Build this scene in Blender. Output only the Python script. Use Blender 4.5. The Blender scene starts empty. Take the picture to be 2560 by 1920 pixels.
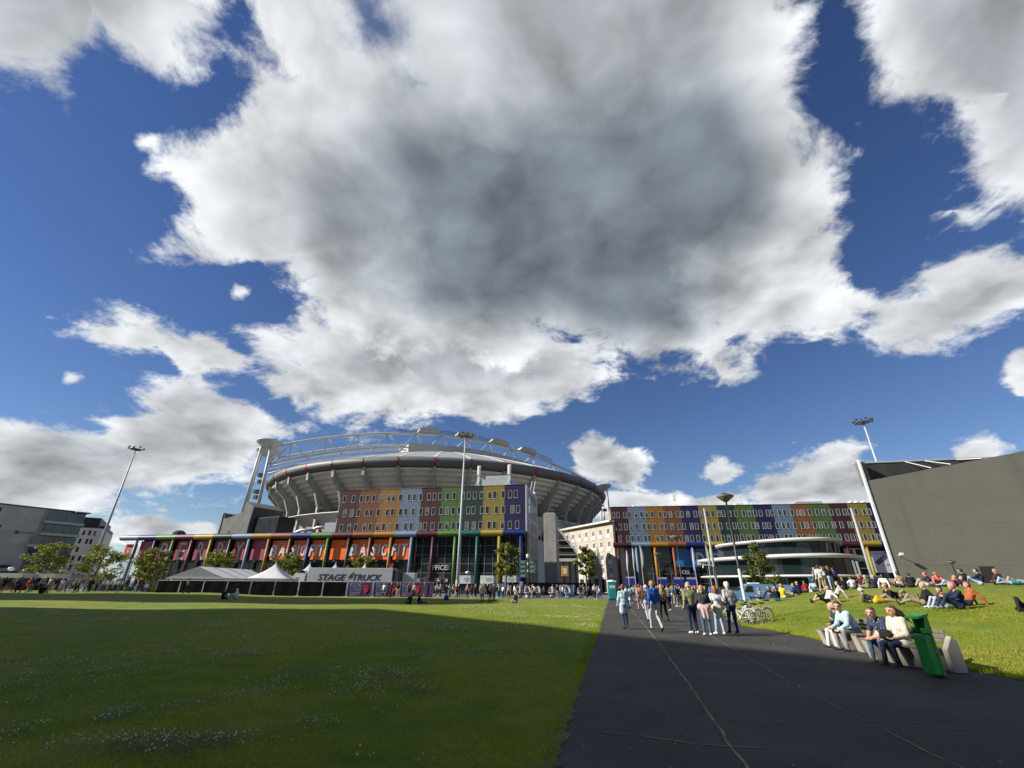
import bpy, bmesh, math, random
import numpy as np
from mathutils import Vector, Matrix

# ------------------------------------------------------------------ camera
SC = bpy.context.scene
COL = SC.collection
CAM_H = 1.63
cam_data = bpy.data.cameras.new('camera')
cam = bpy.data.objects.new('camera', cam_data)
COL.objects.link(cam)
cam_data.sensor_width = 36.0
cam_data.lens = 36.0 * 1095.0 / 2560.0
cam_data.clip_start = 0.1
cam_data.clip_end = 6000.0
cam.matrix_world = (Matrix.Translation((0, 0, CAM_H)) @ Matrix.Rotation(math.radians(90 + 24.7), 4, 'X')
                    @ Matrix.Rotation(math.radians(0.48), 4, 'Z'))
SC.camera = cam

# ------------------------------------------------------------------ light
SUN_EL = math.radians(33.0)
SUN_TO = Vector((-0.987 * math.cos(SUN_EL), -0.16 * math.cos(SUN_EL), math.sin(SUN_EL))).normalized()
sun_data = bpy.data.lights.new('sun', 'SUN')
sun_data.energy = 5.0
sun_data.angle = math.radians(0.53)
sun_data.color = (1.0, 0.93, 0.82)
sun = bpy.data.objects.new('sun', sun_data)
sun.rotation_euler = SUN_TO.to_track_quat('Z', 'Y').to_euler()
sun.location = (-60, -10, 80)
COL.objects.link(sun)

SC.view_settings.view_transform = 'Standard'
SC.view_settings.look = 'None'
SC.view_settings.exposure = 0.75
SC.view_settings.gamma = 1.0
SC.view_settings.use_curve_mapping = False
SC.cycles.use_denoising = True
SC.cycles.max_bounces = 6
SC.cycles.diffuse_bounces = 3
SC.cycles.glossy_bounces = 3
SC.cycles.transparent_max_bounces = 8
SC.cycles.sample_clamp_indirect = 4.0
SC.render.film_transparent = False


class NT:
    """Small helper to write node graphs as expressions."""
    def __init__(self, tree):
        self.t = tree
        self.n = tree.nodes
        self.l = tree.links

    def node(self, kind, **kw):
        nd = self.n.new(kind)
        for k, v in kw.items():
            setattr(nd, k, v)
        return nd

    def put(self, sock, v):
        if v is None:
            return
        if isinstance(v, bpy.types.NodeSocket):
            self.l.new(v, sock)
        else:
            sock.default_value = v

    def m(self, op, a, b=None, c=None, clamp=False):
        nd = self.node('ShaderNodeMath', operation=op, use_clamp=clamp)
        for i, v in enumerate((a, b, c)):
            self.put(nd.inputs[i], v)
        return nd.outputs[0]

    def v(self, op, a, b=None, out=0, scale=None):
        nd = self.node('ShaderNodeVectorMath', operation=op)
        self.put(nd.inputs[0], a)
        if b is not None:
            self.put(nd.inputs[1], b)
        if scale is not None:
            self.put(nd.inputs['Scale'], scale)
        return nd.outputs[out]

    def dot(self, a, b):
        return self.v('DOT_PRODUCT', a, b, out='Value')

    def rng(self, x, a, b, c=0.0, d=1.0, kind='SMOOTHSTEP'):
        nd = self.node('ShaderNodeMapRange', interpolation_type=kind)
        for i, v in enumerate((x, a, b, c, d)):
            self.put(nd.inputs[i], v)
        return nd.outputs[0]

    def mix(self, f, a, b, blend='MIX'):
        nd = self.node('ShaderNodeMix', data_type='RGBA', blend_type=blend)
        self.put(nd.inputs[0], f)
        self.put(nd.inputs[6], a)
        self.put(nd.inputs[7], b)
        return nd.outputs[2]

    def noise(self, vec, scale, detail=4.0, rough=0.5, lac=2.0, dist=0.0, out=0):
        nd = self.node('ShaderNodeTexNoise')
        self.put(nd.inputs['Vector'], vec)
        nd.inputs['Scale'].default_value = scale
        nd.inputs['Detail'].default_value = detail
        nd.inputs['Roughness'].default_value = rough
        nd.inputs['Lacunarity'].default_value = lac
        nd.inputs['Distortion'].default_value = dist
        return nd.outputs[out]

    def xyz(self, x, y, z):
        nd = self.node('ShaderNodeCombineXYZ')
        for i, v in enumerate((x, y, z)):
            self.put(nd.inputs[i], v)
        return nd.outputs[0]

    def sep(self, vec):
        nd = self.node('ShaderNodeSeparateXYZ')
        self.put(nd.inputs[0], vec)
        return nd.outputs


# ------------------------------------------------------------------ sky: clear air with cumulus clouds
# each cloud: name, direction of its middle, largest angular radius (tangent), depth of grey, ragged edge, radius by angle
CLOUDS = [
    ('low_left_band', [-0.6698, 0.739, 0.0721], 0.2075, 0.25, 0.035, [100, 97, 90, 77, 61, 46, 37, 31, 27, 24, 22, 20, 19, 18, 17, 17, 16, 16, 16, 16, 17, 17, 18, 19, 21, 23, 25, 28, 33, 39, 47, 60, 74, 81, 72, 57, 41, 33, 28, 24, 22, 20, 19, 18, 17, 17, 16, 16, 16, 16, 16, 17, 17, 18, 19, 21, 23, 26, 30, 35, 44, 57, 77, 92]),
    ('left_bank', [-0.6427, 0.7391, 0.2017], 0.2809, 0.5, 0.05, [82, 94, 100, 99, 99, 98, 92, 82, 71, 63, 57, 52, 48, 45, 43, 41, 40, 39, 38, 37, 37, 37, 38, 39, 40, 42, 43, 45, 47, 49, 52, 56, 61, 65, 72, 80, 85, 84, 80, 75, 71, 68, 64, 60, 56, 53, 50, 47, 45, 44, 42, 40, 38, 35, 32, 29, 27, 27, 27, 28, 29, 37, 48, 65]),
    ('horizon_band', [0.3407, 0.9288, 0.1456], 0.2023, 0.22, 0.02, [100, 89, 72, 53, 42, 35, 31, 28, 25, 23, 22, 21, 20, 19, 19, 18, 18, 18, 19, 19, 20, 21, 22, 24, 26, 29, 33, 38, 48, 63, 77, 84, 81, 73, 62, 46, 32, 22, 19, 18, 17, 16, 16, 16, 16, 16, 16, 16, 17, 17, 18, 18, 18, 19, 20, 21, 22, 24, 27, 36, 55, 76, 92, 99]),
    ('far_right_puff', [0.7211, 0.6644, 0.1962], 0.0386, 0.15, 0.015, [98, 100, 100, 98, 94, 89, 84, 79, 74, 71, 69, 67, 66, 65, 64, 64, 64, 65, 66, 68, 71, 75, 79, 83, 87, 90, 93, 95, 96, 96, 93, 91, 87, 84, 80, 76, 73, 70, 67, 65, 63, 61, 59, 58, 57, 56, 54, 53, 52, 51, 50, 50, 50, 51, 52, 54, 56, 60, 64, 70, 78, 84, 90, 95]),
    ('right_cumulus', [0.56, 0.8107, 0.1708], 0.1781, 0.38, 0.028, [69, 75, 79, 79, 74, 65, 57, 51, 47, 44, 42, 40, 39, 38, 37, 37, 36, 36, 36, 37, 38, 40, 42, 45, 49, 54, 61, 71, 84, 94, 100, 100, 99, 95, 85, 73, 62, 55, 52, 51, 51, 49, 46, 43, 41, 38, 36, 35, 34, 34, 35, 36, 37, 39, 40, 41, 41, 42, 44, 46, 48, 51, 56, 62]),
    ('small_puff', [0.4312, 0.8763, 0.2148], 0.0369, 0.3, 0.014, [99, 100, 100, 99, 97, 94, 89, 85, 80, 76, 71, 67, 64, 62, 60, 58, 56, 55, 54, 54, 55, 56, 58, 60, 64, 68, 74, 82, 87, 90, 92, 93, 92, 90, 87, 81, 74, 68, 64, 61, 59, 58, 58, 58, 58, 59, 60, 61, 62, 63, 64, 65, 67, 68, 71, 73, 76, 79, 82, 85, 88, 92, 95, 97]),
    ('round_cumulus', [0.2109, 0.9465, 0.2442], 0.0898, 0.42, 0.02, [90, 87, 84, 80, 75, 71, 68, 65, 61, 58, 55, 52, 51, 50, 49, 49, 49, 50, 52, 54, 56, 60, 65, 70, 75, 81, 88, 95, 99, 100, 100, 98, 94, 89, 84, 79, 75, 72, 69, 67, 66, 65, 65, 65, 65, 66, 68, 70, 71, 71, 71, 72, 74, 77, 80, 84, 88, 93, 97, 99, 100, 99, 97, 94]),
    ('edge_puff', [0.7633, 0.5769, 0.2908], 0.0377, 0.1, 0.012, [56, 58, 59, 61, 64, 66, 68, 70, 71, 73, 74, 76, 77, 78, 80, 82, 84, 85, 85, 85, 83, 81, 78, 75, 70, 66, 64, 62, 60, 60, 60, 61, 62, 65, 68, 73, 78, 83, 88, 92, 95, 98, 100, 100, 98, 95, 92, 89, 85, 81, 76, 72, 67, 64, 61, 58, 56, 54, 53, 52, 52, 53, 54, 55]),
    ('left_streak', [-0.6282, 0.6765, 0.3843], 0.1629, 0.12, 0.035, [64, 69, 68, 59, 45, 34, 26, 22, 19, 17, 16, 15, 14, 14, 13, 13, 13, 13, 13, 13, 14, 16, 18, 21, 25, 31, 40, 48, 55, 60, 67, 82, 94, 100, 89, 73, 56, 46, 39, 34, 31, 28, 26, 24, 23, 22, 21, 21, 21, 21, 21, 21, 22, 23, 24, 26, 28, 32, 37, 41, 45, 47, 51, 57]),
    ('middle_bank', [-0.2325, 0.8668, 0.4412], 0.4793, 0.55, 0.05, [70, 67, 64, 61, 58, 55, 52, 49, 45, 42, 39, 36, 34, 32, 31, 30, 29, 28, 28, 27, 27, 28, 28, 29, 32, 37, 43, 49, 53, 57, 65, 78, 91, 100, 97, 86, 72, 60, 52, 46, 42, 38, 36, 34, 32, 31, 31, 30, 30, 30, 30, 31, 31, 33, 34, 36, 39, 42, 46, 49, 53, 57, 64, 69]),
    ('right_mid', [0.6958, 0.5861, 0.4152], 0.1605, 0.3, 0.035, [76, 74, 70, 64, 60, 55, 52, 50, 48, 45, 43, 41, 39, 39, 38, 38, 38, 38, 37, 37, 38, 38, 39, 40, 41, 42, 43, 54, 66, 82, 92, 100, 98, 90, 81, 73, 65, 59, 55, 53, 53, 53, 53, 51, 49, 46, 44, 42, 39, 35, 30, 27, 28, 29, 30, 32, 35, 40, 49, 59, 68, 71, 73, 75]),
    ('right_wisp', [0.6817, 0.5017, 0.5326], 0.0521, 0.05, 0.03, [95, 91, 85, 78, 72, 68, 65, 62, 60, 58, 57, 57, 58, 59, 61, 63, 67, 72, 78, 83, 88, 91, 94, 95, 96, 95, 93, 90, 86, 82, 79, 76, 73, 70, 66, 63, 61, 59, 58, 58, 59, 59, 60, 60, 61, 62, 62, 63, 63, 64, 65, 67, 69, 72, 75, 79, 83, 88, 94, 98, 100, 100, 99, 98]),
    ('left_puff', [-0.5186, 0.6899, 0.5051], 0.0224, 0.05, 0.012, [87, 89, 92, 93, 95, 95, 96, 96, 95, 93, 92, 89, 87, 85, 83, 81, 78, 76, 74, 73, 72, 73, 73, 74, 75, 75, 76, 78, 79, 81, 83, 86, 89, 93, 95, 97, 99, 100, 100, 100, 98, 96, 93, 90, 88, 86, 83, 81, 79, 77, 76, 76, 76, 76, 77, 77, 78, 78, 78, 79, 79, 80, 81, 84]),
    ('left_puff_b', [-0.5922, 0.481, 0.6465], 0.0194, 0.05, 0.012, [56, 58, 60, 63, 66, 70, 76, 81, 86, 91, 95, 99, 100, 100, 97, 93, 89, 84, 79, 73, 68, 65, 62, 60, 59, 58, 57, 57, 56, 56, 56, 57, 58, 59, 61, 65, 69, 75, 80, 85, 89, 92, 94, 96, 97, 95, 90, 86, 82, 77, 73, 68, 63, 59, 56, 53, 52, 51, 50, 51, 51, 52, 53, 54]),
    ('left_puff_c', [-0.7089, 0.6403, 0.2958], 0.0125, 0.05, 0.01, [88, 91, 94, 96, 98, 99, 100, 100, 99, 97, 94, 91, 89, 86, 84, 81, 79, 76, 75, 74, 75, 75, 76, 77, 78, 79, 79, 80, 82, 83, 84, 87, 89, 92, 94, 95, 97, 98, 98, 99, 99, 99, 98, 97, 96, 94, 92, 90, 87, 84, 81, 80, 79, 78, 78, 78, 78, 79, 79, 79, 80, 81, 82, 84]),
    ('right_top', [0.6835, 0.3791, 0.6238], 0.3246, 0.55, 0.05, [29, 29, 29, 30, 31, 33, 36, 40, 44, 48, 51, 54, 58, 62, 66, 71, 74, 77, 77, 75, 72, 67, 64, 61, 59, 56, 53, 51, 50, 49, 49, 49, 50, 52, 53, 55, 56, 58, 59, 61, 64, 68, 74, 80, 86, 90, 95, 99, 100, 96, 85, 72, 61, 54, 50, 45, 37, 30, 26, 25, 25, 25, 27, 28]),
    ('left_top', [-0.5908, 0.3367, 0.7332], 0.2547, 0.5, 0.05, [63, 67, 71, 75, 78, 79, 81, 84, 87, 92, 99, 100, 91, 75, 63, 56, 54, 52, 49, 44, 38, 33, 29, 27, 26, 28, 31, 34, 36, 37, 39, 41, 43, 45, 46, 46, 47, 49, 51, 53, 56, 58, 60, 63, 66, 70, 74, 79, 82, 80, 74, 69, 65, 62, 60, 58, 57, 56, 55, 55, 55, 56, 57, 60]),
    ('great_cloud', [0.0393, 0.667, 0.744], 0.8793, 0.95, 0.075, [94, 100, 77, 72, 68, 65, 61, 58, 55, 53, 51, 49, 48, 47, 47, 46, 44, 43, 44, 46, 49, 53, 58, 61, 65, 72, 75, 82, 94, 88, 81, 76, 72, 71, 68, 66, 65, 63, 64, 67, 71, 72, 70, 69, 68, 68, 69, 68, 68, 68, 69, 70, 70, 71, 73, 73, 72, 72, 71, 69, 72, 77, 84, 93]),
    ('hole_a', [-0.2505, 0.4203, 0.8721], 0.0758, 0, 0.03, [59, 58, 58, 58, 59, 60, 62, 64, 67, 69, 71, 73, 75, 76, 77, 78, 79, 78, 77, 76, 75, 74, 73, 72, 72, 72, 74, 77, 81, 86, 91, 96, 99, 100, 98, 95, 90, 84, 78, 73, 68, 64, 64, 66, 69, 72, 74, 76, 78, 79, 80, 80, 79, 79, 79, 78, 76, 75, 73, 71, 68, 65, 62, 60]),
    ('hole_b', [-0.1772, 0.5054, 0.8445], 0.049, 0, 0.03, [98, 100, 100, 98, 94, 91, 87, 83, 78, 74, 68, 64, 60, 56, 53, 50, 47, 45, 43, 42, 42, 42, 43, 44, 45, 48, 51, 55, 59, 64, 69, 74, 80, 83, 84, 85, 83, 82, 79, 75, 70, 65, 61, 58, 57, 55, 55, 55, 55, 56, 56, 57, 58, 59, 61, 63, 65, 68, 72, 78, 83, 88, 92, 95]),
]


def build_sky():
    w = bpy.data.worlds.new('World')
    SC.world = w
    w.use_nodes = True
    t = w.node_tree
    t.nodes.clear()
    N = NT(t)
    out = N.node('ShaderNodeOutputWorld')
    bg = N.node('ShaderNodeBackground')
    bg.inputs['Strength'].default_value = 0.1
    N.l.new(bg.outputs[0], out.inputs[0])
    sky = N.node('ShaderNodeTexSky')
    sky.sky_type = 'NISHITA'
    sky.sun_disc = False
    sky.sun_elevation = SUN_EL
    sky.sun_rotation = math.atan2(SUN_TO.x, SUN_TO.y)
    sky.altitude = 0.0
    sky.air_density = 1.0
    sky.dust_density = 0.0
    sky.ozone_density = 3.0
    d = N.v('NORMALIZE', N.node('ShaderNodeTexCoord').outputs['Generated'])
    dz = N.sep(d)[2]
    # the same air seen by the lens: a little deeper in colour high up
    hsv = N.node('ShaderNodeHueSaturation')
    hsv.inputs['Hue'].default_value = 0.513
    hsv.inputs['Saturation'].default_value = 1.16
    hsv.inputs['Value'].default_value = 0.56
    N.l.new(sky.outputs[0], hsv.inputs['Color'])
    # pale moist air low over the horizon
    col = N.mix(N.m('MULTIPLY', N.rng(dz, 0.08, -0.01), 0.65), hsv.outputs[0], (2.1, 2.75, 3.6, 1))
    # noise grows finer towards the horizon, as clouds do with distance
    q = N.v('SCALE', d, scale=N.m('DIVIDE', 1.0, N.m('ADD', N.m('MAXIMUM', dz, 0.0), 0.42)))
    warp = N.noise(q, 3.0, 3.0, 0.5, out=1)
    warp = N.v('SCALE', N.v('SUBTRACT', warp, (0.5, 0.5, 0.5)), scale=0.16)
    qw = N.v('ADD', q, warp)
    big = N.noise(qw, 6.5, 12.0, 0.63)
    lump = N.noise(qw, 2.6, 7.0, 0.52)
    side = N.noise(N.v('ADD', qw, (-0.045, -0.006, 0.04)), 4.5, 4.0, 0.5)
    base = N.noise(qw, 4.5, 4.0, 0.5)
    relief = N.m('SUBTRACT', base, side)           # sunlit against shaded sides of each swelling
    nb = N.m('SUBTRACT', big, 0.5)
    nl = N.m('SUBTRACT', lump, 0.5)
    holes = None
    geo = {}
    def polar(c, rm, prof):
        c = Vector(c).normalized()
        e1 = c.cross(Vector((0, 0, 1))).normalized()
        e2 = e1.cross(c)
        dc = N.m('MAXIMUM', N.dot(d, tuple(c)), 0.02)
        u = N.m('DIVIDE', N.dot(d, tuple(e1)), dc)
        v = N.m('DIVIDE', N.dot(d, tuple(e2)), dc)
        r = N.v('LENGTH', N.xyz(u, v, 0.0), out='Value')
        th = N.m('MULTIPLY_ADD', N.m('ARCTAN2', v, u), 1 / (2 * math.pi), 0.5)
        fc = N.node('ShaderNodeFloatCurve')
        cv = fc.mapping.curves[0]
        vals = [p / 100.0 for p in prof]
        k = len(vals)
        cv.points[0].location = (0.0, vals[0])
        cv.points[1].location = (1.0, vals[0])
        for i in range(1, k):
            cv.points.new(i / k, vals[i])
        fc.mapping.update()
        N.put(fc.inputs['Value'], th)
        R = N.m('MULTIPLY', fc.outputs[0], rm)
        return N.m('SUBTRACT', R, r), R
    for name, c, rm, dark, edge, prof in CLOUDS:
        if name.startswith('hole'):
            f, R = polar(c, rm, prof)
            h = N.m('MULTIPLY', N.rng(N.m('ADD', f, N.m('MULTIPLY', nb, edge * 7)), -0.03, 0.05), 0.9 if name == 'hole_a' else 0.6)
            holes = h if holes is None else N.m('MAXIMUM', holes, h)
    for name, c, rm, dark, edge, prof in CLOUDS:
        if name.startswith('hole'):
            continue
        f, R = polar(c, rm, prof)
        f2 = N.m('ADD', f, N.m('MULTIPLY_ADD', nb, edge * 7.5, N.m('MULTIPLY', nl, edge * 2.0)))
        a = N.rng(f2, -edge * (0.1 if dark > 0.9 else 0.4), edge * (1.15 if dark > 0.9 else 0.95))
        if name == 'great_cloud':
            a = N.m('MULTIPLY', a, N.m('SUBTRACT', 1.0, holes))
        # thickness: white rim, grey where the cloud is deep
        tt = N.m('ADD', N.m('DIVIDE', f, 0.62 * rm), N.m('MULTIPLY_ADD', nl, 1.5, N.m('MULTIPLY', nb, 0.3)))
        g = N.m('MULTIPLY', N.rng(tt, -0.25, 0.85), dark)
        if name == 'great_cloud':
            # broad grey base of the great cloud, thickest low in its middle
            def lobe(v, w, lo, hi):
                dd = N.m('ADD', N.dot(d, tuple(Vector(v).normalized())), N.m('MULTIPLY_ADD', nl, 0.10, N.m('MULTIPLY', nb, 0.035)))
                return N.m('MULTIPLY', N.rng(dd, lo, hi), w)
            s1 = N.m('ADD', lobe((-0.10, 0.815, 0.565), 0.42, 0.895, 0.985), N.m('ADD', lobe((0.22, 0.80, 0.56), 0.34, 0.89, 0.985), lobe((0.19, 0.85, 0.50), 0.34, 0.945, 0.992)))
            s2 = N.m('ADD', lobe((0.24, 0.50, 0.83), 0.40, 0.86, 0.99), lobe((-0.30, 0.68, 0.65), 0.18, 0.93, 0.99))
            g = N.m('ADD', N.m('MULTIPLY', g, 0.26), N.m('ADD', s1, s2))
            g = N.m('MULTIPLY', g, N.m('MULTIPLY_ADD', nl, 0.6, 1.0))
            g = N.m('MULTIPLY', N.m('MAXIMUM', N.m('MINIMUM', g, 0.92), 0.0), N.rng(f, 0.0, 0.2))
        bright = N.m('MAXIMUM', N.m('ADD', N.m('MULTIPLY_ADD', relief, 2.2, 1.0), N.m('MULTIPLY', nb, 0.22)), 0.5)
        cc = N.mix(g, (4.9, 5.05, 5.2, 1), (0.84, 1.04, 1.30, 1))
        cc = N.mix(1.0, cc, N.xyz(bright, bright, bright), 'MULTIPLY')
        col = N.mix(a, col, cc)
    # broken cloud over the rest of the sky
    fwd = N.dot(d, (0.0, 0.908, 0.418))
    rest = N.m('MULTIPLY', N.rng(N.m('ADD', lump, N.m('MULTIPLY', nb, 0.4)), 0.5, 0.62), N.rng(fwd, 0.42, 0.2))
    rest = N.m('MULTIPLY', rest, N.rng(dz, 0.0, 0.08))
    cc = N.mix(N.rng(lump, 0.52, 0.72), (4.6, 4.7, 4.8, 1), (1.6, 1.7, 1.8, 1))
    col = N.mix(rest, col, cc)
    N.l.new(col, bg.inputs['Color'])
    w.cycles.sampling_method = 'MANUAL'
    w.cycles.sample_map_resolution = 512


build_sky()

# ------------------------------------------------------------------ materials
MATS = {}


def mat(name, col, rough=0.6, var=0.12, scale=6.0, bump=0.0, metal=0.0, spec=0.5, dirt=None, coords='Object'):
    """Principled material with cloudy colour variation (and optional darker soiling and fine relief)."""
    if name in MATS:
        return MATS[name]
    m = bpy.data.materials.new(name)
    m.use_nodes = True
    N = NT(m.node_tree)
    b = N.n['Principled BSDF']
    tc = N.node('ShaderNodeTexCoord').outputs[coords]
    n1 = N.noise(tc, scale, 5.0, 0.6)
    lo = [c * (1 - var) for c in col]
    hi = [min(1.0, c * (1 + var)) for c in col]
    base = N.mix(N.rng(n1, 0.3, 0.7), (*lo, 1), (*hi, 1))
    if dirt:
        n2 = N.noise(N.v('MULTIPLY', tc, (1.0, 1.0, dirt[2])), dirt[1], 5.0, 0.65)
        base = N.mix(N.m('MULTIPLY', N.rng(n2, 0.48, 0.75), dirt[0]), base, (col[0] * .35, col[1] * .35, col[2] * .35, 1))
    N.put(b.inputs['Base Color'], base)
    b.inputs['Roughness'].default_value = rough
    b.inputs['Metallic'].default_value = metal
    b.inputs['Specular IOR Level'].default_value = spec
    if bump:
        bn = N.node('ShaderNodeBump')
        bn.inputs['Strength'].default_value = bump
        bn.inputs['Distance'].default_value = 0.02
        N.put(bn.inputs['Height'], N.noise(tc, scale * 6, 4.0, 0.6))
        N.l.new(bn.outputs[0], b.inputs['Normal'])
    MATS[name] = m
    return m


def glass_mat(name, col, rough=0.06, var=0.5, scale=0.35, spec=0.5, blinds=False):
    """Window glass over a dim room: dark, patchy from pane to pane, mirror-like at a slant."""
    if name in MATS:
        return MATS[name]
    m = bpy.data.materials.new(name)
    m.use_nodes = True
    N = NT(m.node_tree)
    b = N.n['Principled BSDF']
    tc = N.node('ShaderNodeTexCoord').outputs['Object']
    oi = N.node('ShaderNodeObjectInfo').outputs['Random']
    n1 = N.noise(tc, scale, 3.0, 0.5)
    f = N.m('ADD', N.m('MULTIPLY', n1, 0.6), N.m('MULTIPLY', oi, 0.4))
    gc = N.mix(f, tuple(c * (1 - var) for c in col) + (1,), tuple(c * (1 + var) for c in col) + (1,))
    if blinds:
        zz = N.sep(tc)[2]
        drop = N.m('MULTIPLY_ADD', N.m('FRACT', N.m('MULTIPLY', oi, 7.3)), 1.6, -0.8)
        on = N.m('MULTIPLY', N.m('GREATER_THAN', zz, drop), N.m('GREATER_THAN', oi, 0.62))
        gc = N.mix(N.m('MULTIPLY', on, 0.85), gc, (0.14, 0.15, 0.15, 1))
    N.put(b.inputs['Base Color'], gc)
    b.inputs['Roughness'].default_value = rough
    b.inputs['Specular IOR Level'].default_value = spec
    b.inputs['IOR'].default_value = 1.5
    bn = N.node('ShaderNodeBump')
    bn.inputs['Strength'].default_value = 0.04
    bn.inputs['Distance'].default_value = 0.3
    N.put(bn.inputs['Height'], N.noise(tc, 0.6, 2.0, 0.5))
    N.l.new(bn.outputs[0], b.inputs['Normal'])
    MATS[name] = m
    return m


# ------------------------------------------------------------------ mesh building
class MB:
    def __init__(self):
        self.v = []
        self.f = []
        self.mi = []

    def add(self, vs, fs, mi=0):
        o = len(self.v)
        self.v.extend(tuple(p) for p in vs)
        for f in fs:
            self.f.append(tuple(i + o for i in f))
            self.mi.append(mi)
        return self

    def box(self, x0, x1, y0, y1, z0, z1, mi=0):
        return self.add([(x0, y0, z0), (x1, y0, z0), (x1, y1, z0), (x0, y1, z0), (x0, y0, z1), (x1, y0, z1), (x1, y1, z1), (x0, y1, z1)],
                        [(0, 3, 2, 1), (4, 5, 6, 7), (0, 1, 5, 4), (1, 2, 6, 5), (2, 3, 7, 6), (3, 0, 4, 7)], mi)

    def bev(self, x0, x1, y0, y1, z0, z1, b=0.02, mi=0):
        """Box with chamfered edges."""
        cx, cy, cz = (x0 + x1) / 2, (y0 + y1) / 2, (z0 + z1) / 2
        hx, hy, hz = (x1 - x0) / 2, (y1 - y0) / 2, (z1 - z0) / 2
        b = min(b, hx * .9, hy * .9, hz * .9)
        vs, ix = [], {}
        for sx in (-1, 1):
            for sy in (-1, 1):
                for sz in (-1, 1):
                    for a in range(3):
                        h = [hx - b, hy - b, hz - b]
                        h[a] += b
                        ix[(sx, sy, sz, a)] = len(vs)
                        vs.append((cx + sx * h[0], cy + sy * h[1], cz + sz * h[2]))
        fs = []
        for a in range(3):
            o = [k for k in range(3) if k != a]
            for s in (-1, 1):
                q = []
                for p, r in ((-1, -1), (1, -1), (1, 1), (-1, 1)):
                    k = [0, 0, 0]
                    k[a] = s; k[o[0]] = p; k[o[1]] = r
                    q.append(ix[(*k, a)])
                flip = (s > 0) == (a == 1)
                fs.append(tuple(reversed(q)) if flip else tuple(q))
        for a in range(3):
            o = [k for k in range(3) if k != a]
            for p in (-1, 1):
                for r in (-1, 1):
                    k0 = [0, 0, 0]; k1 = [0, 0, 0]
                    k0[a] = -1; k1[a] = 1
                    for k in (k0, k1):
                        k[o[0]] = p; k[o[1]] = r
                    q = [ix[(*k0, o[0])], ix[(*k1, o[0])], ix[(*k1, o[1])], ix[(*k0, o[1])]]
                    flip = (p * r > 0) == (a != 1)
                    fs.append(tuple(q) if not flip else tuple(reversed(q)))
        for sx in (-1, 1):
            for sy in (-1, 1):
                for sz in (-1, 1):
                    q = [ix[(sx, sy, sz, a)] for a in range(3)]
                    fs.append(tuple(q) if sx * sy * sz > 0 else tuple(reversed(q)))
        return self.add(vs, fs, mi)

    def tube(self, pts, rad, seg=8, cap=True, mi=0):
        """Round bar along a polyline; rad a number or one per point."""
        pts = [Vector(p) for p in pts]
        n = len(pts)
        if not hasattr(rad, '__len__'):
            rad = [rad] * n
        vs, fs = [], []
        up = None
        for i, p in enumerate(pts):
            t = (pts[min(i + 1, n - 1)] - pts[max(i - 1, 0)]).normalized()
            if up is None:
                up = Vector((0, 0, 1)) if abs(t.z) < .9 else Vector((1, 0, 0))
            a = t.cross(up).normalized()
            up = a.cross(t).normalized()
            for k in range(seg):
                th = 2 * math.pi * k / seg
                vs.append(p + (a * math.cos(th) + up * math.sin(th)) * rad[i])
        for i in range(n - 1):
            for k in range(seg):
                k2 = (k + 1) % seg
                fs.append((i * seg + k, i * seg + k2, (i + 1) * seg + k2, (i + 1) * seg + k))
        if cap:
            fs.append(tuple(reversed(range(seg))))
            fs.append(tuple(range((n - 1) * seg, n * seg)))
        return self.add(vs, fs, mi)

    def bar(self, a, b, w, h=None, mi=0):
        """Straight bar of rectangular section between two points."""
        h = h or w
        a, b = Vector(a), Vector(b)
        t = (b - a).normalized()
        s = t.cross(Vector((0, 0, 1)) if abs(t.z) < .95 else Vector((0, 1, 0))).normalized()
        u = s.cross(t)
        vs = []
        for p in (a, b):
            for i, j in ((-1, -1), (1, -1), (1, 1), (-1, 1)):
                vs.append(p + s * (i * w / 2) + u * (j * h / 2))
        return self.add(vs, [(0, 1, 2, 3), (7, 6, 5, 4), (0, 4, 5, 1), (1, 5, 6, 2), (2, 6, 7, 3), (3, 7, 4, 0)], mi)

    def lathe(self, prof, c=(0, 0, 0), seg=16, mi=0, cap=True):
        """Profile of (radius, z) turned about a vertical axis through c."""
        vs, fs = [], []
        n = len(prof)
        for r, z in prof:
            for k in range(seg):
                th = 2 * math.pi * k / seg
                vs.append((c[0] + r * math.cos(th), c[1] + r * math.sin(th), c[2] + z))
        for i in range(n - 1):
            for k in range(seg):
                k2 = (k + 1) % seg
                fs.append((i * seg + k, i * seg + k2, (i + 1) * seg + k2, (i + 1) * seg + k))
        if cap:
            fs.append(tuple(reversed(range(seg))))
            fs.append(tuple(range((n - 1) * seg, n * seg)))
        return self.add(vs, fs, mi)

    def prism(self, poly, y0, y1, mi=0):
        """Polygon in (x, z) given anticlockwise as seen from -y, made thick from y0 to y1."""
        n = len(poly)
        vs = [(x, y0, z) for x, z in poly] + [(x, y1, z) for x, z in poly]
        fs = [tuple(range(n)), tuple(reversed(range(n, 2 * n)))]
        for i in range(n):
            j = (i + 1) % n
            fs.append((i, i + n, j + n, j))
        return self.add(vs, fs, mi)

    def slab(self, poly, z0, z1, mi=0):
        """Polygon in plan (anticlockwise from above) made thick from z0 to z1."""
        n = len(poly)
        vs = [(x, y, z0) for x, y in poly] + [(x, y, z1) for x, y in poly]
        fs = [tuple(reversed(range(n))), tuple(range(n, 2 * n))]
        for i in range(n):
            j = (i + 1) % n
            fs.append((i, j, j + n, i + n))
        return self.add(vs, fs, mi)

    def mesh(self, name):
        me = bpy.data.meshes.new(name)
        me.from_pydata(self.v, [], self.f)
        if any(self.mi):
            me.polygons.foreach_set('material_index', self.mi)
        me.update()
        return me

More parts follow.
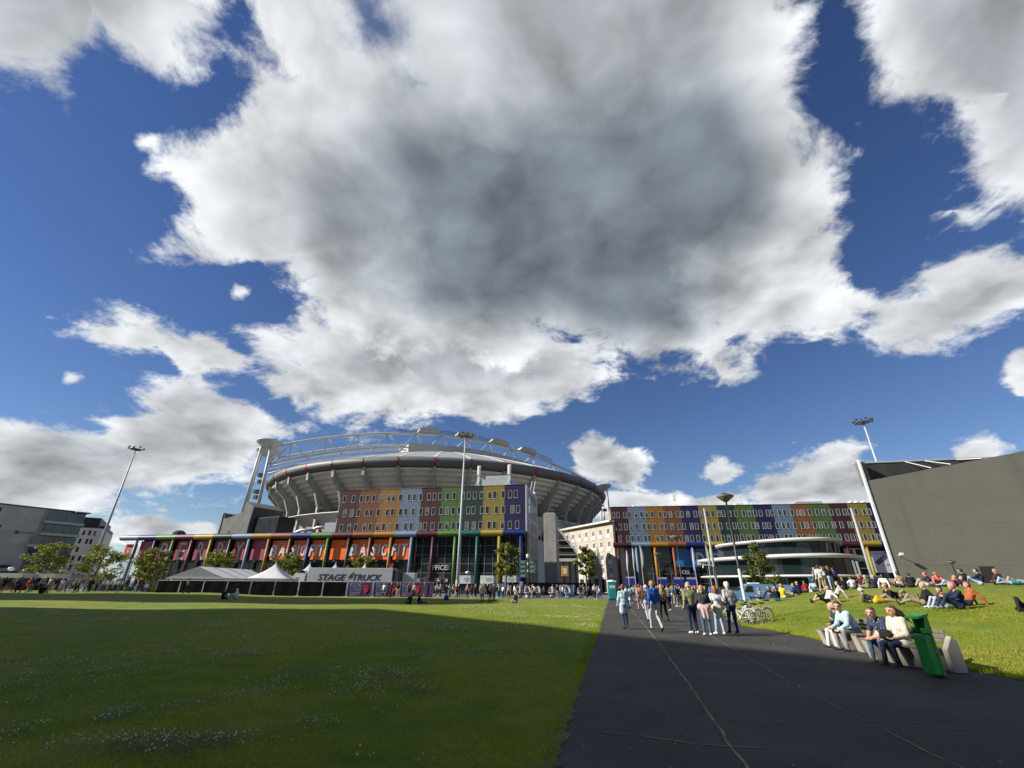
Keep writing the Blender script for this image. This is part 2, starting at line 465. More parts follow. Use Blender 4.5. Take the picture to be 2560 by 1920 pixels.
    def build(self, name, mats, parent=None, smooth=False, loc=None):
        me = self.mesh(name)
        if smooth:
            me.polygons.foreach_set('use_smooth', [True] * len(me.polygons))
        return obj(name, me, mats, parent, loc)


def obj(name, me, mats, parent=None, loc=None):
    if not isinstance(mats, (list, tuple)):
        mats = [mats]
    if len(me.materials) == 0:
        for m in mats:
            me.materials.append(m)
    o = bpy.data.objects.new(name, me)
    COL.objects.link(o)
    if parent is not None:
        o.parent = parent
    if loc is not None:
        o.location = loc
    return o


def share(name, src, parent=None, loc=(0, 0, 0), rz=0.0, m=None):
    """Another object on the same mesh data."""
    o = bpy.data.objects.new(name, src.data)
    COL.objects.link(o)
    o.parent = parent
    o.location = loc
    o.rotation_euler = (0, 0, rz)
    if m is not None:
        o.material_slots[0].link = 'OBJECT'
        o.material_slots[0].material = m
    return o


def tag(o, label, cat, group=None):
    o['label'] = label
    o['category'] = cat
    if group:
        o['group'] = group
    return o


def thing(name, label, cat, loc=(0, 0, 0), rz=0.0, group=None):
    o = bpy.data.objects.new(name, None)
    o.empty_display_size = 0.3
    COL.objects.link(o)
    o.location = loc
    o.rotation_euler = (0, 0, rz)
    return tag(o, label, cat, group)


def copy_tree(o, parent=None):
    c = o.copy()
    COL.objects.link(c)
    c.parent = parent
    for ch in list(o.children):
        copy_tree(ch, c)
    return c


def structure(o):
    o['kind'] = 'structure'
    return o


def stuff(o):
    o['kind'] = 'stuff'
    return o


FONT_CACHE = {}


def text_mesh(s, size=1.0, depth=0.02, bold=0.0, shear=0.0, space=1.0):
    """Lettering as a thin solid, standing in the x-z plane, centred, facing -y."""
    cu = bpy.data.curves.new('lettering', 'FONT')
    cu.body = s
    cu.size = size
    cu.extrude = depth
    cu.offset = bold
    cu.shear = shear
    cu.space_character = space
    cu.resolution_u = 3
    cu.align_x = 'CENTER'
    cu.align_y = 'CENTER'
    o = bpy.data.objects.new('lettering', cu)
    COL.objects.link(o)
    dg = bpy.context.evaluated_depsgraph_get()
    me = bpy.data.meshes.new_from_object(o.evaluated_get(dg))
    COL.objects.unlink(o)
    bpy.data.objects.remove(o)
    me.transform(Matrix.Rotation(math.radians(90), 4, 'X'))
    me.materials.clear()
    return me


def lettering(name, s, m, parent, loc, width=None, height=None, **kw):
    me = text_mesh(s, **kw)
    xs = [v.co.x for v in me.vertices]
    zs = [v.co.z for v in me.vertices]
    sx = width / (max(xs) - min(xs)) if width else 1.0
    sz = height / (max(zs) - min(zs)) if height else sx
    if not width:
        sx = sz
    cx, cz = (max(xs) + min(xs)) / 2, (max(zs) + min(zs)) / 2
    me.transform(Matrix.Diagonal((sx, 1, sz, 1)) @ Matrix.Translation((-cx, 0, -cz)))
    return obj(name, me, m, parent, loc)


rnd = random.Random(7)

# painted and bare colours used on the buildings
PAINT = {
    'maroon': (0.095, 0.020, 0.030), 'brown': (0.27, 0.088, 0.030), 'ochre': (0.42, 0.205, 0.022), 'sky': (0.19, 0.30, 0.46),
    'green': (0.10, 0.225, 0.045), 'pine': (0.018, 0.062, 0.050), 'yellow': (0.42, 0.32, 0.036), 'navy': (0.020, 0.014, 0.135),
    'blue': (0.012, 0.03, 0.21), 'teal': (0.012, 0.13, 0.12), 'lilac': (0.24, 0.28, 0.42), 'orange': (0.34, 0.13, 0.022),
}


def muted(c, k):
    g = sum(c) / 3.0
    return tuple(k * (0.86 * x + 0.14 * g) for x in c)


def render_mat(c):
    return mat('render_' + c, muted(PAINT[c], 0.47), 0.75, 0.10, 1.2, 0.15, spec=0.3, dirt=(0.18, 0.35, 0.12))


def tube_mat(c):
    return mat('enamel_' + c, tuple(0.66 * x for x in PAINT[c]), 0.5, 0.06, 0.8, spec=0.3)


WHITE = mat('white_paint', (0.72, 0.72, 0.70), 0.5, 0.05, 1.0)
PANE = glass_mat('window_glass', (0.030, 0.036, 0.042), blinds=True)
CURTAIN = glass_mat('curtain_glass', (0.016, 0.022, 0.026), 0.05, 0.7, 0.2)
STEEL = mat('galvanised_steel', (0.33, 0.35, 0.37), 0.45, 0.12, 3.0, metal=0.6)
DARK = mat('dark_metal', (0.025, 0.027, 0.03), 0.5, 0.2, 3.0)
BLACK = mat('black_paint', (0.012, 0.012, 0.014), 0.45, 0.2, 3.0)
CONC = mat('concrete', (0.26, 0.255, 0.24), 0.85, 0.14, 0.5, 0.3, dirt=(0.35, 0.25, 0.15))
CONC_DARK = mat('weathered_concrete', (0.12, 0.122, 0.118), 0.9, 0.15, 0.4, 0.3, dirt=(0.45, 0.2, 0.15))

# ------------------------------------------------------------------ ground
def path_left(y):
    return 1.0 + (y - 8.3) * 0.214


TOE = [(-30, 16.0), (-10, 12.5), (0, 11.4), (5, 10.6), (9, 10.4), (12, 10.25), (15, 10.45), (18.5, 11.0), (21, 11.2), (23, 10.9), (27, 12.2), (31, 13.6), (38, 15.4), (46, 17.4), (60, 21)]


def toe(y):
    for (a, xa), (b, xb) in zip(TOE, TOE[1:]):
        if y <= b:
            t = min(1, max(0, (y - a) / (b - a)))
            return xa + (xb - xa) * t
    return TOE[-1][1]


def sstep(a, b, x):
    t = min(1.0, max(0.0, (x - a) / (b - a)))
    return t * t * (3 - 2 * t)


def mound_z(x, y):
    d = x - toe(y)
    if d <= 0:
        return 0.0
    ln = 13.5 - 4.5 * sstep(23, 31, y)
    h = 2.25 * (1 - math.exp(-d / ln)) * sstep(0, 1.2, d)
    return h * (1 - sstep(31, 52, y - 0.55 * max(0.0, x - 15))) * (1 - sstep(48, 80, x))


def grass_mat(name, dry):
    m = bpy.data.materials.new(name)
    m.use_nodes = True
    N = NT(m.node_tree)
    b = N.n['Principled BSDF']
    p = N.node('ShaderNodeTexCoord').outputs['Object']
    big = N.noise(p, 0.16, 4.0, 0.55)
    mid = N.noise(p, 1.1, 5.0, 0.6)
    fine = N.noise(N.v('MULTIPLY', p, (1.0, 1.0, 1.0)), 26.0, 4.0, 0.7)
    c = N.mix(N.rng(mid, 0.3, 0.7), (0.095, 0.150, 0.016, 1), (0.185, 0.210, 0.030, 1))
    c = N.mix(N.m('MULTIPLY', N.rng(big, 0.42, 0.72), dry), c, (0.235, 0.215, 0.055, 1))
    c = N.mix(N.m('MULTIPLY', N.rng(fine, 0.45, 0.8), 0.55), c, (0.048, 0.088, 0.010, 1))
    # worn and dry spots
    worn = N.noise(p, 0.55, 6.0, 0.7)
    c = N.mix(N.m('MULTIPLY', N.rng(worn, 0.60, 0.72), 0.4), c, (0.21, 0.17, 0.065, 1))
    N.put(b.inputs['Base Color'], c)
    b.inputs['Roughness'].default_value = 0.85
    b.inputs['Specular IOR Level'].default_value = 0.15
    bn = N.node('ShaderNodeBump')
    bn.inputs['Strength'].default_value = 0.9
    bn.inputs['Distance'].default_value = 0.05
    N.put(bn.inputs['Height'], N.m('ADD', N.noise(p, 14.0, 6.0, 0.75), N.m('MULTIPLY', mid, 0.5)))
    N.l.new(bn.outputs[0], b.inputs['Normal'])
    return m


GRASS = grass_mat('lawn_grass', 0.45)
GRASS_M = grass_mat('mound_grass', 0.75)


def asphalt_mat():
    m = bpy.data.materials.new('asphalt')
    m.use_nodes = True
    N = NT(m.node_tree)
    b = N.n['Principled BSDF']
    p = N.node('ShaderNodeTexCoord').outputs['Object']
    grain = N.noise(p, 60.0, 4.0, 0.75)
    patch = N.noise(p, 0.5, 5.0, 0.6)
    c = N.mix(N.rng(grain, 0.3, 0.7), (0.015, 0.0152, 0.0145, 1), (0.056, 0.055, 0.050, 1))
    c = N.mix(N.m('MULTIPLY', N.rng(patch, 0.42, 0.70), 0.8), c, (0.060, 0.057, 0.052, 1))
    vor = N.node('ShaderNodeTexVoronoi')
    vor.inputs['Scale'].default_value = 1.7
    N.put(vor.inputs['Vector'], p)
    speck = N.rng(vor.outputs['Distance'], 0.035, 0.012)
    c = N.mix(N.m('MULTIPLY', speck, 0.7), c, (0.30, 0.29, 0.25, 1))
    # long scuffs across the walking direction
    scuff = N.noise(N.v('MULTIPLY', p, (1.2, 9.0, 1.0)), 1.0, 5.0, 0.7)
    c = N.mix(N.m('MULTIPLY', N.rng(scuff, 0.56, 0.78), 0.55), c, (0.10, 0.095, 0.085, 1))
    N.put(b.inputs['Base Color'], c)
    b.inputs['Roughness'].default_value = 0.8
    b.inputs['Specular IOR Level'].default_value = 0.3
    bn = N.node('ShaderNodeBump')
    bn.inputs['Strength'].default_value = 0.5
    bn.inputs['Distance'].default_value = 0.01
    N.put(bn.inputs['Height'], grain)
    N.l.new(bn.outputs[0], b.inputs['Normal'])
    return m


ASPHALT = asphalt_mat()
PAVING = mat('plaza_paving', (0.13, 0.125, 0.115), 0.85, 0.15, 0.8, 0.2, dirt=(0.2, 0.2, 1.0))

mb = MB()
mb.add([(-3000, -3000, -0.02), (3000, -3000, -0.02), (3000, 3000, -0.02), (-3000, 3000, -0.02)], [(0, 1, 2, 3)])
structure(mb.build('ground', PAVING))


def far_edge(x):
    """Far side of the lawn, where the plaza begins."""
    pts = [(-200, 108), (-120, 92), (-60, 74), (-45, 67), (-30, 64.2), (12, 63.8)]
    for (a, ya), (b, yb) in zip(pts, pts[1:]):
        if x <= b:
            return ya + (yb - ya) * (x - a) / (b - a)
    return 63.8


def lawn_bump(x, y):
    return 0.09 + 0.05 * math.sin(x * 0.21 + 1.0) * math.sin(y * 0.17) + 0.03 * math.sin(x * 0.5 + y * 0.33)


def lawn_z(x, y):
    """Gentle unevenness, flat at the edges; the far left corner lies a little higher."""
    edge = min(1.0, max(0.0, (path_left(y) - x) / 3.0))
    return edge * (lawn_bump(x, y) * min(1.0, max(0.0, (y - 3) / 6)) + 0.30 * sstep(-18, -48, x) * sstep(10, 30, y))


def build_lawn():
    mb = MB()
    nx, ny = 90, 60
    vs, fs = [], []
    for j in range(ny + 1):
        t = j / ny
        for i in range(nx + 1):
            s = i / nx
            # rows run from behind the camera to the far side
            xl = -160.0
            y0, k = -25.0, t ** 1.35
            xr_guess = path_left(y0 + (63.8 - y0) * k)
            x = xr_guess + (xl - xr_guess) * (1 - s) ** 1.6
            y = y0 + (far_edge(x) - y0) * k
            if s == 1.0:
                x = path_left(y)
            vs.append((x, y, lawn_z(x, y)))
    for j in range(ny):
        for i in range(nx):
            a = j * (nx + 1) + i
            fs.append((a, a + 1, a + nx + 2, a + nx + 1))
    mb.add(vs, fs)
    return structure(mb.build('lawn', GRASS, smooth=True))


build_lawn()

mb = MB()
ys = [-25 + i * 2.5 for i in range(37)]
vs, fs = [], []
for y in ys:
    vs += [(path_left(y) + 0.01, y, -0.006), (toe(y) + 1.5, y, -0.006)]
for i in range(len(ys) - 1):
    fs.append((2 * i, 2 * i + 1, 2 * i + 3, 2 * i + 2))
mb.add(vs, fs)
structure(mb.build('path', ASPHALT))

# joints between the asphalt lanes, overgrown with moss
MOSS = mat('moss_joint', (0.19, 0.175, 0.10), 0.8, 0.4, 5.0, spec=0.3)


def joint(pts, w, seed):
    r = random.Random(seed)
    mb = MB()
    vs, fs = [], []
    P = []
    for (x0, y0), (x1, y1) in zip(pts, pts[1:]):
        n = max(4, int(math.hypot(x1 - x0, y1 - y0) / 0.35))
        for i in range(n):
            P.append((x0 + (x1 - x0) * i / n, y0 + (y1 - y0) * i / n))
    P.append(pts[-1])
    for i, (x, y) in enumerate(P):
        a = P[max(0, i - 1)]
        b = P[min(len(P) - 1, i + 1)]
        tx, ty = b[0] - a[0], b[1] - a[1]
        L = math.hypot(tx, ty)
        nx, ny = -ty / L, tx / L
        ww = w * r.uniform(0.35, 1.3)
        o = r.uniform(-0.02, 0.02)
        vs += [(x + nx * (o - ww), y + ny * (o - ww), 0.0), (x + nx * (o + ww), y + ny * (o + ww), 0.0)]
    for i in range(len(P) - 1):
        fs.append((2 * i, 2 * i + 2, 2 * i + 3, 2 * i + 1))
    mb.add(vs, fs)
    return mb


path_joints = structure(joint([(1.9, 3.5), (2.4, 5.7), (4.5, 14.9), (10.0, 40.9), (15, 63)], 0.018, 1).build('path_joint', MOSS))
structure(joint([(4.2, 3.5), (5.1, 8.9), (7.4, 18.5), (10.2, 30.4), (16, 55)], 0.012, 2).build('path_joint', MOSS))
structure(joint([(1.05, 6.72), (1.6, 6.55), (2.25, 6.22), (2.9, 6.15)], 0.013, 3).build('path_joint', MOSS))
structure(joint([(2.6, 7.4), (4.4, 7.1), (6.5, 6.9), (9.5, 7.0)], 0.007, 4).build('path_joint', MOSS))
structure(joint([(3.6, 12.4), (5.6, 12.2), (8.6, 12.3)], 0.007, 5).build('path_joint', MOSS))


def build_mound():
    mb = MB()
    vs, fs = [], []
    nx, ny = 76, 100
    for j in range(ny + 1):
        y = -30 + 104 * j / ny
        for i in range(nx + 1):
            s = (i / nx) ** 1.7
            x = toe(y) - 0.05 + (84 - toe(y)) * s
            z = mound_z(x, y) + (0.03 * math.sin(x * 1.1 + y * .7) * math.sin(y * .9) * min(1, (x - toe(y)) / 3) if i else -0.012)
            vs.append((x, y, z))
    for j in range(ny):
        for i in range(nx):
            a = j * (nx + 1) + i
            fs.append((a, a + 1, a + nx + 2, a + nx + 1))
    mb.add(vs, fs)
    return structure(mb.build('grass_mound', GRASS_M, smooth=True))


build_mound()

# trodden soil where the turf meets the asphalt
SOIL = mat('verge_soil', (0.085, 0.072, 0.040), 0.95, 0.5, 3.0, 0.4)


def verge(fx, side, seed, w0, w1, y0, y1):
    r = random.Random(seed)
    mb = MB()
    vs, fs = [], []
    y = y0
    while y < y1:
        o = r.uniform(w0, w1)
        x = fx(y)
        vs += [(x - side * .10, y, 0.003 + (0.004 if side < 0 else 0.0)), (x + side * o, y, 0.0005)]
        y += r.uniform(.06, .22) * max(1.0, y / 10)
    for i in range(len(vs) // 2 - 1):
        q = (2 * i, 2 * i + 1, 2 * i + 3, 2 * i + 2)
        fs.append(q if side > 0 else tuple(reversed(q)))
    mb.add(vs, fs)
    return structure(mb.build('verge', SOIL))


verge(path_left, 1, 5, .01, .13, 3.5, 62)
verge(toe, -1, 6, .03, .30, 6.0, 40)


def on_ground(x, y):
    if x > toe(y):
        return mound_z(x, y)
    if x < path_left(y) and y < far_edge(x):
        return lawn_z(x, y)
    return 0.0

# ------------------------------------------------------------------ buildings
def window_proto(w, h, fr, m_frame, m_pane, name='window'):
    """Frame ring and pane meshes shared by every window of one kind."""
    f = MB()
    f.box(-w / 2, w / 2, -0.09, 0.0, -h / 2, -h / 2 + fr * 1.5)
    f.box(-w / 2, w / 2, -0.06, 0.0, h / 2 - fr, h / 2)
    f.box(-w / 2, -w / 2 + fr, -0.05, 0.0, -h / 2 + fr * 1.5, h / 2 - fr)
    f.box(w / 2 - fr, w / 2, -0.05, 0.0, -h / 2 + fr * 1.5, h / 2 - fr)
    fm = f.mesh(name)
    fm.materials.append(m_frame)
    p = MB()
    p.box(-w / 2 + fr, w / 2 - fr, -0.012, -0.004, -h / 2 + fr, h / 2 - fr)
    pm = p.mesh('pane')
    pm.materials.append(m_pane)
    return fm, pm


def put_window(proto, parent, loc, rz=0.0, name='window'):
    fm, pm = proto
    o = bpy.data.objects.new(name, fm)
    COL.objects.link(o)
    o.parent = parent
    o.location = loc
    o.rotation_euler = (0, 0, rz)
    q = bpy.data.objects.new('pane', pm)
    COL.objects.link(q)
    q.parent = o
    return o


FRAME_W = mat('window_frame_white', (0.50, 0.50, 0.49), 0.5, 0.05, 1.0)
WIN = window_proto(0.84, 1.66, 0.05, FRAME_W, PANE)
ROOF = mat('roof_felt', (0.10, 0.10, 0.10), 0.9, 0.2, 0.5)
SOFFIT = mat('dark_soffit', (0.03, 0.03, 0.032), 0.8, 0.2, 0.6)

# ---- long colourful block on the left with shops below and offices above
LF_U = [-1.5, 4.0, 9.5, 15.0, 20.45, 25.95, 31.35, 36.65, 42.05, 47.2, 52.6, 57.95, 63.1, 68.25, 73.35, 78.5, 83.4, 88.4, 93.25, 98.13, 102.85]
LF_C = ['lilac', 'navy', 'green', 'maroon', 'yellow', 'pine', 'sky', 'ochre', 'brown', 'blue', 'green', 'maroon', 'brown', 'ochre', 'sky', 'maroon', 'green', 'teal', 'yellow', 'navy']
LF_WALL = {11: 'maroon', 12: 'brown', 13: 'ochre', 14: 'sky', 15: 'maroon', 16: 'green', 17: 'pine', 18: 'yellow', 19: 'navy'}
LF_RZ = math.atan2(-20.7, 100.9)
LFT = thing('office_building', 'colourful striped office block with shops below, its tube cornice running left past the lamp mast', 'building', (-97.6, 118.6, 0), LF_RZ)
UPZ0, UPZ1 = 12.35, 22.0
for i in range(11, 20):
    MB().box(LF_U[i], LF_U[i + 1] - 0.004, 0, 0.4, UPZ0, UPZ1).build('facade_panel', render_mat(LF_WALL[i]), LFT)
    MB().box(LF_U[i], LF_U[i + 1] - 0.004, -0.06, 0.42, UPZ1, UPZ1 + 0.14).build('parapet', render_mat(LF_WALL[i]), LFT)
ROWS_L = [
    (20.0, [59.11, 61.41, 63.43, 65.05, 66.63, 68.39, 70.47, 71.61, 73.34, 75.52, 76.82, 78.37, 80.41, 81.72, 83.09, 84.88, 86.45, 88.54, 89.92, 91.32, 92.88, 94.78, 95.93, 97.83, 99.43, 100.7]),
    (16.75, [59.72, 61.52, 63.22, 65.3, 66.49, 68.22, 70.47, 71.77, 73.74, 75.07, 76.84, 78.7, 80.22, 81.74, 83.6, 85.02, 86.45, 87.82, 89.93, 91.12, 93.12, 94.3, 96.39, 97.92, 99.96, 101.25]),
    (13.5, [59.35, 61.41, 63.04, 65.25, 66.65, 68.52, 69.97, 71.41, 73.29, 75.37, 76.68, 78.8, 80.03, 81.8, 83.61, 85.09, 86.67, 87.81, 89.75, 91.34, 92.87, 94.81, 95.98, 97.77, 99.43, 101.02])]
for z, us in ROWS_L:
    for u in us:
        put_window(WIN, LFT, (u, -0.004, z))
# body behind: upper block, lower block
MB().box(LF_U[11], LF_U[20], 0.41, 15.8, UPZ0, UPZ1 - 0.3).build('upper_body', CONC, LFT)
MB().box(LF_U[11] + .3, LF_U[20] - .3, 0.5, 15.5, UPZ1 - .3, UPZ1 - .18).build('roof', ROOF, LFT)
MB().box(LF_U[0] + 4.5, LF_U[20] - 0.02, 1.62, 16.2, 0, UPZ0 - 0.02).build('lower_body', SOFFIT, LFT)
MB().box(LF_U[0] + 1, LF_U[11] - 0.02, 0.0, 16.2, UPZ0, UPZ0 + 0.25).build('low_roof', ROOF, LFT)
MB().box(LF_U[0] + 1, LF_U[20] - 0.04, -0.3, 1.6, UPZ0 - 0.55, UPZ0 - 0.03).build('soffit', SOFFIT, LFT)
for i in range(20):
    t = MB()
    r = 0.62
    t.tube([(LF_U[i], -0.45, 11.85), (LF_U[i + 1] - 0.01, -0.45, 11.85)], r, 20)
    t.build('cornice_tube', tube_mat({'navy': 'blue'}.get(LF_C[i], LF_C[i])), LFT, smooth=False)
MB().lathe([(0.02, -0.02), (0.3, 0.08), (0.55, 0.35), (0.62, 0.7)], (0, 0, 0), 16).build('tube_end_cap', tube_mat('lilac'), LFT).matrix_local = Matrix.Translation((LF_U[0] - 0.7, -0.45, 11.85)) @ Matrix.Rotation(math.radians(90), 4, 'Y')
COLS_L = [3.35, 8.98, 14.37, 19.92, 25.37, 30.84, 35.96, 41.36, 47.05, 51.95, 56.85, 62.15, 67.4, 72.42, 77.35, 82.35, 87.4, 92.38, 97.23, 101.9]
for i, u in enumerate(COLS_L):
    c = MB()
    c.tube([(u, -0.45, 0), (u, -0.45, 11.4)], 0.34, 14)
    c.build('column', tube_mat({'navy': 'blue'}.get(LF_C[i], LF_C[i])), LFT, smooth=True)
    b = MB()
    b.tube([(u, -0.45, 0), (u, -0.45, 0.35)], 0.42, 14)
    b.build('column_base', DARK, LFT)
MAR_PANEL = mat('maroon_sign_panel', (0.30, 0.055, 0.075), 0.5, 0.08, 0.7)
ORA_PANEL = mat('orange_sign_panel', (0.80, 0.15, 0.014), 0.5, 0.08, 0.7)
SIGN_PALE = mat('sign_pale', (0.50, 0.47, 0.47), 0.6, 0.06, 2.0)
SIGN_SILVER = mat('sign_silver', (0.55, 0.60, 0.68), 0.4, 0.06, 2.0)


def bay_panel(u0, u1, z0, z1, m, y=0.42):
    """A signboard of cladding boards between two columns."""
    root = MB().box(u0, u1, y, y + 0.12, z0, z1).build('sign_panel', m, LFT)
    n = 6
    for k in range(n):
        a = z0 + (z1 - z0) * k / n
        MB().box(u0 + 0.02, u1 - 0.02, y - 0.03, y - 0.001, a + 0.012, a + (z1 - z0) / n - 0.012).build('cladding_board', m, root)
    return root


for i in range(0, 7):
    bay_panel(COLS_L[i] + 0.5, COLS_L[i + 1] - 0.5, 6.6, 11.1, MAR_PANEL)
for i in range(7, 14):
    bay_panel(COLS_L[i] + 0.5, COLS_L[i + 1] - 0.5, 6.65, 10.9, ORA_PANEL)
MB().box(COLS_L[0], COLS_L[14], 0.98, 1.2, 6.2, 6.55).build('sign_rail', DARK, LFT)
for s, u in zip('PERRY', (11.4, 16.75, 22.3, 27.9, 33.1)):
    lettering('letter', s, SIGN_PALE, LFT, (u, 0.33, 8.72), width=2.0, height=3.9, depth=0.03, bold=0.0)
for u0, spots in ((41.6, (1.0, 3.2, 6.2, 7.45, 8.7, 11.0, 12.1, 13.4)), (62.2, (1.0, 3.2, 6.0, 7.2, 8.5, 10.9, 12.0, 13.3))):
    for s, du, w in zip('BASICFIT', spots, (1.85, 1.85, 1.4, 0.62, 1.4, 1.2, 0.62, 1.45)):
        lettering('letter', s, SIGN_SILVER, LFT, (u0 + du, 0.31, 8.65), width=w, height=2.5, depth=0.05, bold=0.03, shear=0.12)
    # little crown of rays over the A
    r = MB()
    for k in range(7):
        a = math.radians(18 + k * 24)
        r.bar((u0 + 3.2 + 0.35 * math.cos(a), 0.33, 10.0 + 0.25 * math.sin(a)), (u0 + 3.2 + 0.8 * math.cos(a), 0.33, 10.0 + 0.7 * math.sin(a)), 0.10, 0.06)
    r.build('sign_rays', SIGN_SILVER, LFT)


def curtain_wall(parent, u0, u1, z0, z1, nx, nz, y, m_glass, m_bar, bar=0.07):
    """Each pane a piece of its own, held by mullions and transoms."""
    w, h = (u1 - u0) / nx, (z1 - z0) / nz
    p = MB()
    p.box(bar / 2 + .004, w - bar / 2 - .004, 0, 0.02, bar / 2 + .004, h - bar / 2 - .004)
    pm = p.mesh('glass_pane')
    pm.materials.append(m_glass)
    for i in range(nx):
        for k in range(nz):
            o = bpy.data.objects.new('glass_pane', pm)
            COL.objects.link(o)
            o.parent = parent
            o.location = (u0 + i * w, y, z0 + k * h)
    vm = MB().box(-bar / 2, bar / 2, -0.09, 0.05, z0, z1).mesh('mullion')
    vm.materials.append(m_bar)
    for i in range(nx + 1):
        o = bpy.data.objects.new('mullion', vm)
        COL.objects.link(o)
        o.parent = parent
        o.location = (u0 + i * w, y, 0)
    hm = MB().box(u0, u1, -0.06, 0.045, -bar / 2, bar / 2).mesh('transom')
    hm.materials.append(m_bar)
    for k in range(nz + 1):
        o = bpy.data.objects.new('transom', hm)
        COL.objects.link(o)
        o.parent = parent
        o.location = (0, y, z0 + k * h)


MULL = mat('grey_mullion', (0.20, 0.22, 0.22), 0.5, 0.1, 2.0)
curtain_wall(LFT, 77.6, 102.6, 0.3, 11.3, 14, 6, 1.45, CURTAIN, MULL)
curtain_wall(LFT, 4.2, 77.2, 0.3, 6.15, 30, 2, 1.45, CURTAIN, DARK)
lettering('office_lettering', 'OFFICES', SIGN_PALE, LFT, (83.5, 1.2, 5.05), width=5.2, height=1.0, depth=0.04, bold=0.01)
# printed shop panels at street level behind the queue
SHOP_WHITE = mat('shop_panel_white', (0.42, 0.46, 0.46), 0.5, 0.1, 0.6)
SHOP_INK = mat('shop_ink', (0.10, 0.17, 0.18), 0.5, 0.1, 2.0)
for k, (a, b) in enumerate(((88.2, 91.8), (92.9, 96.6), (97.7, 101.3))):
    q = MB().box(a, b, 1.2, 1.3, 1.9, 3.5).build('shop_sign', SHOP_WHITE, LFT)
    r = MB()
    r.box((a + b) / 2 - .7, (a + b) / 2 + .7, 1.18, 1.199, 2.75, 2.95)
    r.box((a + b) / 2 - .5, (a + b) / 2 + .6, 1.18, 1.199, 2.4, 2.55)
    r.build('sign_print', SHOP_INK, q)
for k, u in enumerate((79.0, 81.0, 83.6, 85.5)):
    f = MB()
    f.box(u - .75, u + .75, 1.2, 1.28, 2.1, 2.95)
    q = f.build('shop_sign', DARK, LFT)
    r = MB()
    r.box(u - .68, u + .68, 1.19, 1.199, 2.17, 2.2); r.box(u - .68, u + .68, 1.19, 1.199, 2.85, 2.88)
    r.box(u - .3, u + .25, 1.19, 1.199, 2.4, 2.65)
    r.build('sign_print', SIGN_PALE, q)
# left end: pale printed glass and a red shop box
PALE_GLASS = mat('pale_printed_glass', (0.36, 0.47, 0.50), 0.25, 0.15, 0.5)
RED = mat('red_sign', (0.42, 0.03, 0.025), 0.5, 0.1, 1.0)
MB().box(-1.4, 2.7, 0.7, 0.9, 0.2, 6.4).build('end_glass', PALE_GLASS, LFT)
MB().box(-0.2, 2.8, 0.1, 0.6, 7.0, 10.4).build('end_sign', RED, LFT)
lettering('sign_letter', '92', SIGN_PALE, LFT, (1.4, 0.07, 8.7), width=1.4, height=1.6, depth=0.02)
MB().box(4.1, 7.6, 0.7, 0.9, 0.2, 5.6).build('end_glass', PALE_GLASS, LFT)
lettering('sign_letter', 'K', WHITE, LFT, (5.9, 0.64, 2.9), width=2.2, height=3.6, depth=0.03)
# the white end wall, with its windows, faces the passage
WHITE_WALL = mat('white_wall', (0.42, 0.43, 0.43), 0.7, 0.08, 0.6, dirt=(0.15, 0.3, 0.15))
EX = LF_U[20]
ew = MB().box(EX + 0.004, EX + 0.25, -0.02, 16.2, UPZ0 - 0.3, UPZ1 + 0.1).build('end_wall', WHITE_WALL, LFT)
MB().box(EX + 0.004, EX + 0.25, 1.6, 16.2, 0, UPZ0 - 0.304).build('end_wall', CONC, LFT)
PANE_W = window_proto(1.1, 2.2, 0.08, WHITE_WALL, PANE)
for z in (20.0, 16.75, 13.5, 10.0, 6.6, 3.2):
    s = MB().box(EX + 0.254, EX + 0.30, 2.6, 3.9, z - 1.5, z + 1.3).build('stair_window', CURTAIN, LFT)
    for y in (6.0, 7.6, 9.2, 10.8, 12.4, 14.0):
        put_window(PANE_W, LFT, (EX + 0.254, y, z), math.radians(90))
# plant room, antennas and rails on the roof
GREY_MESH = mat('plant_screen', (0.33, 0.37, 0.38), 0.6, 0.1, 1.0)
MB().bev(90.5, 99.0, 4.0, 9.0, UPZ1 - .2, UPZ1 + 3.2, 0.1).build('plant_room', GREY_MESH, LFT)
for u in (91.0, 98.4):
    q = MB()
    q.tube([(u, 3.8, UPZ1), (u, 3.8, UPZ1 + 5.6)], 0.07, 8)
    for du, dy in ((-.28, 0), (.28, 0), (0, -.28)):
        q.bev(u + du - .14, u + du + .14, 3.8 + dy - .1, 3.8 + dy + .1, UPZ1 + 3.4, UPZ1 + 5.7, 0.05)
    q.bar((u - 1.4, 3.8, UPZ1), (u, 3.8, UPZ1 + 2.6), 0.08)
    q.build('antenna', WHITE, LFT)
q = MB()
for k in range(10):
    q.tube([(79 + k * 2.0, 1.0, UPZ1 - .1), (79 + k * 2.0, 1.0, UPZ1 + 1.0)], 0.02, 5)
q.build('roof_rail', STEEL, LFT)
q = MB()
for k in range(2):
    q.tube([(EX - 1 + k * 0.8, 12, UPZ1), (EX - .2 + k * .8, 11.4, UPZ1 + 3.2)], 0.09, 6)
    q.lathe([(0.35, 0), (0.4, .5), (0.1, 1.0)], (EX - .6 + k * .8, 12, UPZ1 - .2), 8)
q.build('roof_vents', WHITE, LFT)
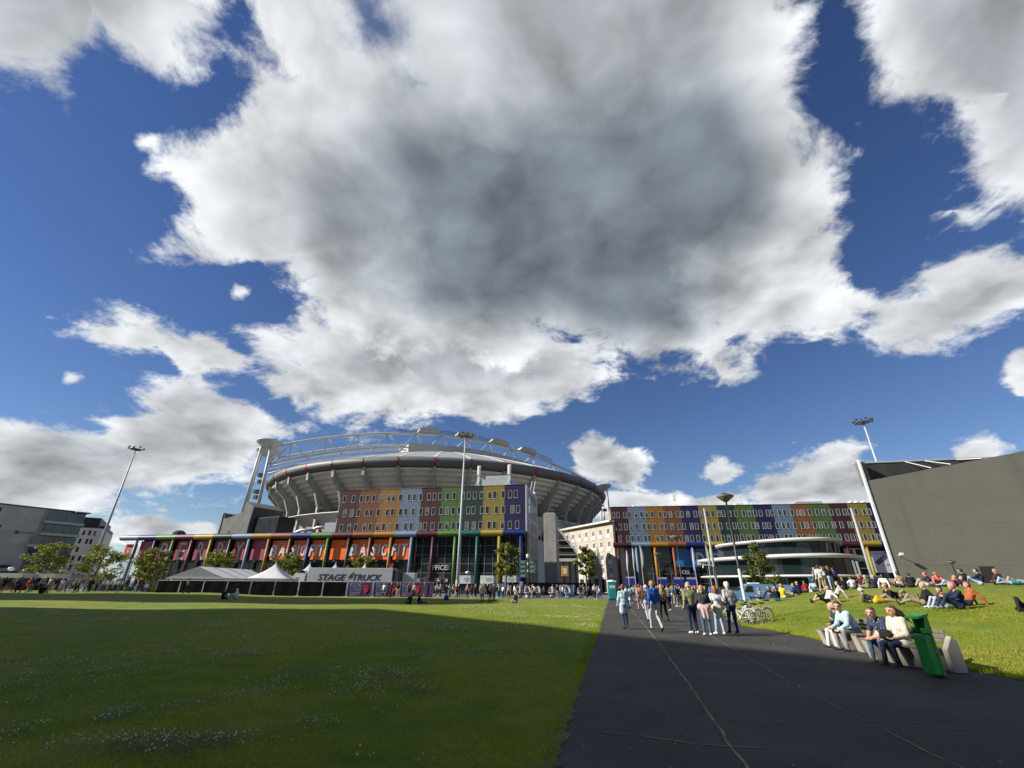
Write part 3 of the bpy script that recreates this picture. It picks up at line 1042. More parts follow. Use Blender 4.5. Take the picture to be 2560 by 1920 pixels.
# ducts on the low roof
q = MB()
q.tube([(42.5, 7, UPZ0 + .2), (42.8, 7, UPZ0 + 1.2), (44, 7, UPZ0 + 1.6), (48, 7, UPZ0 + 1.6)], 0.4, 10)
q.tube([(46, 8.5, UPZ0 + .2), (46.3, 8.5, UPZ0 + 2.0), (47.5, 8.5, UPZ0 + 2.4), (51, 8.5, UPZ0 + 2.4)], 0.4, 10)
q.build('duct', STEEL, LFT, smooth=True)
MB().bev(50.8, 56.4, 6.2, 10, UPZ0 + .26, UPZ0 + 3.2, 0.15).build('air_handler', STEEL, LFT)
MB().lathe([(1.6, 0), (1.5, .9), (0.8, 1.4), (.1, 1.5)], (10.5, 4.0, UPZ0 + .25), 12).build('roof_dome', DARK, LFT)

# ---- the matching block on the right
RF_U = [0.0, 4.74, 9.57, 14.34, 18.96, 23.73, 28.44, 33.09, 37.9, 42.59, 47.19, 51.82, 56.67, 61.11, 65.76, 70.4]
RF_C = ['maroon', 'sky', 'ochre', 'brown', 'navy', 'yellow', 'pine', 'green', 'navy', 'sky', 'orange', 'green', 'maroon', 'yellow', 'navy']
RF_RZ = math.atan2(-10.1, 65.5)
RFT = thing('office_building', 'colourful striped office block on the right, behind the white curved cinema', 'building', (28.0, 127.0, 0), RF_RZ)
for i in range(15):
    c = RF_C[i]
    MB().box(RF_U[i], RF_U[i + 1] - 0.004, 0, 0.4, UPZ0, UPZ1 - 0.1).build('facade_panel', render_mat(c), RFT)
    MB().box(RF_U[i], RF_U[i + 1] - 0.004, -0.06, 0.42, UPZ1 - 0.1, UPZ1 + 0.06).build('parapet', render_mat(c), RFT)
    tc = {'navy': 'blue'}.get(c, c)
    MB().tube([(RF_U[i], -0.45, 11.85), (RF_U[i + 1] - 0.01, -0.45, 11.85)], 0.62, 18).build('cornice_tube', tube_mat(tc), RFT)
    q = MB()
    q.tube([(RF_U[i] + 1.2, -0.45, 0), (RF_U[i] + 1.2, -0.45, 11.4)], 0.36, 12)
    q.build('column', tube_mat(tc), RFT, smooth=True)
ROWS_R = [
    (19.75, [0.76, 2.01, 3.92, 5.1, 6.91, 8.43, 9.79, 11.29, 13.37, 14.66, 16.16, 18.07, 19.21, 20.78, 22.71, 24.03, 25.85, 27.21, 28.88, 29.99, 31.57, 33.22, 35.2, 36.61, 38.06, 39.45, 41.22, 42.42, 44.22, 45.47, 47.31, 48.8, 49.91, 51.67, 53.43, 55.0, 56.83, 58.47, 60.02, 61.23, 62.77, 64.73, 65.84, 67.4, 69.0]),
    (16.55, [0.94, 2.39, 3.87, 5.27, 6.73, 8.72, 9.95, 11.54, 13.45, 14.54, 16.17, 18.1, 19.32, 21.25, 22.56, 24.18, 25.57, 27.14, 28.67, 30.63, 32.22, 33.46, 35.0, 36.9, 37.89, 39.68, 40.85, 42.9, 44.4, 45.55, 47.23, 49.03, 50.12, 52.03, 53.42, 54.72, 56.61, 58.41, 60.37, 61.48, 63.09, 64.86, 65.95, 67.8, 69.2]),
    (13.45, [2.01, 4.08, 5.33, 6.92, 8.81, 9.82, 11.94, 13.19, 14.83, 16.52, 17.92, 19.56, 20.85, 22.46, 24.03, 25.95, 27.32, 28.78, 30.23, 32.22, 33.6, 35.12, 36.29, 38.25, 39.58, 40.82, 42.41, 44.43, 45.57, 47.48, 48.87, 50.43, 51.98, 53.52, 55.06, 57.1, 58.8, 60.2, 61.49, 63.09, 64.92, 66.2, 68.0])]
for z, us in ROWS_R:
    for u in us:
        put_window(WIN, RFT, (u, -0.004, z))
MB().box(0, 70.4, 0.41, 15, UPZ0, UPZ1 - 0.4).build('upper_body', CONC, RFT)
MB().box(0.2, 70.2, 0.5, 14.8, UPZ1 - .4, UPZ1 - .2).build('roof', ROOF, RFT)
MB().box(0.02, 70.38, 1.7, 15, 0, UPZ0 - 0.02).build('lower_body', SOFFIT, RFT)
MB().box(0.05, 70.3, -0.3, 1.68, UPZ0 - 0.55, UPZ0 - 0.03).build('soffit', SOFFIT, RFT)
curtain_wall(RFT, 0.6, 56.4, 0.3, 11.3, 24, 5, 1.5, CURTAIN, MULL)
BLUE_SIGN = mat('blue_sign', (0.012, 0.13, 0.36), 0.45, 0.12, 0.7)
BLUE_PRINT = mat('blue_print', (0.03, 0.24, 0.50), 0.45, 0.2, 1.5)
for a, b in ((16.1, 19.8), (20.9, 28.2)):
    q = MB().bev(a, b, 0.7, 0.95, 6.5, 10.7, 0.05).build('shop_sign', BLUE_SIGN, RFT)
    MB().box(a - .08, b + .08, 0.96, 1.05, 6.4, 10.8).build('sign_frame', WHITE, q)
w = MB()
for k in range(9):
    w.box(16.3 + .12 * (k % 3), 19.6 - .2 * (k % 2), 0.68, 0.698, 6.8 + k * .28, 6.88 + k * .28)
w.build('sign_print', BLUE_PRINT, RFT)
SIGN_CREAM = mat('sign_cream', (0.55, 0.56, 0.58), 0.5, 0.05, 1.0)
for s, u, wd in (('D', 22.3, 2.0), ('I', 24.1, 0.5), ('O', 26.3, 2.3)):
    lettering('letter', s, SIGN_CREAM, RFT, (u, 0.62, 8.4), width=wd, height=3.1, depth=0.03, bold=0.03)
lettering('office_lettering', 'OFFICES', SIGN_PALE, RFT, (16.95, 1.2, 5.15), width=4.4, height=0.85, depth=0.04)
# far end: white framed windows, a poster and shop fascia under the yellow tube
for k in range(2):
    for j in range(2):
        q = MB()
        u, z = 57.6 + j * 2.3, 6.1 + k * 2.5
        q.box(u, u + 2.2, 0.6, 0.8, z, z + 2.3)
        fr = q.build('window_frame', WHITE, RFT)
        MB().box(u + .2, u + 2.0, 0.58, 0.598, z + .2, z + 2.1).build('pane', PANE, fr)
POST = mat('poster_paper', (0.52, 0.54, 0.58), 0.5, 0.05, 1.0)
PHONE = mat('poster_purple', (0.10, 0.06, 0.11), 0.3, 0.2, 1.0)
q = MB().box(62.9, 68.0, 0.3, 0.45, 5.2, 10.2).build('poster', POST, RFT)
w = MB()
w.add([(63.6, 0.28, 7.6), (64.4, 0.28, 6.9), (66.9, 0.28, 8.6), (66.1, 0.28, 9.3)], [(0, 1, 2, 3)])
w.build('poster_print', PHONE, q)
lettering('poster_lettering', 'plus', PHONE, q, (66.6, 0.28, 7.0), width=1.0, depth=0.004, shear=0.2)
lettering('poster_lettering', 'new arrival', RED, q, (65.4, 0.28, 9.7), width=2.6, depth=0.004)
q = MB().box(62.0, 70.2, 0.2, 0.5, 1.9, 3.9).build('shop_fascia', SHOP_WHITE, RFT)
lettering('fascia_lettering', 'Media Markt', RED, q, (66.2, 0.16, 2.9), width=6.0, height=1.1, depth=0.02, bold=0.02)
MB().box(57.5, 62.0, 0.2, 0.5, 1.0, 3.2).build('shop_fascia', RED, RFT)
# roof clutter
WP = MB()
WP.bev(6.6, 10.6, 3, 5, UPZ1, UPZ1 + 1.0, .05)
WP.build('plant_box', WHITE, RFT)
q = MB()
q.tube([(18.2, 2.5, UPZ1 - .2), (18.2, 2.5, UPZ1 + 3.6)], 0.12, 8)
for du in (-.3, 0, .3):
    q.bev(18.2 + du - .13, 18.2 + du + .13, 2.3, 2.5, UPZ1 + 1.9, UPZ1 + 3.9, .05)
q.build('antenna', WHITE, RFT)
for u in (26.6, 33.9, 36.0):
    MB().tube([(u, 2.5, UPZ1 - .2), (u, 2.5, UPZ1 + 2.7)], 0.03, 6).build('roof_mast', DARK, RFT)
MB().bev(34.1, 36.2, 2, 4, UPZ1 - .2, UPZ1 + .9, .05).build('plant_box', WHITE, RFT)
MB().bev(19.7, 20.7, 2, 3, UPZ1 - .2, UPZ1 + .6, .05).build('plant_box', WHITE, RFT)
MB().prism([(48.3, UPZ1 - .2), (56.8, UPZ1 - .2), (56.8, UPZ1 + 1.1), (50.4, UPZ1 + 1.1)], 3, 6).build('plant_screen', GREY_MESH, RFT)
for u in (62.9, 64.4, 66.0):
    MB().lathe([(.4, 0), (.4, .35), (.62, .45), (.5, .75), (.1, .9)], (u, 1.5, UPZ1 - .1), 12).build('roof_fan', WHITE, RFT)

# ---- beige block that closes the passage, its long side turned to the sun
BEIGE = mat('beige_stone', (0.40, 0.36, 0.295), 0.8, 0.10, 0.5, 0.2, dirt=(0.12, 0.3, 0.2))
bx0, by0, bx1, by1 = 17.2, 149.4, 28.2, 126.6
blen = math.hypot(bx1 - bx0, by1 - by0)
BGT = thing('stone_building', 'beige stone block with paired windows, half in shadow, between the two striped blocks', 'building', (bx0, by0, 0), math.atan2(by1 - by0, bx1 - bx0))
BH = 18.4
MB().box(0, blen, 0, 12, 0, BH - .5).build('wall', BEIGE, BGT)
MB().box(-.3, blen + .1, -1.1, 12, BH - .5, BH).build('roof', mat('beige_eave', (0.55, 0.52, 0.45), 0.7, 0.05), BGT)
WB = window_proto(1.25, 1.6, 0.1, WHITE, PANE)
BALC = mat('balcony_panel', (0.62, 0.62, 0.60), 0.6, 0.06)
bm = MB().box(-0.85, 0.85, -0.14, -0.02, -1.75, -0.9).mesh('balcony_panel')
bm.materials.append(BALC)
mm = MB().box(-0.06, 0.06, -0.05, -0.013, -.75, .75).mesh('mullion')
mm.materials.append(WHITE)
for k in range(4):
    for j in range(7):
        u, z = 1.9 + j * 3.55, 15.6 - k * 3.35
        o = put_window(WB, BGT, (u, -0.004, z))
        share('mullion', type('S', (), {'data': mm})(), o)
        share('balcony_panel', type('S', (), {'data': bm})(), BGT, (u, 0, z))
for j in range(7):
    u = 1.9 + j * 3.55
    MB().box(u - 1.0, u + 1.0, -0.03, -0.005, 0.2, 3.4).build('doorway', CURTAIN, BGT)

# ---- concrete stair tower and ramp between
ST = thing('stair_tower', 'plain grey concrete stair tower beside the white end wall', 'tower', (8.7, 121.0, 0), math.radians(-11))
MB().bev(0, 3.2, 0, 7, 0, 19.2, 0.06).build('wall', CONC, ST)
MB().box(0.4, 2.8, 0.5, 6.5, 19.204, 19.5).build('cap', CONC, ST)
RP = thing('stadium_ramp', 'dark stairway with green railings rising to the stadium behind the stair tower', 'stairs', (11.9, 128.0, 0), math.radians(-9))
MB().prism([(0, 0), (6.2, 0), (6.2, 9.6), (0, 17.5)], 4, 9).build('side_wall', SOFFIT, RP)  # darkness of the void around the stairs is put into this colour
MB().prism([(0, 17.6), (6.2, 9.7), (6.2, 10.5), (0, 18.4)], 3.8, 4.0).build('stringer', WHITE_WALL, RP)
GREEN_RAIL = mat('green_rail', (0.10, 0.16, 0.13), 0.5, 0.1)
q = MB()
for k in range(14):
    t = k / 13
    q.bar((6.2 * t, 3.7, 18.3 - 7.9 * t), (6.2 * t, 3.7, 20.2 - 7.9 * t), 0.06)
for h in (0.6, 1.2, 1.9):
    q.bar((0, 3.7, 18.3 + h), (6.2, 3.7, 10.4 + h), 0.07)
q.build('railing', GREEN_RAIL, RP)
MB().box(0.2, 6.0, 3.6, 3.96, 7.8, 8.6).build('beam', WHITE_WALL, RP)
for k in range(3):
    MB().box(0.3, 5.9 - k * 1.2, 3.5, 3.97, 9.4 + k * 1.9, 9.65 + k * 1.9).build('landing', CONC, RP)
for k in range(4):
    MB().box(0.4 + k * 1.6, 0.6 + k * 1.6, 3.3, 3.4, 0, 7.8).build('post', DARK, RP)
MB().box(0.1, 6.1, 3.4, 3.97, 0, 7.6).build('opening_shade_panel', SOFFIT, RP)  # solid panel; its dark colour stands for the shade inside an opening
OR_S = mat('orange_box_sign', (0.55, 0.27, 0.02), 0.5, 0.1)
o = tag(MB().bev(-0.7, 0.7, -0.15, 0.15, 3.4, 5.3, 0.03).build('box_sign', OR_S, None, loc=(11.0, 96.0, 0)), 'orange box sign hanging in the passage beneath the stadium stairs', 'sign')
MB().box(-0.4, 0.4, -0.17, -0.152, 3.8, 4.9).build('sign_print', WHITE, o)
MB().tube([(0, 0, 0), (0, 0, 3.4)], 0.05, 8).build('post', DARK, o)

# ---- white curved cinema
CT = thing('cinema', 'low curved cinema with white ribbon floors and dark glass beyond the grass mound', 'building', (0, 0, 0))


def smooth_plan(pts, n=8):
    out = []
    k = len(pts)
    for i in range(k):
        p0, p1, p2, p3 = (Vector(pts[(i + d) % k]) for d in (-1, 0, 1, 2))
        for j in range(n):
            t = j / n
            out.append(0.5 * ((2 * p1) + (p2 - p0) * t + (2 * p0 - 5 * p1 + 4 * p2 - p3) * t * t + (3 * p1 - p0 - 3 * p2 + p3) * t ** 3))
    return [(p.x, p.y) for p in out]


def ribbon(plan, z, h, lip):
    """Floor edge with a rounded nose."""
    q = MB()
    c = Vector((sum(p[0] for p in plan) / len(plan), sum(p[1] for p in plan) / len(plan)))
    rings = [(lip * 1.6, -h * .5), (0.12, -h * .42), (0.0, -h * .1), (0.05, h * .25), (lip * .8, h * .5)]
    vs, fs = [], []
    n = len(plan)
    for ins, dz in rings:
        for x, y in plan:
            d = (c - Vector((x, y))).normalized()
            vs.append((x + d.x * ins, y + d.y * ins, z + dz))
    for r in range(len(rings) - 1):
        for i in range(n):
            j = (i + 1) % n
            fs.append((r * n + i, r * n + j, (r + 1) * n + j, (r + 1) * n + i))
    fs.append(tuple(reversed(range(n))))
    fs.append(tuple(range((len(rings) - 1) * n, len(rings) * n)))
    q.add(vs, fs)
    return q


CW = mat('cinema_white', (0.46, 0.46, 0.46), 0.4, 0.05, 0.5, dirt=(0.1, 0.3, 0.2))
plan_t = smooth_plan([(40.3, 91.5), (41.9, 83.2), (45.4, 77.7), (49.2, 75.3), (52.8, 75.6), (56.4, 78.6), (60, 87), (56, 97), (46, 99)])
plan_m = smooth_plan([(38.3, 96.3), (40.3, 85.2), (44.6, 78.0), (49.8, 74.7), (55.0, 75.6), (60.0, 79.6), (65, 88), (58, 99), (46, 102)])
plan_b = smooth_plan([(37.0, 93.0), (40.3, 84.5), (44.8, 77.6), (49.8, 74.4), (54.6, 74.9), (60.5, 78.0), (66, 88), (58, 99), (46, 101)])
ribbon(plan_t, 9.0, 0.55, 1.2).build('roof_ribbon', CW, CT, smooth=True)
ribbon(plan_m, 6.45, 0.66, 1.2).build('floor_ribbon', CW, CT, smooth=True)
ribbon(plan_b, 3.4, 0.42, 1.2).build('canopy_ribbon', CW, CT, smooth=True)


def glass_band(plan, z0, z1, inset, m, step=4):
    c = Vector((sum(p[0] for p in plan) / len(plan), sum(p[1] for p in plan) / len(plan)))
    pts = []
    for x, y in plan[::step]:
        d = (c - Vector((x, y))).normalized()
        pts.append(Vector((x, y)) + d * inset)
    n = len(pts)
    for i in range(n):
        a, b = pts[i], pts[(i + 1) % n]
        if a.y > 95 and b.y > 95:
            continue
        q = MB()
        d = (b - a).normalized()
        nn = Vector((d.y, -d.x))
        aa, bb = a + d * .06, b - d * .06
        q.add([(aa.x, aa.y, z0), (bb.x, bb.y, z0), (bb.x, bb.y, z1), (aa.x, aa.y, z1), (aa.x - nn.x * .05, aa.y - nn.y * .05, z0), (bb.x - nn.x * .05, bb.y - nn.y * .05, z0), (bb.x - nn.x * .05, bb.y - nn.y * .05, z1), (aa.x - nn.x * .05, aa.y - nn.y * .05, z1)],
              [(0, 1, 2, 3), (7, 6, 5, 4), (0, 4, 5, 1), (3, 2, 6, 7), (1, 5, 6, 2), (0, 3, 7, 4)])
        q.build('glass_pane', m, CT)
        MB().bar((a.x, a.y, z0), (a.x, a.y, z1), 0.12, 0.14).build('mullion', DARK, CT)


CG = glass_mat('cinema_glass', (0.012, 0.020, 0.023), 0.05, 0.6, 0.15)
glass_band(plan_t, 6.76, 8.72, 1.3, CG)
glass_band(plan_m, 3.62, 6.12, 1.5, CG)
glass_band(plan_b, 0.0, 3.1, 2.2, CURTAIN, 8)
core = [(x * .72 + 50.5 * .28, y * .72 + 88 * .28) for x, y in plan_m]
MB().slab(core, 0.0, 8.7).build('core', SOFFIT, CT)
w = MB()
for t in range(7):
    a = plan_t[10 + t * 5]
    w.bar((a[0] * .86 + 7.0, a[1] * .86 + 12.2, 3.7), (a[0] * .86 + 7.6, a[1] * .86 + 12.0, 8.5), 0.25)
w.build('inner_post', CONC, CT)

CT.location = (50.0, 85.0, 0.0)
for ch in CT.children:
    ch.location = (-50.0, -85.0, 0.0)

# ---- grey concert hall on the right
GX, GY = 50.2, 62.3
GRZ = math.atan2(-0.209, 0.978)
GT = thing('concert_hall', 'large plain grey concert hall wall with a sloping top at the right', 'building', (GX, GY, 0), GRZ)
GREY_WALL = mat('grey_cladding', (0.168, 0.158, 0.140), 0.75, 0.05, 0.35, 0.05, spec=0.3, dirt=(0.20, 0.45, 0.06))
# the wall rises to the right: z at u
def top_u(u):
    return 15.45 + (18.5 - 15.45) * u / 18.2 if u < 18.2 else 18.5 + (u - 18.2) * 0.19


edges_u = [0.35, 6.3, 12.3, 18.3, 24.3, 30.3, 36.3, 42.3, 48.3, 54.3]
zs = [0, 4.4, 9.6]
for a, b in zip(edges_u, edges_u[1:]):
    for k in range(3):
        z0 = zs[k]
        if k < 2:
            poly = [(a + .006, z0 + .006), (b - .006, z0 + .006), (b - .006, zs[k + 1] - .006), (a + .006, zs[k + 1] - .006)]
        else:
            poly = [(a + .006, z0 + .006), (b - .006, z0 + .006), (b - .006, top_u(b)), (a + .006, top_u(a))]
        MB().prism(poly, 0, 0.25).build('wall_panel', GREY_WALL, GT)
MB().slab([(0.36, 0.26), (54.3, 0.26), (54.3, 24), (13.5, 24)], 0, 15.0).build('body', GREY_WALL, GT)
LOUVRE = mat('dark_louvre', (0.042, 0.042, 0.040), 0.8, 0.35, 0.35, dirt=(0.5, 0.5, 0.1))
MB().box(1.0, 30, 1.6, 2.0, 14.0, 18.4).build('set_back_wall', LOUVRE, GT)
MB().box(0.4, 30, 1.5, 2.2, 18.404, 18.62).build('coping', mat('coping_metal', (0.5, 0.52, 0.56), 0.4, 0.05, metal=0.4), GT)
MB().box(0.12, 0.34, -0.12, 0.3, 0, 18.6).build('edge_trim', mat('trim_white', (0.62, 0.66, 0.74), 0.5, 0.05), GT)
MB().prism([(0.35, 15.0), (1.1, 15.6), (1.1, 18.4), (0.35, 18.4)], 0.3, 1.6).build('end_cheek', GREY_WALL, GT)
for u in (6.8, 9.3, 13.2):
    MB().bar((u, 1.45, 18.4), (u + 2.2, 0.3, top_u(u + 2.2) + .15), 0.10).build('strut', WHITE, GT)
for u, z in ((1.2, 5.6), (0.9, 2.5)):
    q = MB()
    q.bar((u, 0, z), (u + .05, -0.7, z + .15), 0.06)
    q.bev(u - .22, u + .22, -1.0, -0.65, z, z + .3, .05)
    q.build('camera_box', WHITE if z > 4 else DARK, GT)

# ---- concrete office block at the far left, and the hotel behind it
AT = thing('concrete_building', 'bare concrete block with dark slit windows and a glazed corner at the left edge', 'building', (-165.0, 95.7, 0), math.atan2(47.5, 26.7))
# local x runs along the face away from the camera; local -y looks to the lawn
AL = math.hypot(26.7, 47.5)
AH = 22.0
GREY_CONC = mat('board_concrete', (0.52, 0.475, 0.42), 0.85, 0.10, 0.3, 0.2, dirt=(0.2, 0.2, 0.15))
for k in range(5):
    for j in range(6):
        u0, u1 = j * 8.0, (j + 1) * 8.0
        MB().box(u0 + .01, u1 - .01, 0, 0.3, 4.2 + k * 3.5 + .01, 4.2 + (k + 1) * 3.5 - .01).build('concrete_panel', GREY_CONC, AT)
MB().box(0, AL, 0.31, 18, 4.2, AH - .3).build('body', GREY_CONC, AT)
MB().box(0, AL + .3, -0.25, 18, AH - .3, AH).build('roof_edge', CONC_DARK, AT)
MB().box(0.5, AL, 2.0, 17, 0, 4.19).build('ground_floor', CURTAIN, AT)
for u, z, h in ((38.4, 18.6, 4.6), (39.9, 14.8, 3.0), (37.6, 9.0, 3.6), (30, 15, 4), (20, 10, 4)):
    MB().box(u - .45, u + .45, -0.02, 0.02, z - h / 2, z + h / 2).build('slit_window', CURTAIN, AT)
lettering('wall_lettering', 'expostage', mat('faint_sign', (0.20, 0.18, 0.17), 0.8), AT, (46.2, -0.05, 14.6), width=3.2, depth=0.02)
MB().tube([(44.0, -0.08, 14.6), (44.0, -0.02, 14.6)], 0.5, 16).build('round_mark', mat('mark_red', (0.16, 0.07, 0.07), 0.7), AT)
MB().box(40.5, 46.0, -0.10, -0.01, 5.0, 5.8).build('dark_sign', DARK, AT)
TEAL_G = glass_mat('teal_glass', (0.06, 0.11, 0.115), 0.08, 0.5, 0.3)
PALE_G = glass_mat('pale_glass', (0.30, 0.38, 0.42), 0.1, 0.2, 0.3)
SLABC = mat('slab_edge', (0.52, 0.47, 0.41), 0.8, 0.08)
for k, (z0, z1, a) in enumerate(((18.4, 21.2, 48.8), (15.0, 17.4, 49.1), (11.6, 14.0, 47.4), (8.4, 10.8, 47.9), (4.6, 7.6, 48.3))):
    w = (AL + 3.0 - a) / 4
    for j in range(4):
        MB().box(a + j * w + .04, a + (j + 1) * w - .04, -1.2, -1.1, z0, z1).build('glass_pane', TEAL_G, AT)
    MB().box(a - .3, AL + 3.4, -1.5, 0.305, z0 - .75, z0 - .05).build('slab', SLABC, AT)
    q = MB()
    for j in range(3):
        y0 = -1.0 + j * 4.2
        q = MB().box(AL + 2.9, AL + 3.05, y0, y0 + 4.1, z0 - (.5 if k % 2 else 0), z1)
        q.build('side_pane', PALE_G, AT)
    MB().box(AL + .05, AL + 3.5, 0.32, 12.5, z0 - .75, z0 - .05).build('side_slab', SLABC, AT)
    if k in (1, 3):
        MB().box(AL + 3.55, AL + 3.6, 2.5, 11, z0 - 1.3, z0 - .1).build('dark_fascia', BLACK, AT)
MB().box(AL + .31, AL + 4, -1.6, 14, AH - .5, AH - .2).build('roof_overhang', mat('roof_edge_brown', (0.2, 0.14, 0.12), .8), AT)
q = MB()
q.bar((31, 3, AH), (31, 3, AH + 1.6), 0.9)
q.bar((31, 3, AH + 1.5), (25.0, 3, AH + 5.2), 0.3)
q.build('roof_cradle', DARK, AT)

JT = thing('hotel', 'white hotel with a black crown bearing its name, behind the concrete block', 'building', (-152.6, 172.0, 0), math.atan2(21.4, 30.5))
# local x towards the right-hand corner; front looks to -y
JW = mat('hotel_white', (0.60, 0.57, 0.52), 0.8, 0.06, 0.3)
JH = 23.4
MB().box(-37, 0, 0, 36, 0, JH - 3.6).build('wall', JW, JT)
MB().box(-37, -1.4, -0.1, 34, JH - 3.6, JH).build('crown', BLACK, JT)
MB().box(-1.38, 0.05, 4, 34, JH - 3.6, JH - 2.4).build('crown_step', BLACK, JT)
lettering('hotel_lettering', 'jaz', WHITE, JT, (-8.6, -0.2, JH - 1.8), width=3.6, height=2.5, depth=0.04)
JW_WIN = window_proto(0.85, 1.9, 0.08, JW, PANE)
rj = random.Random(5)
for k in range(6):
    for j in range(14):
        u = -1.8 - j * 1.55 + rj.uniform(-.25, .25)
        if rj.random() < .12:
            continue
        put_window(JW_WIN, JT, (u, -0.004, 18.0 - k * 2.9))

# ---- tall neighbours outside the picture that shade the lawn
OFF_W = mat('neighbour_wall', (0.30, 0.28, 0.26), 0.8, 0.08, 0.3)


def neighbour(name, label, loc, rz, lx, ly, h):
    t = thing(name, label, 'building', loc, rz)
    MB().box(0, lx, 0, ly, 0, h).build('wall', OFF_W, t)
    k = 0
    z = 3.5
    q = MB()
    while z < h - 2:
        q.box(0.6, lx - .6, ly + .004, ly + .05, z, z + 1.7)
        q.box(lx + .004, lx + .05, .6, ly - .6, z, z + 1.7)
        z += 3.6
    q.build('window_strips', PANE, t)
    return t


# its long roof edge faces the lawn
neighbour('tower_block', 'tall office tower left of the lawn whose shadow covers the near grass', (-77.4 - 0.757 * 34, 22.5 - 0.65 * 34, 0), math.atan2(-0.757, 0.65), 95, 34, 45.0)
neighbour('tower_block', 'slim office tower left of the lawn whose shadow crosses the far grass', (-118.0, 31.5, 0), 0.0, 41, 15.5, 50.0)

# ------------------------------------------------------------------ stadium
SX, SY = -34.0, 226.0
STD = thing('stadium', 'large round stadium with concrete ribs and a white arched roof truss behind the striped block', 'stadium', (SX, SY, 0))
FASCIA = mat('stadium_fascia', (0.115, 0.12, 0.125), 0.55, 0.08, 0.15)
BOWL = mat('stand_underside', (0.62, 0.59, 0.52), 0.85, 0.08, 0.3)
RIBC = mat('rib_concrete', (0.36, 0.35, 0.32), 0.85, 0.1, 0.3, 0.2, dirt=(0.25, 0.3, 0.15))
SHELL = mat('roof_sheet', (0.30, 0.31, 0.32), 0.5, 0.08, 0.2, metal=0.2)
TRUSS = mat('truss_white', (0.50, 0.50, 0.48), 0.5, 0.06, 0.3, dirt=(0.15, 0.3, 0.5))
REDM = mat('stadium_red', (0.30, 0.02, 0.02), 0.55, 0.1)
DECKW = mat('deck_white', (0.58, 0.57, 0.54), 0.6, 0.06, 0.3, dirt=(0.12, 0.3, 0.2))
NRIB = 40
# ribs start where the middle one stands as seen from the lawn
PH0 = math.atan2(147.5 - SY, -26.2 - SX)


def ring_part(prof, ph0, ph1, n=4):
    q = MB()
    vs, fs = [], []
    m = len(prof)
    for i in range(n + 1):
        a = ph0 + (ph1 - ph0) * i / n
        for r, z in prof:
            vs.append((r * math.cos(a), r * math.sin(a), z))
    for i in range(n):
        for k in range(m - 1):
            a = i * m + k
            fs.append((a, a + m, a + m + 1, a + 1))
    q.add(vs, fs)
    return q


step = 2 * math.pi / NRIB
# the stepped underside of the upper stand
prof_b = []
N_ST = 10
for k in range(N_ST):
    r0, z0 = 60.5 + 17.5 * k / N_ST, 24.0 + 13.8 * k / N_ST
    r1, z1 = 60.5 + 17.5 * (k + 1) / N_ST, 24.0 + 13.8 * (k + 1) / N_ST
    prof_b += [(r0 + .15, z0), (r0 + .15, z0 + 0.55), (r1 - .1, z0 + 0.9)]
prof_b.append((78.2, 38.0))
prof_f = [(77.6, 38.3), (78.9, 38.4), (79.9, 39.0), (80.35, 39.8), (80.2, 40.8), (79.6, 41.4), (78.8, 41.7)]
prof_d = [(73.6, 24.6), (74.0, 24.3), (73.4, 23.8), (71.2, 22.4), (69.8, 20.4), (69.2, 18.6)]
prof_w = [(69.2, 18.6), (69.0, 17.2)]
prof_l = [(69.0, 17.2), (68.6, 8.0), (68.6, 0.0)]


def roof_z(r):
    return 41.6 + 21.5 * (1 - (r / 78.8) ** 1.35)


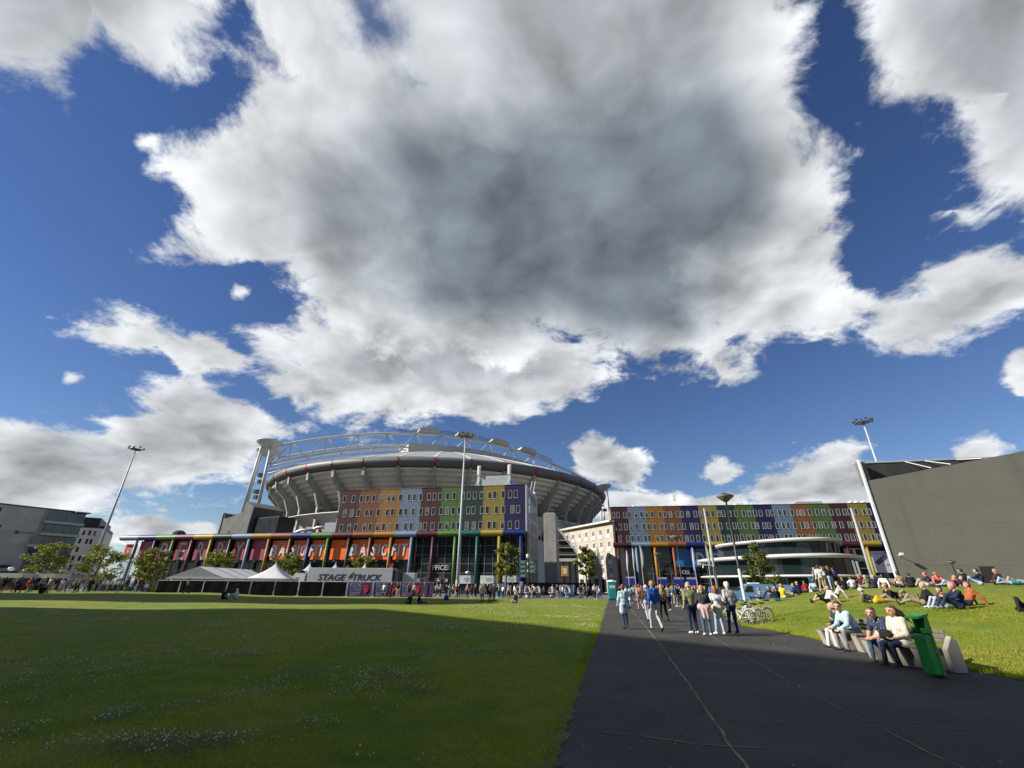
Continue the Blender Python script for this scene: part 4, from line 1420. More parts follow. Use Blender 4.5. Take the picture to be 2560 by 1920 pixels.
rr = [78.8, 70, 60, 50, 40, 30, 20, 8]
prof_r = [(r, roof_z(r)) for r in rr]
for i in range(NRIB):
    a0 = PH0 + (i - 20) * step
    a1 = a0 + step
    mid = (a0 + a1) / 2
    near = math.cos(mid - PH0) > -0.25
    ring_part(prof_r, a0 + .001, a1 - .001, 2).build('roof_panel', SHELL, STD)
    if not near:
        continue
    ring_part(prof_b, a0, a1, 2).build('stand_bay', BOWL, STD)
    ring_part(prof_f, a0 + .002, a1 - .002, 3).build('fascia_panel', FASCIA, STD, smooth=True)
    ring_part(prof_d, a0, a1, 2).build('deck_panel', DECKW, STD)
    ring_part(prof_l, a0, a1, 2).build('deck_wall', DECKW, STD)
    ring_part([(r - .25, z) for r, z in prof_w], a0, a1, 1).build('window_band', CURTAIN, STD)
    q = MB()
    for k in range(7):
        a = a0 + step * (k + .5) / 7
        c, s = math.cos(a), math.sin(a)
        q.bar((69.0 * c, 69.0 * s, 17.2), (69.2 * c, 69.2 * s, 18.6), 0.35, 0.3)
    q.build('window_posts', DECKW, STD)
    # rib: raking beam with a column under it
    M = Matrix.Rotation(a0, 4, 'Z')
    rb = MB()
    rb.prism([(60.0, 22.5), (62.5, 21.6), (70.5, 27.8), (78.6, 35.6), (78.9, 38.6), (77.2, 38.4), (70.0, 33.2)], -0.5, 0.5)
    rb.build('rib', RIBC, STD).matrix_local = M
    cl = MB()
    cl.prism([(71.0, 8.0), (72.4, 8.0), (72.4, 27.0), (73.3, 29.0), (74.8, 32.4), (73.0, 31.5), (71.4, 28.9)], -0.45, 0.45)
    cl.build('rib_column', RIBC, STD).matrix_local = M
    rm = MB()
    rm.prism([(78.9, 38.3), (80.0, 38.9), (80.5, 39.8), (80.3, 40.9), (80.1, 40.8), (80.2, 39.8), (79.8, 39.05), (78.9, 38.45)], -0.34, 0.34)
    rm.build('red_mark', REDM, STD).matrix_local = M
    rl = MB()
    rl.prism([(69.4, 16.8), (69.7, 18.7), (70.2, 20.5), (71.5, 22.7), (73.6, 24.3), (73.5, 24.0), (71.1, 22.4), (69.8, 20.4), (69.2, 18.6)], -0.35, 0.35)
    if i % 2 == 0:
        rl.build('red_mark', REDM, STD).matrix_local = M
    rs = MB()
    rs.add([(r, -0.5, roof_z(r) + .12) for r in rr] + [(r, 0.5, roof_z(r) + .12) for r in rr] + [(r, -0.5, roof_z(r) - .1) for r in rr] + [(r, 0.5, roof_z(r) - .1) for r in rr],
           [(k, k + 8, k + 9, k + 1) for k in range(7)] + [(k + 16, k, k + 1, k + 17) for k in range(7)] + [(k + 8, k + 24, k + 25, k + 9) for k in range(7)] + [(0, 16, 24, 8)])
    rs.build('roof_rib', TRUSS, STD).matrix_local = M
MB().lathe([(60.0, 0), (60.0, 25.0), (66, 25.0), (69, 18)], (0, 0, 0), 60, cap=False).build('inner_wall', SOFFIT, STD)

# two arched trusses from tower to tower
T0 = Vector((-107.1 - SX, 187.4 - SY, 0))
T1 = Vector((56.9 - SX, 273.9 - SY, 0))
TD = (T1 - T0).normalized()
TN = Vector((-TD.y, TD.x, 0))


def zt(t):
    return 56.0 + 18.6 * 4 * t * (1 - t)


def zb(t):
    return 47.5 + 19.0 * 4 * t * (1 - t)


for off in (0.0, 15.0):
    def P(t, z, side=0.0):
        p = T0 + (T1 - T0) * t + TN * (off + side)
        return (p.x, p.y, z)
    n = 36
    drop = 0.0 if off == 0.0 else 2.5
    MB().tube([P(.01 + .98 * i / n, zt(.01 + .98 * i / n) - drop) for i in range(n + 1)], 0.62, 10).build('upper_chord', TRUSS, STD, smooth=True)
    for side in (-2.6, 2.6):
        MB().tube([P(.01 + .98 * i / n, zb(.01 + .98 * i / n), side) for i in range(n + 1)], 0.40, 8).build('lower_chord', TRUSS, STD, smooth=True)
    nb_ = 13
    for i in range(nb_ if off == 0.0 else 0):
        ta, tb = .01 + .98 * i / nb_, .01 + .98 * (i + 1) / nb_
        tm = (ta + tb) / 2
        for side in (-2.6, 2.6):
            MB().tube([P(ta, zb(ta), side), P(tm, zt(tm))], 0.24, 6).build('truss_brace', TRUSS, STD, smooth=True)
            MB().tube([P(tb, zb(tb), side), P(tm, zt(tm))], 0.17, 6).build('truss_brace', TRUSS, STD, smooth=True)
        MB().tube([P(tm, zt(tm)), P(tm, zb(tm), -2.6)], 0.2, 6).build('truss_post', TRUSS, STD)
        MB().tube([P(ta, zb(ta), -2.6), P(ta, zb(ta), 2.6)], 0.2, 6).build('truss_tie', TRUSS, STD)
    # towers with saucers
    for t, th in ((0.0, 58.2), (1.0, 58.2)):
        c = P(t, 0)
        for dx, dy in ((-2.3, -2.3), (2.3, -2.3), (0, 2.6)):
            MB().tube([(c[0] + dx * 1.25, c[1] + dy, 27.0), (c[0] + dx * .9, c[1] + dy * .8, th - 2.2)], 0.5, 10).build('tower_leg', TRUSS, STD, smooth=True)
        for z in (36, 43):
            q = MB()
            q.bev(c[0] - 1.3, c[0] + 1.3, c[1] - 1.2, c[1] + 1.2, z, z + 1.5, .05)
            q.build('tower_landing', FASCIA, STD)
        MB().lathe([(1.2, -3.0), (1.9, -2.5), (4.5, -0.6), (5.3, 0.15), (5.4, 0.45), (5.0, 0.6), (2.5, 0.7)], (c[0], c[1], th), 28).build('saucer', TRUSS, STD, smooth=True)
        for k in range(16):
            a = k * math.tau / 16
            MB().bar((c[0] + 1.8 * math.cos(a), c[1] + 1.8 * math.sin(a), th - 2.65), (c[0] + 5.15 * math.cos(a), c[1] + 5.15 * math.sin(a), th - 0.12), 0.16).build('saucer_rib', TRUSS, STD)
        MB().bev(c[0] - 6.5, c[0] + 6.5, c[1] - 5, c[1] + 5, 0, 27.0, 0.3).build('tower_base', CONC_DARK, STD)
# housings and walkway along the crown
HOUSE = mat('roof_housing', (0.42, 0.40, 0.36), 0.7, 0.08, 0.4)
for t in (0.385, 0.50, 0.61, 0.71):
    p = T0 + (T1 - T0) * t
    q = MB()
    q.prism([(-5.5, 0), (5.5, 0), (5.2, 1.2), (3.8, 1.9), (0, 2.3), (-3.8, 1.9), (-5.2, 1.2)], -2.5, 2.5)
    o = q.build('roof_housing', HOUSE, STD)
    o.matrix_local = Matrix.Translation((p.x, p.y, zt(t) + .9)) @ Matrix.Rotation(math.atan2(TD.y, TD.x), 4, 'Z') @ Matrix.Rotation(-math.atan(18.6 * 4 * (1 - 2 * t) / 185), 4, 'Y')
for ta, tb in ((0.30, 0.36), (0.42, 0.47), (0.54, 0.58), (0.75, 0.80)):
    q = MB()
    for k in range(9):
        t = ta + (tb - ta) * k / 8
        p = T0 + (T1 - T0) * t
        q.bar((p.x, p.y, zt(t) + .6), (p.x, p.y, zt(t) + 2.6), 0.14)
    for h in (1.4, 2.5):
        a, b = T0 + (T1 - T0) * ta, T0 + (T1 - T0) * tb
        q.bar((a.x, a.y, zt(ta) + h), (b.x, b.y, zt(tb) + h), 0.16)
    q.build('walkway_rail', DARK, STD)
# raised sliding roof between the trusses
q = MB()
n = 14
vs, fs = [], []
for i in range(n + 1):
    t = .33 + .42 * i / n
    for side, dz in ((-3.5, -1.5), (-3.2, 3.2), (18.2, 3.2), (18.5, -1.5)):
        p = T0 + (T1 - T0) * t + TN * side
        vs.append((p.x, p.y, zb(t) - 1.2 + dz))
for i in range(n):
    for k in range(3):
        a = i * 4 + k
        fs.append((a, a + 4, a + 5, a + 1))
fs += [(0, 1, 2, 3), tuple(reversed(range(n * 4, n * 4 + 4)))]
q.add(vs, fs)
q.build('sliding_roof', HOUSE, STD)
# access block with dark glazed bridge at the left of the bowl
AB = thing('access_block', 'dark concrete access block with a black glazed bridge at the left foot of the stadium', 'building', (-96.0, 158.0, 0), math.radians(-25))
MB().prism([(-6.2, 0), (8.2, 0), (8.2, 20.0), (8.8, 25.5), (4.2, 27.6), (3.9, 24.2), (-1.0, 22.8), (-5.4, 22.2), (-5.6, 23.6), (-6.2, 23.6)], 0, 12).build('wall', CONC_DARK, AB)
MB().box(-6.9, -6.22, -0.3, 3, 0, 24.2).build('fin', CONC, AB)
MB().box(8.9, 20.5, 1.5, 8, 16.0, 22.0).build('bridge', BLACK, AB)
for k in range(12):
    for j in range(2):
        MB().box(9.1 + k * .95, 9.95 + k * .95, 1.40, 1.48, 16.6 + j * 2.6, 19.0 + j * 2.6).build('glass_pane', CURTAIN, AB)
MB().box(8.9, 20.5, 2.2, 8, 11.5, 15.99).build('bridge_base', CONC_DARK, AB)
MB().tube([(-1.0, -0.06, 17.6), (-1.0, 0.0, 17.6)], 0.45, 12).build('vent', BLACK, AB)

# ------------------------------------------------------------------ masts and lamps
def polar(az, D):
    a = math.radians(az)
    return D * math.sin(a), D * math.cos(a)


GREY_POST = mat('grey_post', (0.30, 0.32, 0.33), 0.5, 0.08, 2.0)
PALE_POST = mat('pale_post', (0.38, 0.42, 0.45), 0.45, 0.06, 2.0)
LAMP_HEAD = mat('lamp_head', (0.05, 0.045, 0.055), 0.5, 0.2)


def light_mast(label, az, D, h, heads, m, collar=True):
    x, y = polar(az, D)
    t = thing('light_mast', label, 'lamp mast', (x, y, 0), rnd.uniform(0, 6), 'tall floodlight masts')
    MB().tube([(0, 0, 0), (0, 0, h * .35), (0, 0, h - .6)], [0.32, 0.24, 0.11], 14).build('pole', m, t, smooth=True)
    if collar:
        MB().tube([(0, 0, 0), (0, 0, 2.4)], 0.36, 14).build('pole_base', m, t)
    MB().lathe([(1.0, -.75), (1.08, -.7), (1.08, -.6), (1.0, -.55)], (0, 0, h), 24, cap=False).build('ring', LAMP_HEAD, t)
    for k in range(heads):
        a = k * math.tau / heads
        c, s = math.cos(a), math.sin(a)
        MB().bar((0.1 * c, .1 * s, h - .65), (1.2 * c, 1.2 * s, h - .6), 0.09).build('arm', LAMP_HEAD, t)
        q = MB()
        q.bev(-.19, .22, -.17, .17, -.14, .12, .05)
        q.bev(-.10, .12, -.10, .10, .12, .24, .04)
        o = q.build('floodlight', LAMP_HEAD, t)
        o.matrix_local = Matrix.Translation((1.42 * c, 1.42 * s, h - .45 + .2 * (k % 2))) @ Matrix.Rotation(a, 4, 'Z') @ Matrix.Rotation(math.radians(24), 4, 'Y')
    MB().bev(-.25, .25, -.25, .25, h - .85, h - .45, .06).build('hub', LAMP_HEAD, t)
    return t


light_mast('tall floodlight mast rising from the crowd at the far left', -41.35, 131, 30.1, 8, GREY_POST)
light_mast('tall pale floodlight mast standing before the green stripe of the office block', -6.27, 86.7, 30.0, 9, PALE_POST)
light_mast('tall floodlight mast showing above the grey concert hall', 40.4, 99.8, 30.0, 12, PALE_POST)
BAND = mat('sticker_band', (0.55, 0.58, 0.62), 0.5, 0.2, 4.0)


def cone_lamp(label, x, y, h, r, m_post, dish=True, z=0.0, group='street lamps'):
    t = thing('street_lamp', label, 'street lamp', (x, y, z), 0, group)
    MB().tube([(0, 0, 0), (0, 0, h * .25), (0, 0, h - .4)], [0.075, 0.065, 0.045], 10).build('post', m_post, t, smooth=True)
    SH = mat('lamp_shade_grey', (0.16, 0.15, 0.13), 0.5, 0.1)
    MB().lathe([(0.03, -.75 * r * 1.0), (0.10, -.68 * r), (r * .96, -.10 * r), (r, 0.0), (r * .95, .05 * r)], (0, 0, h - .1), 20).build('lamp_bowl', SH, t, smooth=True)
    MB().lathe([(r * .94, .051 * r), (r * .6, .2 * r), (.05, .36 * r)], (0, 0, h - .1), 20).build('lamp_lid', m_post, t, smooth=True)
    return t


lp = cone_lamp('black lamp post with a cone-shaped lamp that the bicycles lean on', 11.8, 24.5, 6.3, 0.46, BLACK)
MB().tube([(0, 0, 1.0), (0, 0, 2.5)], 0.078, 10).build('sticker_band', BAND, lp)
MB().tube([(0, 0, 0.7), (0, 0, 0.9)], 0.078, 10).build('sticker_band', BAND, lp)
for lab, az, D, h, r, m in (('grey dish lamp on a thin pole beside the orange column', 19.67, 50, 6.4, 0.6, BLACK),
                            ('small dish lamp on a thin pole beside the yellow column', 17.42, 60, 5.4, 0.5, BLACK),
                            ('low lamp post before the cinema canopy', 33.3, 62, 3.8, 0.42, BLACK),
                            ('dark lamp post before the grey concert hall wall', 43.1, 52, 3.75, 0.3, BLACK)):
    x, y = polar(az, D)
    cone_lamp(lab, x, y, h, r, m)
GLOBE = mat('globe_lamp', (0.62, 0.64, 0.62), 0.3, 0.04)


def globe_lamp(label, az, D, h):
    x, y = polar(az, D)
    t = thing('globe_lamp', label, 'street lamp', (x, y, 0), 0, 'white saucer lamps')
    MB().tube([(0, 0, 0), (0, 0, h - .2)], [0.06, 0.04], 8).build('post', DARK, t)
    MB().lathe([(.08, -.3), (.3, -.2), (.42, 0), (.3, .14), (.05, .22)], (0, 0, h), 14).build('lamp_globe', GLOBE, t, smooth=True)
    return t


globe_lamp('white saucer lamp before the shop windows right of the pale mast', -5.13, 84, 3.65)
globe_lamp('white saucer lamp at the far left edge above the red stalls', -46.31, 105, 3.4)
globe_lamp('white saucer lamp between the two left-hand trees', -43.1, 108, 3.3)
globe_lamp('white saucer lamp by the pale glass end of the shops', -39.16, 112, 3.35)
for lab, az, D, h, r in (('tall plain grey pole left of the cinema', 23.25, 62, 10.6, .17), ('tall plain grey pole in front of the yellow column at the right', 37.15, 62, 9.55, .17)):
    x, y = polar(az, D)
    t = thing('steel_pole', lab, 'pole', (x, y, 0), 0, 'plain grey poles')
    MB().tube([(0, 0, 0), (0, 0, h)], [r, r * .62], 12).build('pole', GREY_POST, t, smooth=True)
    MB().lathe([(r * .64, 0), (r * .5, .08), (.02, .12)], (0, 0, h), 12).build('cap', GREY_POST, t)
    if az < 30:
        MB().tube([(0, 0, 3.4), (-0.35, -.2, 4.0), (-1.4, -.3, 4.05), (-1.45, -.3, 3.7)], 0.06, 8).build('bracket', WHITE, t)
w0, w1 = polar(23.25, 62), polar(37.15, 62)

# ------------------------------------------------------------------ flags
SAIL = mat('flag_cloth', (0.42, 0.42, 0.43), 0.8, 0.12, 2.0)


def furled_flag(label, az, D, h, lean):
    x, y = polar(az, D)
    t = thing('flag_pole', label, 'flag', (x, y, 0), rnd.uniform(-.4, .4), 'furled pale flags on poles')
    MB().tube([(0, 0, 0), (0, 0, h)], [0.055, 0.03], 8).build('pole', PALE_POST, t)
    # hanging sail: slim lens with folds
    q = MB()
    n = 14
    vs, fs = [], []
    for i in range(n + 1):
        s = i / n
        z = h - 0.05 - s * h * .52
        w = 0.34 * math.sin(math.pi * min(1, s * 1.1 + .05)) ** .7 * (1 - .35 * s)
        o = lean * math.sin(s * 2.6)
        for k in range(8):
            a = k * math.tau / 8
            rr_ = 1 + .25 * math.sin(3 * a + s * 5)
            vs.append((o + .5 * w + w * .62 * math.cos(a) * rr_, w * .28 * math.sin(a) * rr_, z))
    for i in range(n):
        for k in range(8):
            k2 = (k + 1) % 8
            fs.append((i * 8 + k, (i + 1) * 8 + k, (i + 1) * 8 + k2, i * 8 + k2))
    q.add(vs, fs)
    q.build('flag', SAIL, t, smooth=True)
    return t


for lab, az, el, ln in (('furled pale flag left of the light blue column, nearest the beige block', 13.88, 3.89, -.12), ('short furled pale flag just left of the light blue column', 14.62, 4.2, -.1),
                        ('furled pale flag just right of the light blue column', 15.5, 4.43, .1), ('furled pale flag between the two blue signs', 21.25, 4.1, -.14), ('furled pale flag before the large blue sign', 22.72, 4.38, .12)):
    furled_flag(lab, az, 75, 1.63 + 75 * math.tan(math.radians(el)), ln)

# ------------------------------------------------------------------ temporary fence in front of the tents
FX0, FY0, FX1, FY1 = -48.8, 66.7, -10.1, 64.6
FRZ = math.atan2(FY1 - FY0, FX1 - FX0)
FDX, FDY = math.cos(FRZ), math.sin(FRZ)
FCLOTH = mat('black_fence_cloth', (0.006, 0.006, 0.007), 0.95, 0.3, 3.0, spec=0.05)
FOOT = mat('fence_foot', (0.36, 0.35, 0.33), 0.9, 0.1)


def banner_mat():
    m = bpy.data.materials.new('concert_banner')
    m.use_nodes = True
    N = NT(m.node_tree)
    b = N.n['Principled BSDF']
    p = N.node('ShaderNodeTexCoord').outputs['Object']
    x = N.sep(p)[0]
    n = N.noise(p, 1.4, 4.0, 0.6)
    f = N.rng(N.m('ADD', N.m('MULTIPLY', x, 0.26), N.m('MULTIPLY_ADD', n, 0.5, -0.25)), 0.0, 1.0)
    c = N.mix(f, (0.028, 0.010, 0.075, 1), (0.075, 0.010, 0.042, 1))
    N.put(b.inputs['Base Color'], c)
    b.inputs['Roughness'].default_value = 0.8
    return m


BANNER = banner_mat()
BAN_TXT = mat('banner_lettering', (0.30, 0.27, 0.42), 0.8, 0.15, 2.0)
BAN_CYAN = mat('banner_cyan', (0.10, 0.25, 0.42), 0.8, 0.3, 2.0)
BAN_RED = mat('banner_red', (0.36, 0.02, 0.04), 0.7, 0.2, 2.0)
splits = []
x = 0.0
for k in range(8):
    splits.append((x, 3.52, False))
    x += 3.52
for az0, az1 in ((-18.64, -15.85), (-15.85, -12.88), (-12.88, -10.09), (-10.09, -9.0)):
    splits.append((None, (az0, az1), True))


def fence_u(az):
    t = math.tan(math.radians(az))
    # point on the fence line with x/y = t
    s = (t * FY0 - FX0) / (FDX - t * FDY)
    return s


ends = [0.0]
u_b = fence_u(-18.64)
nblk = 8
for k in range(1, nblk + 1):
    ends.append(u_b * k / nblk)
for az in (-15.85, -12.88, -10.09, -9.0):
    ends.append(fence_u(az))
ORD = ['first', 'second', 'third', 'fourth', 'fifth', 'sixth', 'seventh', 'eighth']
for k in range(len(ends) - 1):
    u0, u1 = ends[k], ends[k + 1]
    w = u1 - u0
    ban = k >= nblk
    lab = ('purple concert banner on a fence panel, %s from the black panels' % ORD[k - nblk]) if ban else ('black cloth fence panel before the tents, %s from the left end' % ORD[k])
    t = thing('fence_panel', lab, 'fence', (FX0 + FDX * u0, FY0 + FDY * u0, 0.02), FRZ, 'banner fence panels' if ban else 'black fence panels')
    q = MB()
    for zz in (0.12, 1.9):
        q.tube([(0.05, 0, zz), (w - .05, 0, zz)], 0.022, 6)
    for xx in (0.05, w - .05):
        q.tube([(xx, 0, 0.0), (xx, 0, 1.92)], 0.030, 6)
    q.build('frame', PALE_POST, t)
    # cloth with slight billow
    cl = MB()
    n = 8
    vs, fs = [], []
    for i in range(n + 1):
        for j in range(4):
            xx = 0.09 + (w - .18) * i / n
            vs.append((xx, -0.04 - .03 * math.sin(i * 1.3 + k) * math.sin(j * 1.05), 0.10 + 1.76 * j / 3))
    for i in range(n):
        for j in range(3):
            a = i * 4 + j
            fs.append((a, a + 4, a + 5, a + 1))
    cl.add(vs, fs)
    co = cl.build('cloth', BANNER if ban else FCLOTH, t)
    MB().bev(-.32, .32, -.12, .12, 0.0, 0.13, .02).build('foot', FOOT, t)
    if ban and w > 2:
        for i, s in enumerate(('ROLLING', 'STONES', 'SIXTY')):
            lettering('banner_lettering', s, BAN_CYAN if i == 1 else BAN_TXT, co, (0.26 * w + .28, -0.085, 1.55 - i * .55), width=(1.55 if i < 2 else 1.35), height=.46, depth=0.004)
        # lips and tongue
        lx, lz = 0.74 * w, 1.05
        q = MB()
        q.add([(lx - .38, -.09, lz + .28), (lx - .12, -.09, lz + .44), (lx, -.09, lz + .38), (lx + .12, -.09, lz + .44), (lx + .40, -.09, lz + .30), (lx + .12, -.09, lz + .22), (lx - .14, -.09, lz + .20)], [(0, 6, 5, 4, 3, 2, 1)])
        q.add([(lx - .34, -.09, lz + .06), (lx - .10, -.09, lz + .14), (lx + .34, -.09, lz + .12), (lx + .26, -.09, lz - .22), (lx + .04, -.09, lz - .52), (lx - .2, -.09, lz - .5), (lx - .24, -.09, lz - .2)], [(0, 6, 5, 4, 3, 2, 1)])
        q.build('banner_emblem', BAN_RED, co)

# ------------------------------------------------------------------ tents
CANVAS = mat('tent_canvas', (0.56, 0.56, 0.57), 0.6, 0.05, 0.8, dirt=(0.08, 0.6, 0.5))
TT = thing('marquee', 'long white gabled marquee behind the black fence', 'tent', (-47.5, 72.2, 0), 0)
q = MB()
L = 15.0
q.add([(-4.15, 0, 2.3), (4.15, .6, 2.3), (0, 0.2, 3.9), (-4.15, L, 2.3), (4.15, L + .6, 2.3), (0, L, 3.9)], [(0, 1, 2), (1, 4, 5, 2), (0, 2, 5, 3), (3, 5, 4)])
q.build('roof_cover', CANVAS, TT)
MB().box(-4.05, 4.05, 0.65, L - .1, 0.0, 2.28).build('side_walls', CANVAS, TT)
for xx, yy in ((-4.1, 0.05), (-1.4, .25), (1.4, .45), (4.1, .65)):
    MB().bar((xx, yy, 0), (xx, yy, 2.3), 0.1).build('leg', PALE_POST, TT)
MB().bar((-4.15, -.02, 2.26), (4.15, .58, 2.26), 0.12, 0.2).build('eave_beam', CANVAS, TT)
for k in range(1, 4):
    MB().bar((4.2, .6 + k * 3.75, 2.32), (0.0, k * 3.75, 3.96), 0.07).build('roof_seam', CANVAS, TT)


def pagoda(label, x, y, half, eave, peak):
    t = thing('pagoda_tent', label, 'tent', (x, y, 0), math.radians(6), 'white peaked pagoda tents')
    q = MB()
    n, m = 10, 4
    vs, fs = [], []
    ring = []
    for a in range(4 * m):
        s, f = divmod(a, m)
        f = f / m * 2 - 1
        ring.append([(f, -1), (1, f), (-f, 1), (-1, -f)][s])
    for i in range(n + 1):
        s = i / n
        w = half * ((1 - s) ** 1.75 * .96 + .04 * (1 - s))
        z = eave + (peak - eave) * s
        for cx, cy in ring:
            vs.append((cx * w, cy * w, z))
    k = len(ring)
    for i in range(n):
        for j in range(k):
            j2 = (j + 1) % k
            fs.append((i * k + j, i * k + j2, (i + 1) * k + j2, (i + 1) * k + j))
    q.add(vs, fs)
    q.build('roof_cover', CANVAS, t, smooth=True)
    q = MB()
    for cx, cy in ring:
        pass
    q.box(-half, half, -half - .02, -half + .02, eave - .28, eave)
    q.box(half - .02, half + .02, -half, half, eave - .28, eave)
    q.box(-half - .02, -half + .02, -half, half, eave - .28, eave)
    q.build('valance', CANVAS, t)
    for sx in (-1, 1):
        for sy in (-1, 1):
            MB().bar((sx * half, sy * half, 0), (sx * half, sy * half, eave), 0.09).build('leg', PALE_POST, t)
    MB().tube([(0, 0, peak - .4), (0, 0, peak + .12)], 0.035, 6).build('finial', PALE_POST, t)
    return t


pagoda('large white pagoda tent beside the marquee, left of the truck driver cabin', -35.6, 72.0, 2.7, 2.3, 4.65)
pagoda('white pagoda tent whose peak shows behind the truck driver cabin', -34.9, 82.5, 2.1, 2.5, 5.1)
pagoda('white pagoda tent whose peak shows above the left half of the trailer', -30.6, 83.0, 2.1, 2.5, 5.15)
pagoda('white pagoda tent whose peak shows above the middle of the trailer', -25.8, 84.1, 2.1, 2.5, 5.2)

# ------------------------------------------------------------------ truck
TRK = thing('truck', 'shade-greyed white articulated truck lettered STAGE TRUCK parked behind the fence', 'truck', (-33.2, 77.6, 0), math.radians(-3.5))
TRAIL = mat('trailer_shaded_white', (0.33, 0.36, 0.38), 0.5, 0.05, 0.6, dirt=(0.12, 0.5, 0.3))  # white trailer side in shade, the shade put in as grey colour
INK = mat('dark_lettering', (0.015, 0.02, 0.04), 0.5, 0.1)
MB().bev(0.3, 14.3, 0, 2.5, 1.1, 4.0, .06).build('trailer', TRAIL, TRK)
MB().box(0.32, 14.28, 0.02, 2.48, 4.002, 4.03).build('trailer_roof', WHITE, TRK)
MB().bev(13.9, 15.3, 0.1, 2.4, 1.1, 3.7, .05).build('tail_lift', DARK, TRK)
dcabin = MB()
dcabin.prism([(-2.6, 0.7), (-0.1, 0.7), (-0.1, 3.55), (-0.9, 3.62), (-1.7, 3.3), (-2.3, 2.55), (-2.6, 1.5)], 0.05, 2.45)
cb = dcabin.build('driver_cabin', mat('cabin_white', (0.5, 0.52, 0.54), 0.35, 0.04), TRK)
MB().prism([(-2.15, 1.75), (-1.15, 1.75), (-1.15, 2.55), (-2.05, 2.55)], 0.03, 0.048).build('door_window', CURTAIN, cb)
MB().prism([(-1.65, 3.28), (-0.85, 3.6), (-0.25, 3.58), (-0.25, 3.2)], 0.028, 0.048).build('roof_window', CURTAIN, cb)
q = MB()
q.add([(-2.615, .25, 1.55), (-2.34, .25, 2.5), (-2.34, 2.25, 2.5), (-2.615, 2.25, 1.55)], [(0, 1, 2, 3)])
q.build('windscreen', CURTAIN, cb)
MB().box(-2.3, -2.05, -.12, .04, 2.0, 2.5).build('mirror', BLACK, cb)
WHEEL = mat('tyre', (0.015, 0.015, 0.015), 0.85, 0.2)
for xx in (-1.6, 0.9, 9.6, 10.9, 12.2):
    for yy in (0.1, 2.15):
        o = MB().tube([(0, 0, 0), (0, .3, 0)], 0.5, 18).build('wheel', WHEEL, TRK, loc=(xx, yy, .5))
        MB().tube([(0, -.02, 0), (0, .32, 0)], 0.26, 12).build('rim', STEEL, o)
lettering('truck_lettering', 'STAGE', INK, TRK, (4.4, -0.03, 2.62), width=4.6, height=0.95, depth=0.01, shear=0.25, bold=0.015)
lettering('truck_lettering', 'TRUCK', INK, TRK, (10.2, -0.03, 2.62), width=4.7, height=0.95, depth=0.01, shear=0.25, bold=0.015)
q = MB()
q.add([(8.15, -.035, 3.7), (7.0, -.035, 2.6), (7.45, -.035, 2.6), (6.75, -.035, 1.9), (8.0, -.035, 2.8), (7.6, -.035, 2.8)], [(0, 1, 2, 5), (2, 3, 4, 5)])
q.build('lightning_mark', INK, TRK)
tag(MB().bev(-1.1, 1.1, -1.2, 1.2, 0, 3.4, .05).build('container', mat('container_white', (0.5, 0.52, 0.54), .5, .05), None, loc=(-16.9, 80.2, 0)), 'small white container standing right of the trailer', 'container')
t = thing('feather_flag', 'red feather flag standing behind the trailer', 'flag', (*polar(-14.4, 86), 0))
MB().tube([(0, 0, 0), (0, 0, 4.2), (.3, 0, 5.0)], .03, 6).build('pole', DARK, t)
q = MB()
q.prism([(-.05, 2.6), (.55, 3.4), (.85, 4.9), (.55, 5.1), (.12, 4.6)], -.012, .012)
q.build('flag', mat('feather_red', (0.5, 0.03, 0.05), .6, .1), t)
lettering('flag_lettering', 'A', WHITE, t, (.42, -.02, 4.1), width=.42, height=.7, depth=.004, shear=.2)

# ------------------------------------------------------------------ queue furniture
TEAL = mat('toilet_teal', (0.008, 0.20, 0.205), 0.45, 0.06, 1.0)
TW = mat('toilet_white', (0.62, 0.64, 0.64), 0.5, 0.04)
PT = thing('portable_toilet', 'teal portable toilet with a white roof at the end of the lawn', 'toilet', (13.75, 65.2, 0), math.radians(-8))
MB().bev(-.55, .55, -.55, .55, 0.08, 2.15, .04).build('cabin', TEAL, PT)
MB().bev(-.60, .60, -.60, .60, 2.15, 2.24, .03).build('roof_rim', TW, PT)
MB().lathe([(.62, 0), (.55, .1), (.3, .17), (.02, .2)], (0, 0, 2.24), 4).build('roof', TW, PT)
MB().bev(-.46, .46, -.585, -.552, .14, 2.05, .012).build('door', TEAL, PT)
MB().bev(-.34, .34, -.61, -.587, 1.40, 1.72, .006).build('label_plate', TW, PT)
lettering('plate_lettering', 'toilet', RED, PT, (0, -.613, 1.56), width=.5, depth=.002)
for sx in (-1, 1):
    MB().box(sx * .552 - .01, sx * .552 + .01, -.4, .4, .3, 1.9).build('side_rib', TEAL, PT)
MB().box(-.6, .6, -.6, .6, 0, .08).build('skid', DARK, PT)
UR = mat('urinal_grey', (0.27, 0.28, 0.29), 0.55, 0.06)


def urinal(label, x, y, rz):
    t = thing('urinal_pod', label, 'urinal', (x, y, 0), rz, 'grey festival urinal pods')
    MB().lathe([(.40, 0), (.40, .06), (.34, .12), (.32, .55), (.58, .62), (.60, .68)], (0, 0, 0), 16).build('base', UR, t, smooth=True)
    for k in range(4):
        a = k * math.pi / 2
        q = MB()
        pr = [(.05, .7), (.60, .7), (.62, .95), (.56, 1.2), (.40, 1.42), (.2, 1.52), (.05, 1.55)]
        q.prism(pr, -.045, .045)
        q.build('divider', UR, t).matrix_local = Matrix.Rotation(a, 4, 'Z')
    MB().lathe([(.10, .68), (.16, .75), (.20, 1.3), (.16, 1.5), (.02, 1.58)], (0, 0, 0), 14).build('core', UR, t, smooth=True)
    MB().lathe([(.60, .66), (.57, .72), (.18, .74)], (0, 0, 0), 16, cap=False).build('tray', UR, t)
    return t


